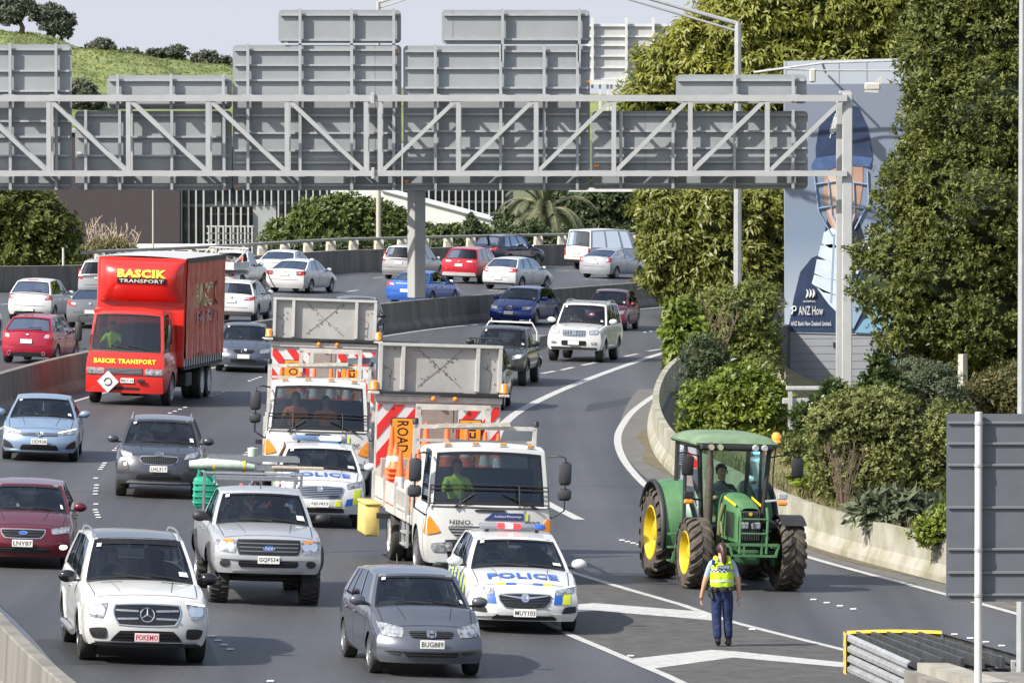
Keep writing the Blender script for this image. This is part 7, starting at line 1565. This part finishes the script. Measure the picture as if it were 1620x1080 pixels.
NV = mat('print_navy', (.028, .045, .10), .5, var=.25, vs=1.5); NVL = mat('print_blue', (.07, .12, .26), .5, var=.2, vs=2); PSK = mat('print_skin', (.44, .27, .20), .5, var=.1, vs=2); PSL2 = mat('print_light_skin', (.60, .45, .36), .5); GLV = mat('print_white', (.62, .70, .80), .5, var=.08, vs=2); GLS_ = mat('print_shade_blue', (.28, .38, .52), .5); DKB = mat('print_dark', (.02, .025, .04), .5)
bpoly('printed_shirt', [(1246, 525), (1256, 470), (1266, 430), (1284, 408), (1312, 396), (1360, 400), (1420, 430), (1440, 529)], NV, .04)
bpoly('printed_neck', [(1300, 390), (1310, 340), (1356, 340), (1375, 400), (1350, 440), (1320, 430)], DKB, .046)
bpoly('printed_face', [(1308, 250), (1366, 240), (1364, 300), (1356, 345), (1340, 372), (1325, 375), (1310, 350), (1302, 300)], PSK, .052)
bpoly('printed_cheek', [(1310, 275), (1332, 270), (1334, 360), (1322, 368), (1310, 335)], PSL2, .058)
bpoly('printed_helmet', [(1292, 270), (1290, 235), (1296, 200), (1310, 178), (1336, 162), (1358, 170), (1372, 200), (1380, 240), (1378, 268), (1350, 256), (1310, 260)], NV, .064)
bpoly('printed_peak', [(1283, 262), (1290, 250), (1330, 244), (1380, 250), (1376, 264), (1330, 262), (1300, 272), (1286, 276)], NVL, .070)
for pts in ([(1287, 270), (1295, 335), (1316, 372)], [(1310, 285), (1316, 340), (1330, 362)], [(1288, 292), (1330, 286), (1372, 292)], [(1294, 330), (1330, 324), (1368, 330)], [(1372, 270), (1374, 320), (1352, 362)], [(1350, 288), (1352, 340), (1345, 360)]):
    M = MB(); M.tube([bp(a, b_, .09) for a, b_ in pts], .035, 5); M.build('printed_bar', mat('print_bar_blue', (.25, .34, .50), .4), t)
F_ = MB()
for k in range(8):
    for sg in (-1, 1): a = 1317+k*.6; b_ = 212-k*3.2; F_.tube([bp(a, b_, .075), bp(a+sg*(5-k*.4), b_-5, .075)], .022, 4)
F_.tube([bp(1313, 219, .075), bp(1322, 180, .075)], .02, 4); F_.build('printed_fern', WREF, t)
for pts in ([(1303, 368), (1316, 360), (1340, 372), (1338, 392), (1312, 392), (1300, 385)], [(1298, 388), (1316, 386), (1345, 396), (1342, 420), (1308, 412), (1294, 405)], [(1292, 410), (1310, 412), (1345, 422), (1340, 446), (1306, 440), (1288, 432)], [(1288, 434), (1306, 440), (1340, 448), (1334, 470), (1302, 462), (1284, 448)], [(1290, 452), (1306, 460), (1336, 472), (1330, 500), (1310, 480)]):
    bpoly('printed_glove', pts, GLV, .08)
for pts in ([(1318, 370), (1321, 370), (1316, 480), (1313, 478)],): bpoly('printed_glove_seam', pts, GLS_, .086)
bpoly('printed_collar', [(1375, 356), (1390, 362), (1372, 410), (1352, 440), (1356, 415)], GLV, .08); bpoly('printed_sleeve', [(1352, 526), (1392, 470), (1446, 520), (1446, 529)], mat('print_cyan', (.20, .38, .52), .5), .08); bpoly('printed_pad', [(1330, 500), (1352, 440), (1380, 460), (1350, 520)], GLS_, .084)
T = MB(); fb_ = lambda a, b_, o=0.: bp(a, 1000-b_, .10); text_on(T, 'ANZ How', fb_, 1263, 1302, 1000-498, 1000-484, 0, bold=.012); text_on(T, 'ANZ Bank New Zealand Limited.', fb_, 1251, 1315, 1000-515, 1000-508, 0, bold=.02); text_on(T, 'canterbury', fb_, 1270, 1290, 1000-479, 1000-474, 0, bold=.01); T.build('printed_lettering', WREF, t)
M = MB(); M.tube([bp(1256.5+3.2*cos(k*pi/6), 488+3.6*sin(k*pi/6), .10) for k in range(13)], .03, 4, caps=False); M.tube([bp(1254.5, 491.5, .10), bp(1252.5, 497, .10)], .035, 4)
for k in range(3): M.tube([bp(1275+k*5, 472-6*u*2, .10) if False else bp(1275+k*5+3.5*sin(u*3), 471-14*u, .10) for u in (0, .25, .5, .75, 1)], [.01, .05, .05, .035, .01], 4)
tag(M.build('printed_symbols', WREF, t), kind='stuff')
sgn = bpoly('maker_sign', [(1394, 548), (1450, 545), (1450, 574), (1395, 575)], mat('sign_royal_blue', (.02, .07, .30), .4), .05, .05); T = MB(); text_on(T, 'JCDecaux', lambda a, b_, o=0.: bp(a, 1000-b_, .112), 1398, 1448, 1000-568, 1000-554, 0, bold=.03); T.build('maker_lettering', WREF, t)
M = MB(); M.tube([bp(1190, 115, 1.6), bp(1298, 100, 1.7), bp(1412, 96, 1.7)], .05, 6); M.tube([bp(1411, 96, 1.7), bp(1416, 113, .1)], .05, 6); M.tube([bp(1298, 100, 1.7), bp(1306, 115, .1)], .05, 6); M.tube([bp(1240, 110, 1.9), bp(1300, 112, 1.7), bp(1440, 112, 1.7)], .035, 6); M.build('lamp_bracket', STEEL, t, smooth=60)
M = MB(); M.prism([(1362, 146), (1390, 120), (1392, 124), (1384, 147)], lambda a, b_, w: bp(a, b_, 2.0+w), .12); M.box(bp(1376, 137, 1.9), (.62, .5, .30), 0, .05); M.build('floodlight', mat('floodlight_cream', (.5, .48, .44), .5), t, smooth=40); M = MB(); M.box(bp(1282, 120, 1.9), (.25, .3, .55), 0, .05); M.build('floodlight', mat('floodlight_cream', (.5, .48, .44), .5), t)
bpoly('vent_box', [(1318, 541), (1321, 541), (1321, 549), (1318, 549)], BLK, .0, .2)
# ================================================================== VEGETATION
def leaf_mesh(name, C, N, L, W, per, m, parent=None, droop=.0, spread=1.0, seed=1, flat=.25):
    r = np.random.default_rng(seed); n = len(C)*per; C = np.repeat(C, per, 0); N = np.repeat(N, per, 0); N = N/(np.linalg.norm(N, axis=1, keepdims=True)+1e-9)
    T = r.normal(size=(n, 3)); T -= (T*N).sum(1, keepdims=True)*N; T /= np.linalg.norm(T, axis=1, keepdims=True)+1e-9
    a = r.uniform(.45, 1.0, (n, 1))*spread; D = N*np.cos(a*1.35)+T*np.sin(a*1.35); D[:, 2] -= droop*r.uniform(.4, 1.2, n); D /= np.linalg.norm(D, axis=1, keepdims=True)
    S = np.cross(D, N); S /= np.linalg.norm(S, axis=1, keepdims=True)+1e-9; U = np.cross(S, D)
    l = L*r.uniform(.65, 1.25, (n, 1)); w = W*r.uniform(.7, 1.25, (n, 1)); base = C+r.normal(size=(n, 3))*L*.18
    V = np.empty((n, 4, 3)); V[:, 0] = base; V[:, 1] = base+D*l*.45+S*w*.5+U*l*flat*.3; V[:, 2] = base+D*l; V[:, 3] = base+D*l*.45-S*w*.5+U*l*flat*.3
    me = bpy.data.meshes.new(name); me.vertices.add(n*4); me.vertices.foreach_set('co', V.reshape(-1)); me.loops.add(n*4); me.loops.foreach_set('vertex_index', np.arange(n*4)); me.polygons.add(n); me.polygons.foreach_set('loop_start', np.arange(n)*4); me.update(); me.validate()
    me.materials.append(m); o = bpy.data.objects.new(name, me); COL.objects.link(o)
    if parent is not None: o.parent = parent
    return o
def crown_pts(lobes, nclump, per_clump, rho, seed, up=.35, lo=.80, hi=1.05):
    r = np.random.default_rng(seed); A = np.array([l[3]*l[5]+l[3]*l[4] for l in lobes]); ch = r.choice(len(lobes), nclump*2, p=A/A.sum()); P_, N_ = [], []
    Lb = np.array(lobes)
    for k in ch:
        if len(P_) >= nclump: break
        c = Lb[k, :3]; R = Lb[k, 3:6]; d = r.normal(size=3); d /= np.linalg.norm(d); p = c+d*R*r.uniform(lo, hi)
        q = (((p-Lb[:, :3])/Lb[:, 3:6])**2).sum(1); q[k] = 9
        if (q < .5).any(): continue
        P_.append(p); N_.append(d/R*R.mean())
    P_ = np.array(P_); N_ = np.array(N_); n = len(P_)*per_clump; C = np.repeat(P_, per_clump, 0); NN = np.repeat(N_, per_clump, 0); d = r.normal(size=(n, 3)); d /= np.linalg.norm(d, axis=1, keepdims=True)
    rr = rho*np.repeat(r.uniform(.6, 1.4, len(P_)), per_clump)[:, None]; C = C+d*rr*r.uniform(.45, 1., (n, 1))*np.array([1, 1, .75]); nn = d*.8+NN*.6; nn[:, 2] += up
    return C, nn
def lob(px, py, rx, ry, Y, dy=None): q = P(px, py, Y); k = Y/FPX; return (q.x, q.y, q.z, rx*k, dy if dy else (rx+ry)*k*.5, ry*k)
def plant(name, label, cat, Y, L, m, n=120, per=14, leaves=6, rho=.35, ll=.14, lw=.06, seed=1, group=None, droop=0., up=.35, trunk=None, core=.74, gz_=0., corem=None, trm=None, flat=.25):
    lobes = [lob(*l[:4], Y+(l[4] if len(l) > 4 else 0)) for l in L]; cx = sum(l[0] for l in lobes)/len(lobes); t = empty(name, (cx, Y, gz_), 0, label, cat, group); off = np.array([cx, Y, gz_])
    C, N = crown_pts(lobes, n, per, rho, seed, up); leaf_mesh('crown', C-off, N, ll, lw, leaves, m, t, droop, 1., seed, flat)
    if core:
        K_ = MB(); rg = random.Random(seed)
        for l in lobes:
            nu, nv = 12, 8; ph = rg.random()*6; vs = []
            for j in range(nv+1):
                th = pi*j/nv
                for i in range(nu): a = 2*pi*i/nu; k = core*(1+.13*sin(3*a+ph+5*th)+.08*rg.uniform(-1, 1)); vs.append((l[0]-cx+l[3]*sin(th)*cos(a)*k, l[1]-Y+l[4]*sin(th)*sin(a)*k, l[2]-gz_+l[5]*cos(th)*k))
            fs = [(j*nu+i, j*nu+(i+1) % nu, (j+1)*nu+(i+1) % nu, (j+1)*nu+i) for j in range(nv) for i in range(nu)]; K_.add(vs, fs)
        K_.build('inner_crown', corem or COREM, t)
    if trunk:
        bx_, r0 = trunk; T_ = MB(); b0 = Vector((P(bx_, 500, Y).x-cx, 0, 0)); top_ = [Vector((l[0]-cx, l[1]-Y, l[2]-gz_)) for l in lobes]; mid = sum(top_, Vector())/len(top_); fork = b0.lerp(mid, .5); fork.x = b0.x*.7+mid.x*.3
        T_.tube([b0, b0.lerp(fork, .5)+Vector((r0*.6, 0, 0)), fork], [r0, r0*.8, r0*.65], 8)
        for q in top_: T_.tube([fork, fork.lerp(q, .5)+Vector((0, 0, r0)), q], [r0*.5, r0*.32, r0*.15], 6)
        T_.build('trunk', trm or BARK, t, smooth=60)
    return t
BARK = mat('bark', (.13, .10, .075), .9, var=.3, vs=8, bump=.5, bs=20); PALEB = mat('pale_bark', (.34, .29, .23), .9, var=.25, vs=9)
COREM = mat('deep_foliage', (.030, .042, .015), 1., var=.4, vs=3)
DG = leafmat('dark_glossy_leaves', (.050, .072, .014), (.18, .20, .038), (.34, .33, .09), sc=.9, trans=.32, rough=.55)
YG = leafmat('yellow_green_leaves', (.13, .155, .03), (.36, .36, .06), (.52, .48, .09), sc=.45, trans=.4, rough=.5)
YG2 = leafmat('mixed_long_leaves', (.10, .125, .025), (.30, .31, .06), (.50, .45, .09), sc=.5, trans=.35, rough=.45)
BG = leafmat('bright_shrub_leaves', (.08, .12, .016), (.25, .31, .04), (.42, .42, .09), sc=1.2, trans=.35, rough=.48)
OL = leafmat('olive_scrub_leaves', (.09, .11, .028), (.24, .26, .075), (.42, .36, .17), sc=1.0, trans=.25, rough=.6)
GRL = leafmat('grey_green_leaves', (.08, .10, .055), (.16, .19, .11), (.24, .25, .17), sc=1.1, trans=.25, rough=.7)
MG = leafmat('mid_green_leaves', (.06, .09, .02), (.15, .19, .045), (.22, .25, .07), sc=.35, trans=.3, rough=.5)
DK2 = leafmat('shadowy_green_leaves', (.04, .06, .022), (.085, .12, .045), (.14, .16, .07), sc=.3, trans=.2, rough=.55)
HZ = leafmat('far_tree_leaves', (.08, .095, .07), (.13, .145, .10), (.17, .175, .13), sc=.05, trans=.2, rough=.8, fine=.4)
DRY = leafmat('dry_grass', (.14, .13, .05), (.28, .24, .12), (.36, .32, .18), sc=.8, trans=.3, rough=.8)

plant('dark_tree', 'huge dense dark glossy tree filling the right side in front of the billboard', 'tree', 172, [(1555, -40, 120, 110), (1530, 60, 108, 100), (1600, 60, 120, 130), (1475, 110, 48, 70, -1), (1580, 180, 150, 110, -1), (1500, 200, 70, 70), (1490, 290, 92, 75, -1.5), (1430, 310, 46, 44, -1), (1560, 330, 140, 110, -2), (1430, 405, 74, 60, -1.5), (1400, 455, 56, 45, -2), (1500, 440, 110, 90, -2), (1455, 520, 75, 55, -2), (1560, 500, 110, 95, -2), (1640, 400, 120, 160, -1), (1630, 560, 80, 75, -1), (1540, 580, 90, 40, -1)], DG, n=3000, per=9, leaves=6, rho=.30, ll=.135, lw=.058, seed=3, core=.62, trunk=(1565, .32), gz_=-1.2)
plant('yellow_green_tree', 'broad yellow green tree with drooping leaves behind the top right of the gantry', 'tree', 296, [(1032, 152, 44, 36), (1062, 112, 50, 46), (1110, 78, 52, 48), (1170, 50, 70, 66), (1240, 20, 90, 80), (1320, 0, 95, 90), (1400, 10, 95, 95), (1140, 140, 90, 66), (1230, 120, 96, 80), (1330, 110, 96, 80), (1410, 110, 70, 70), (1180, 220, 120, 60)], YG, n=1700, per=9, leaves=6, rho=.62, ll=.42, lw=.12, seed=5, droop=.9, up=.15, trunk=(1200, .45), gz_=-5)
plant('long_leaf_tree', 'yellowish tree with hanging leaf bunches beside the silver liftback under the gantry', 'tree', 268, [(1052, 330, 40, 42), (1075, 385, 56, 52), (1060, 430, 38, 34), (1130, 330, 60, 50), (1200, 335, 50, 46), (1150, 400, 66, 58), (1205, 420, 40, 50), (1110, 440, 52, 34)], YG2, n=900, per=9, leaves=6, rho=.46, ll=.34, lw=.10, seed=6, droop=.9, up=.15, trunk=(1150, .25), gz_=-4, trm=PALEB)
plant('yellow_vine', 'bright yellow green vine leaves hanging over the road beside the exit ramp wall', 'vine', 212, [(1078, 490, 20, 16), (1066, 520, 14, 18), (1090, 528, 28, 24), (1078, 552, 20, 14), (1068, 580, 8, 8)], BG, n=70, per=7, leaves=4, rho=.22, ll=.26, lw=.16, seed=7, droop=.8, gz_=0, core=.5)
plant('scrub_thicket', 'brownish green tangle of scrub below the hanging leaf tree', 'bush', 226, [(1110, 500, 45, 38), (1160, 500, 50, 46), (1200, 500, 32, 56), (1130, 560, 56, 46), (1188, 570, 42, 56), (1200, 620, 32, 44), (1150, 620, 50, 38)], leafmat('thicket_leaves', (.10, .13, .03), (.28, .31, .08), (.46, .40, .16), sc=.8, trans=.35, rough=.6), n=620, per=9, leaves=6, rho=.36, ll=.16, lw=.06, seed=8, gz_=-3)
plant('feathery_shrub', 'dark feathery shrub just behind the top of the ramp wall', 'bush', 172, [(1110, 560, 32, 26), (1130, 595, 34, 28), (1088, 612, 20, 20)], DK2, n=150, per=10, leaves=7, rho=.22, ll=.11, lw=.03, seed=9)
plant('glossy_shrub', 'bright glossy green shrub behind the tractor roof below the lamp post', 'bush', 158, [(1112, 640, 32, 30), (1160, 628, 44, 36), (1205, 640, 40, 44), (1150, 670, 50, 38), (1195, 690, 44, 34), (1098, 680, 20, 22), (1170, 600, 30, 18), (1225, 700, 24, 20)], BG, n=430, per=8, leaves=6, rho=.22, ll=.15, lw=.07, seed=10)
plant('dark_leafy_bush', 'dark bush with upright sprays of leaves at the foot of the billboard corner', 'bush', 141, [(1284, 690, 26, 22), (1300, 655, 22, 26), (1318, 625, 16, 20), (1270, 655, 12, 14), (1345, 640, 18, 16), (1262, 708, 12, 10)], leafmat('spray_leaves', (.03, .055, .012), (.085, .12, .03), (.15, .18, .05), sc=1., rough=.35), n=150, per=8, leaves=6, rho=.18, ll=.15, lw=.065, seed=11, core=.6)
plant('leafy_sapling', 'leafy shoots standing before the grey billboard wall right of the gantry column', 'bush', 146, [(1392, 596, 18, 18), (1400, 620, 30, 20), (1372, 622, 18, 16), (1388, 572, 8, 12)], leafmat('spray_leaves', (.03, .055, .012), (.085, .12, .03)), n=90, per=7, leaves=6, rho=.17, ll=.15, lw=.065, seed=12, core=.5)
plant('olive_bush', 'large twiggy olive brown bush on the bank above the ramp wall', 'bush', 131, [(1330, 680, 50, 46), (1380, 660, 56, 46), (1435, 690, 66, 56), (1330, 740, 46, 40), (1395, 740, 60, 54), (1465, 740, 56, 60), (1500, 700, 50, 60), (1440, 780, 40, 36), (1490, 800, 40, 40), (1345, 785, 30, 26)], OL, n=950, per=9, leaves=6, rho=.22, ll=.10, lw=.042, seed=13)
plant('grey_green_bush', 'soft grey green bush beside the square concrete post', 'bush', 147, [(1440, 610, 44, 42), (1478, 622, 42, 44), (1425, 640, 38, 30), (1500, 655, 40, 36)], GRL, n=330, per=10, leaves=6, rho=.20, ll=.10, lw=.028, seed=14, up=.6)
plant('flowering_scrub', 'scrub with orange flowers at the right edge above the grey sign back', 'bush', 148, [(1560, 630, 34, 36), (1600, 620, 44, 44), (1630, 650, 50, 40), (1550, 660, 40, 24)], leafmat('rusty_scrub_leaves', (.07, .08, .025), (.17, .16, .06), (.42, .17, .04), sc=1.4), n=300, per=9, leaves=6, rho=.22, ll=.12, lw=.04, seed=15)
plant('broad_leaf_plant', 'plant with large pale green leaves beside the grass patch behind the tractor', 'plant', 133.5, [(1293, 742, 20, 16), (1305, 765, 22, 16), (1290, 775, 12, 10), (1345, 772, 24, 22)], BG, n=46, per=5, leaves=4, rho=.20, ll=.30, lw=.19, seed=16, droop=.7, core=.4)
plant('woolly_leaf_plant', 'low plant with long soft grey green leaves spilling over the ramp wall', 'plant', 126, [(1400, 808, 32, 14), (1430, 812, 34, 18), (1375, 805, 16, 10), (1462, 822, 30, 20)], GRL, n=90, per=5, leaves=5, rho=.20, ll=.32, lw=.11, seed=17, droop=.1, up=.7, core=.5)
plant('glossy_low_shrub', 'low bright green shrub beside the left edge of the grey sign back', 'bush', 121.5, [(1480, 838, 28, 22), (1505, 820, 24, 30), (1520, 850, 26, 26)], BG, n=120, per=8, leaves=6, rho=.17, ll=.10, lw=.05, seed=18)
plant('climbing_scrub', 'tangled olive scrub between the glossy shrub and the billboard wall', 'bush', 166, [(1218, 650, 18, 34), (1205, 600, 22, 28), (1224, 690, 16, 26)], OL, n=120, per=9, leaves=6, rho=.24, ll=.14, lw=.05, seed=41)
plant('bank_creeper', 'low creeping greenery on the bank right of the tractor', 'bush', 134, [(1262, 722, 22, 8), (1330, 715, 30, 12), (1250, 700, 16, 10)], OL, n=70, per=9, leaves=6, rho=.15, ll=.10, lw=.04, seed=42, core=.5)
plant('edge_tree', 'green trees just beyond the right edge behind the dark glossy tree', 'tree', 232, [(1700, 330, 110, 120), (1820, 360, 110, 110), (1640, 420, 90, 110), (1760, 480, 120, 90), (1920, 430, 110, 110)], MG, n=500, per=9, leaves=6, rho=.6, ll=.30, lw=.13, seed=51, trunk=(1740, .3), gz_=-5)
# grass tufts on the bank: nobody could count them
gr = np.random.default_rng(5); pts = []
while len(pts) < 5200:
    y = gr.uniform(104, 190); w = float(np.interp(y, wy, wxs)); x = w+.15+gr.uniform(0, 1)**1.4*9; pts.append((x, y, bankh(x, y)))
pts = np.array(pts); tag(leaf_mesh('bank_grass', pts, np.tile([0, 0, 1.], (len(pts), 1)), .28, .018, 7, DRY, None, 0, .55, 6), kind='stuff')
# dry stalks
def twigs(name, label, px0, px1, py0, py1, Y, n, m, zb, r=.012, seed=2, cat='shrub', fol=None):
    rg = random.Random(seed); b0 = P((px0+px1)/2, py1, Y); t = empty(name, (b0.x, Y, zb), 0, label, cat); M = MB(); w = (px1-px0)*Y/FPX/2
    for k in range(n):
        x = rg.uniform(-.55, .55)*w; lean = rg.uniform(-.5, .5)*w+x*.6; top_ = P(0, rg.uniform(py0, py0+(py1-py0)*.35), Y).z-zb; y = rg.uniform(-.5, .5)*w; q = [Vector((x*.5, y*.5, 0)), Vector((x, y, top_*.45)), Vector((x+lean*.6, y, top_*.8)), Vector((x+lean+rg.uniform(-.1, .1), y, top_))]; M.tube(q, [r*2, r*1.5, r, r*.4], 5)
        for j in range(5):
            u = rg.uniform(.35, .9); s0 = q[1].lerp(q[3], u); d = Vector((rg.uniform(-.7, .7), rg.uniform(-.4, .4), rg.uniform(.3, .9)))*w*.42; M.tube([s0, s0+d*.5+Vector((0, 0, .05)), s0+d], [r, r*.7, r*.3], 4)
    M.build('branches', m, t)
    return t
TWG = mat('bare_twig', (.40, .33, .26), .9, var=.2, vs=5)
twigs('bare_shrub', 'leafless pale shrub before the dark brick building', 130, 234, 343, 420, 332, 26, TWG, -3, .035, 3)
plant('olive_hedge', 'olive foliage around the foot of the leafless pale shrub', 'bush', 330, [(145, 405, 22, 16), (185, 395, 26, 14), (165, 400, 22, 18), (205, 408, 22, 12)], DRY, n=120, per=8, leaves=5, rho=.34, ll=.22, lw=.06, seed=21, gz_=-3)
twigs('dry_stalks', 'pale dry stalks between the glossy shrub and the billboard wall', 1212, 1248, 585, 715, 161, 26, TWG, .2, .014, 4)
twigs('dry_scrub', 'tangle of bare brown stems inside the olive bush above the ramp wall', 1300, 1370, 690, 790, 129, 22, mat('brown_twig', (.17, .12, .09), .9), .7, .0045, 5)
twigs('thin_sapling', 'thin pale stems under the hanging leaf tree', 1070, 1180, 470, 610, 219, 16, mat('brown_twig', (.17, .12, .09), .9), -1, .010, 6)
# left and centre background
plant('rounded_tree', 'dark rounded tree at the left edge behind the parapet wall', 'tree', 312, [(-10, 340, 60, 55), (40, 345, 50, 46), (85, 372, 32, 34), (30, 400, 60, 34), (92, 408, 30, 26), (60, 330, 24, 24)], DG, n=520, per=9, leaves=6, rho=.55, ll=.30, lw=.13, seed=22, trunk=(30, .3), gz_=-5)
plant('green_tree', 'mid green spreading tree left of the gantry column behind the parapet rail', 'tree', 366, [(458, 372, 34, 22), (500, 352, 40, 30), (545, 342, 44, 28), (590, 352, 38, 28), (625, 362, 26, 24), (530, 376, 60, 22), (480, 385, 50, 18)], MG, n=520, per=9, leaves=6, rho=.5, ll=.32, lw=.14, seed=23, trunk=(540, .3), gz_=-5)
plant('small_green_tree', 'smaller green tree just right of the gantry column behind the rail', 'tree', 364, [(672, 380, 20, 16), (700, 376, 18, 12), (722, 372, 10, 12), (760, 377, 22, 13), (720, 389, 40, 10)], MG, n=240, per=9, leaves=6, rho=.4, ll=.30, lw=.13, seed=24, trunk=(710, .2), gz_=-5)
plant('conifer', 'small pointed conifer between the green trees behind the rail', 'tree', 362, [(746, 376, 14, 14), (746, 362, 10, 12), (746, 350, 6, 10), (746, 342, 3, 8)], DK2, n=110, per=8, leaves=6, rho=.22, ll=.22, lw=.07, seed=25, trunk=(746, .12), gz_=-5)
plant('shadowy_trees', 'dense dark tree mass behind the tall white van and the palm', 'tree', 386, [(900, 330, 40, 34), (950, 320, 46, 40), (1000, 325, 40, 44), (880, 365, 40, 26), (940, 365, 60, 30), (1010, 375, 50, 34), (1040, 330, 30, 40), (815, 372, 30, 20), (805, 350, 18, 16)], DK2, n=760, per=9, leaves=6, rho=.5, ll=.28, lw=.13, seed=26, trunk=(960, .3), gz_=-5)
plant('dark_hedge', 'low dark green hedge behind the rail below the palm', 'hedge', 362, [(800+k*26, 384, 22, 13) for k in range(9)]+[(800, 374, 20, 12), (840, 370, 24, 14), (450+0, 396, 22, 10), (500, 395, 30, 9), (560, 393, 34, 10), (640, 392, 40, 10), (710, 391, 40, 10)], DK2, n=560, per=8, leaves=6, rho=.36, ll=.24, lw=.11, seed=27, gz_=-5)
# palm
py_ = 374.; pc = P(862, 338, py_); t = empty('palm_tree', (pc.x, py_, -5), 0, 'palm with long arching grey green fronds behind the parapet rail', 'palm tree'); cz = pc.z+5; MB().tube([(0, 0, 0), (.1, 0, cz*.5), (0, 0, cz)], [.42, .34, .36], 10).build('trunk', BARK, t, smooth=60)
PF = leafmat('palm_leaves', (.07, .085, .045), (.15, .16, .085), (.24, .22, .12), sc=.5, trans=.25, rough=.5); STM = mat('frond_stem', (.28, .25, .13), .7); rg = random.Random(4)
for k in range(34):
    az = 2*pi*k/34+rg.uniform(-.1, .1); el = rg.choice((.15, .5, .85, 1.15, 1.3)); Lf_ = rg.uniform(2.9, 3.9); p0 = Vector((0, 0, cz)); d = Vector((cos(az)*cos(el), sin(az)*cos(el), sin(el))); pts_ = [p0]
    for j in range(9): pts_.append(pts_[-1]+d*Lf_/9); d = (d+Vector((0, 0, -.17-.03*j))).normalized()
    F_ = MB(); F_.tube(pts_, [.035]+[.028-.0025*j for j in range(9)], 4, 1)
    for j in range(1, 9):
        for s0 in (0., .25, .5, .75):
            a_ = pts_[j].lerp(pts_[min(j+1, 9)], s0); tg = (pts_[min(j+1, 9)]-pts_[j-1]).normalized(); sd = tg.cross(Vector((0, 0, 1))).normalized()
            for sg in (-1, 1): e_ = a_+(sd*sg*.75+tg*.55+Vector((0, 0, -.28)))*(.62-.35*abs(j/9-.4)); w_ = tg*.06; F_.add([a_-w_, a_+w_, e_], [(0, 1, 2)], 0)
    F_.build('frond', [PF, STM], t)
# trees on the hill
def htree(label, L, n, seed, Y=2440, gpy=60, core=.8, trunk=None): 
    z = P(500, gpy, Y).z; plant('hill_tree', label, 'tree', Y, L, HZ, n=n, per=8, leaves=5, rho=1.3, ll=1.3, lw=.7, seed=seed, trunk=trunk, gz_=z, core=core, corem=mat('far_deep_foliage', (.05, .06, .045), 1.), group='trees on the hill')
htree('tall many limbed tree at the top left corner of the hill', [(15, 22, 24, 14), (35, 6, 16, 10), (2, 8, 16, 10), (52, 20, 12, 12)], 120, 31, gpy=54, trunk=(35, 1.2), core=.55)
htree('leaning tree right of the tall one on the hill top', [(78, 22, 18, 14), (98, 32, 18, 14), (86, 40, 20, 10), (104, 52, 8, 6)], 120, 32, gpy=58, trunk=(84, 1.), core=.7)
htree('low dark bush on the hill skyline above the strip plate', [(150, 75, 12, 6), (163, 72, 12, 7), (175, 78, 8, 5)], 60, 33, gpy=84); htree('round grey green tree in the middle of the hill slope', [(203, 95, 22, 18), (195, 105, 18, 14), (215, 106, 14, 12)], 90, 34, Y=2400, gpy=118); htree('small bushes on the skyline right of the round tree', [(248, 86, 14, 5), (280, 84, 15, 9), (265, 86, 12, 6)], 70, 35, gpy=97)
htree('rounded brownish tree on the skyline near the tall sign', [(325, 94, 18, 10), (345, 98, 14, 8), (360, 98, 10, 8)], 70, 36, gpy=108); htree('dark trees seen through the gap right of the leftmost sign', [(130, 145, 20, 18), (148, 158, 18, 16), (125, 165, 20, 14)], 90, 37, Y=2150, gpy=178)
hr = np.random.default_rng(8); hpts = []
while len(hpts) < 4200:
    a_, b_ = hr.uniform(.12, .62), hr.uniform(.35, 1.); hpts.append(hill(a_, b_))
tag(leaf_mesh('hill_tussocks', np.array(hpts), np.tile([0, 0, 1.], (len(hpts), 1)), .8, .4, 5, leafmat('tussock_leaves', (.13, .16, .045), (.25, .27, .09), (.34, .32, .14), sc=.03, fine=.6, rough=.9), None, 0, .8, 9), kind='stuff')
# small fixtures on the bank
t = empty('guard_rail_end', P(1250, 760, 150), 0, 'short grey guard rail half buried in bushes behind the tractor beacon', 'guard rail'); t.location.z = .9
MB().box((.35, 0, 1.15), (.9, .06, .10), 0, .02).build('rail', STEEL, t); MB().box((.32, .1, .85), (1.0, .06, .14), 0, .02).build('rail', STEEL, t); MB().box((0, .05, .5), (.10, .1, 1.2)).build('post', STEEL, t)

# ================================================================== the carriageway's crossfall
def shear(o):
    if o.type == 'MESH':
        me = o.data; n = len(me.vertices); co = np.empty(n*3, 'f'); me.vertices.foreach_get('co', co); co = co.reshape(-1, 3); M = np.array(o.matrix_world)
        w = co@M[:3, :3].T+M[:3, 3]; w[:, 2] -= KX*w[:, 0]; Mi = np.linalg.inv(M); co = w@Mi[:3, :3].T+Mi[:3, 3]; me.vertices.foreach_set('co', co.astype('f').reshape(-1)); me.update()
bpy.context.view_layer.update(); done = set()
for o in list(bpy.data.objects):
    top = o
    while top.parent: top = top.parent
    if top.name.split('.')[0] in ('road', 'median_barrier', 'parapet_wall', 'ramp_wall', 'roadside_bank', 'bank_grass'):
        if o.type == 'MESH' and o.data.users > 1: o.location.z -= KX*o.matrix_world.translation.x
        else: shear(o)
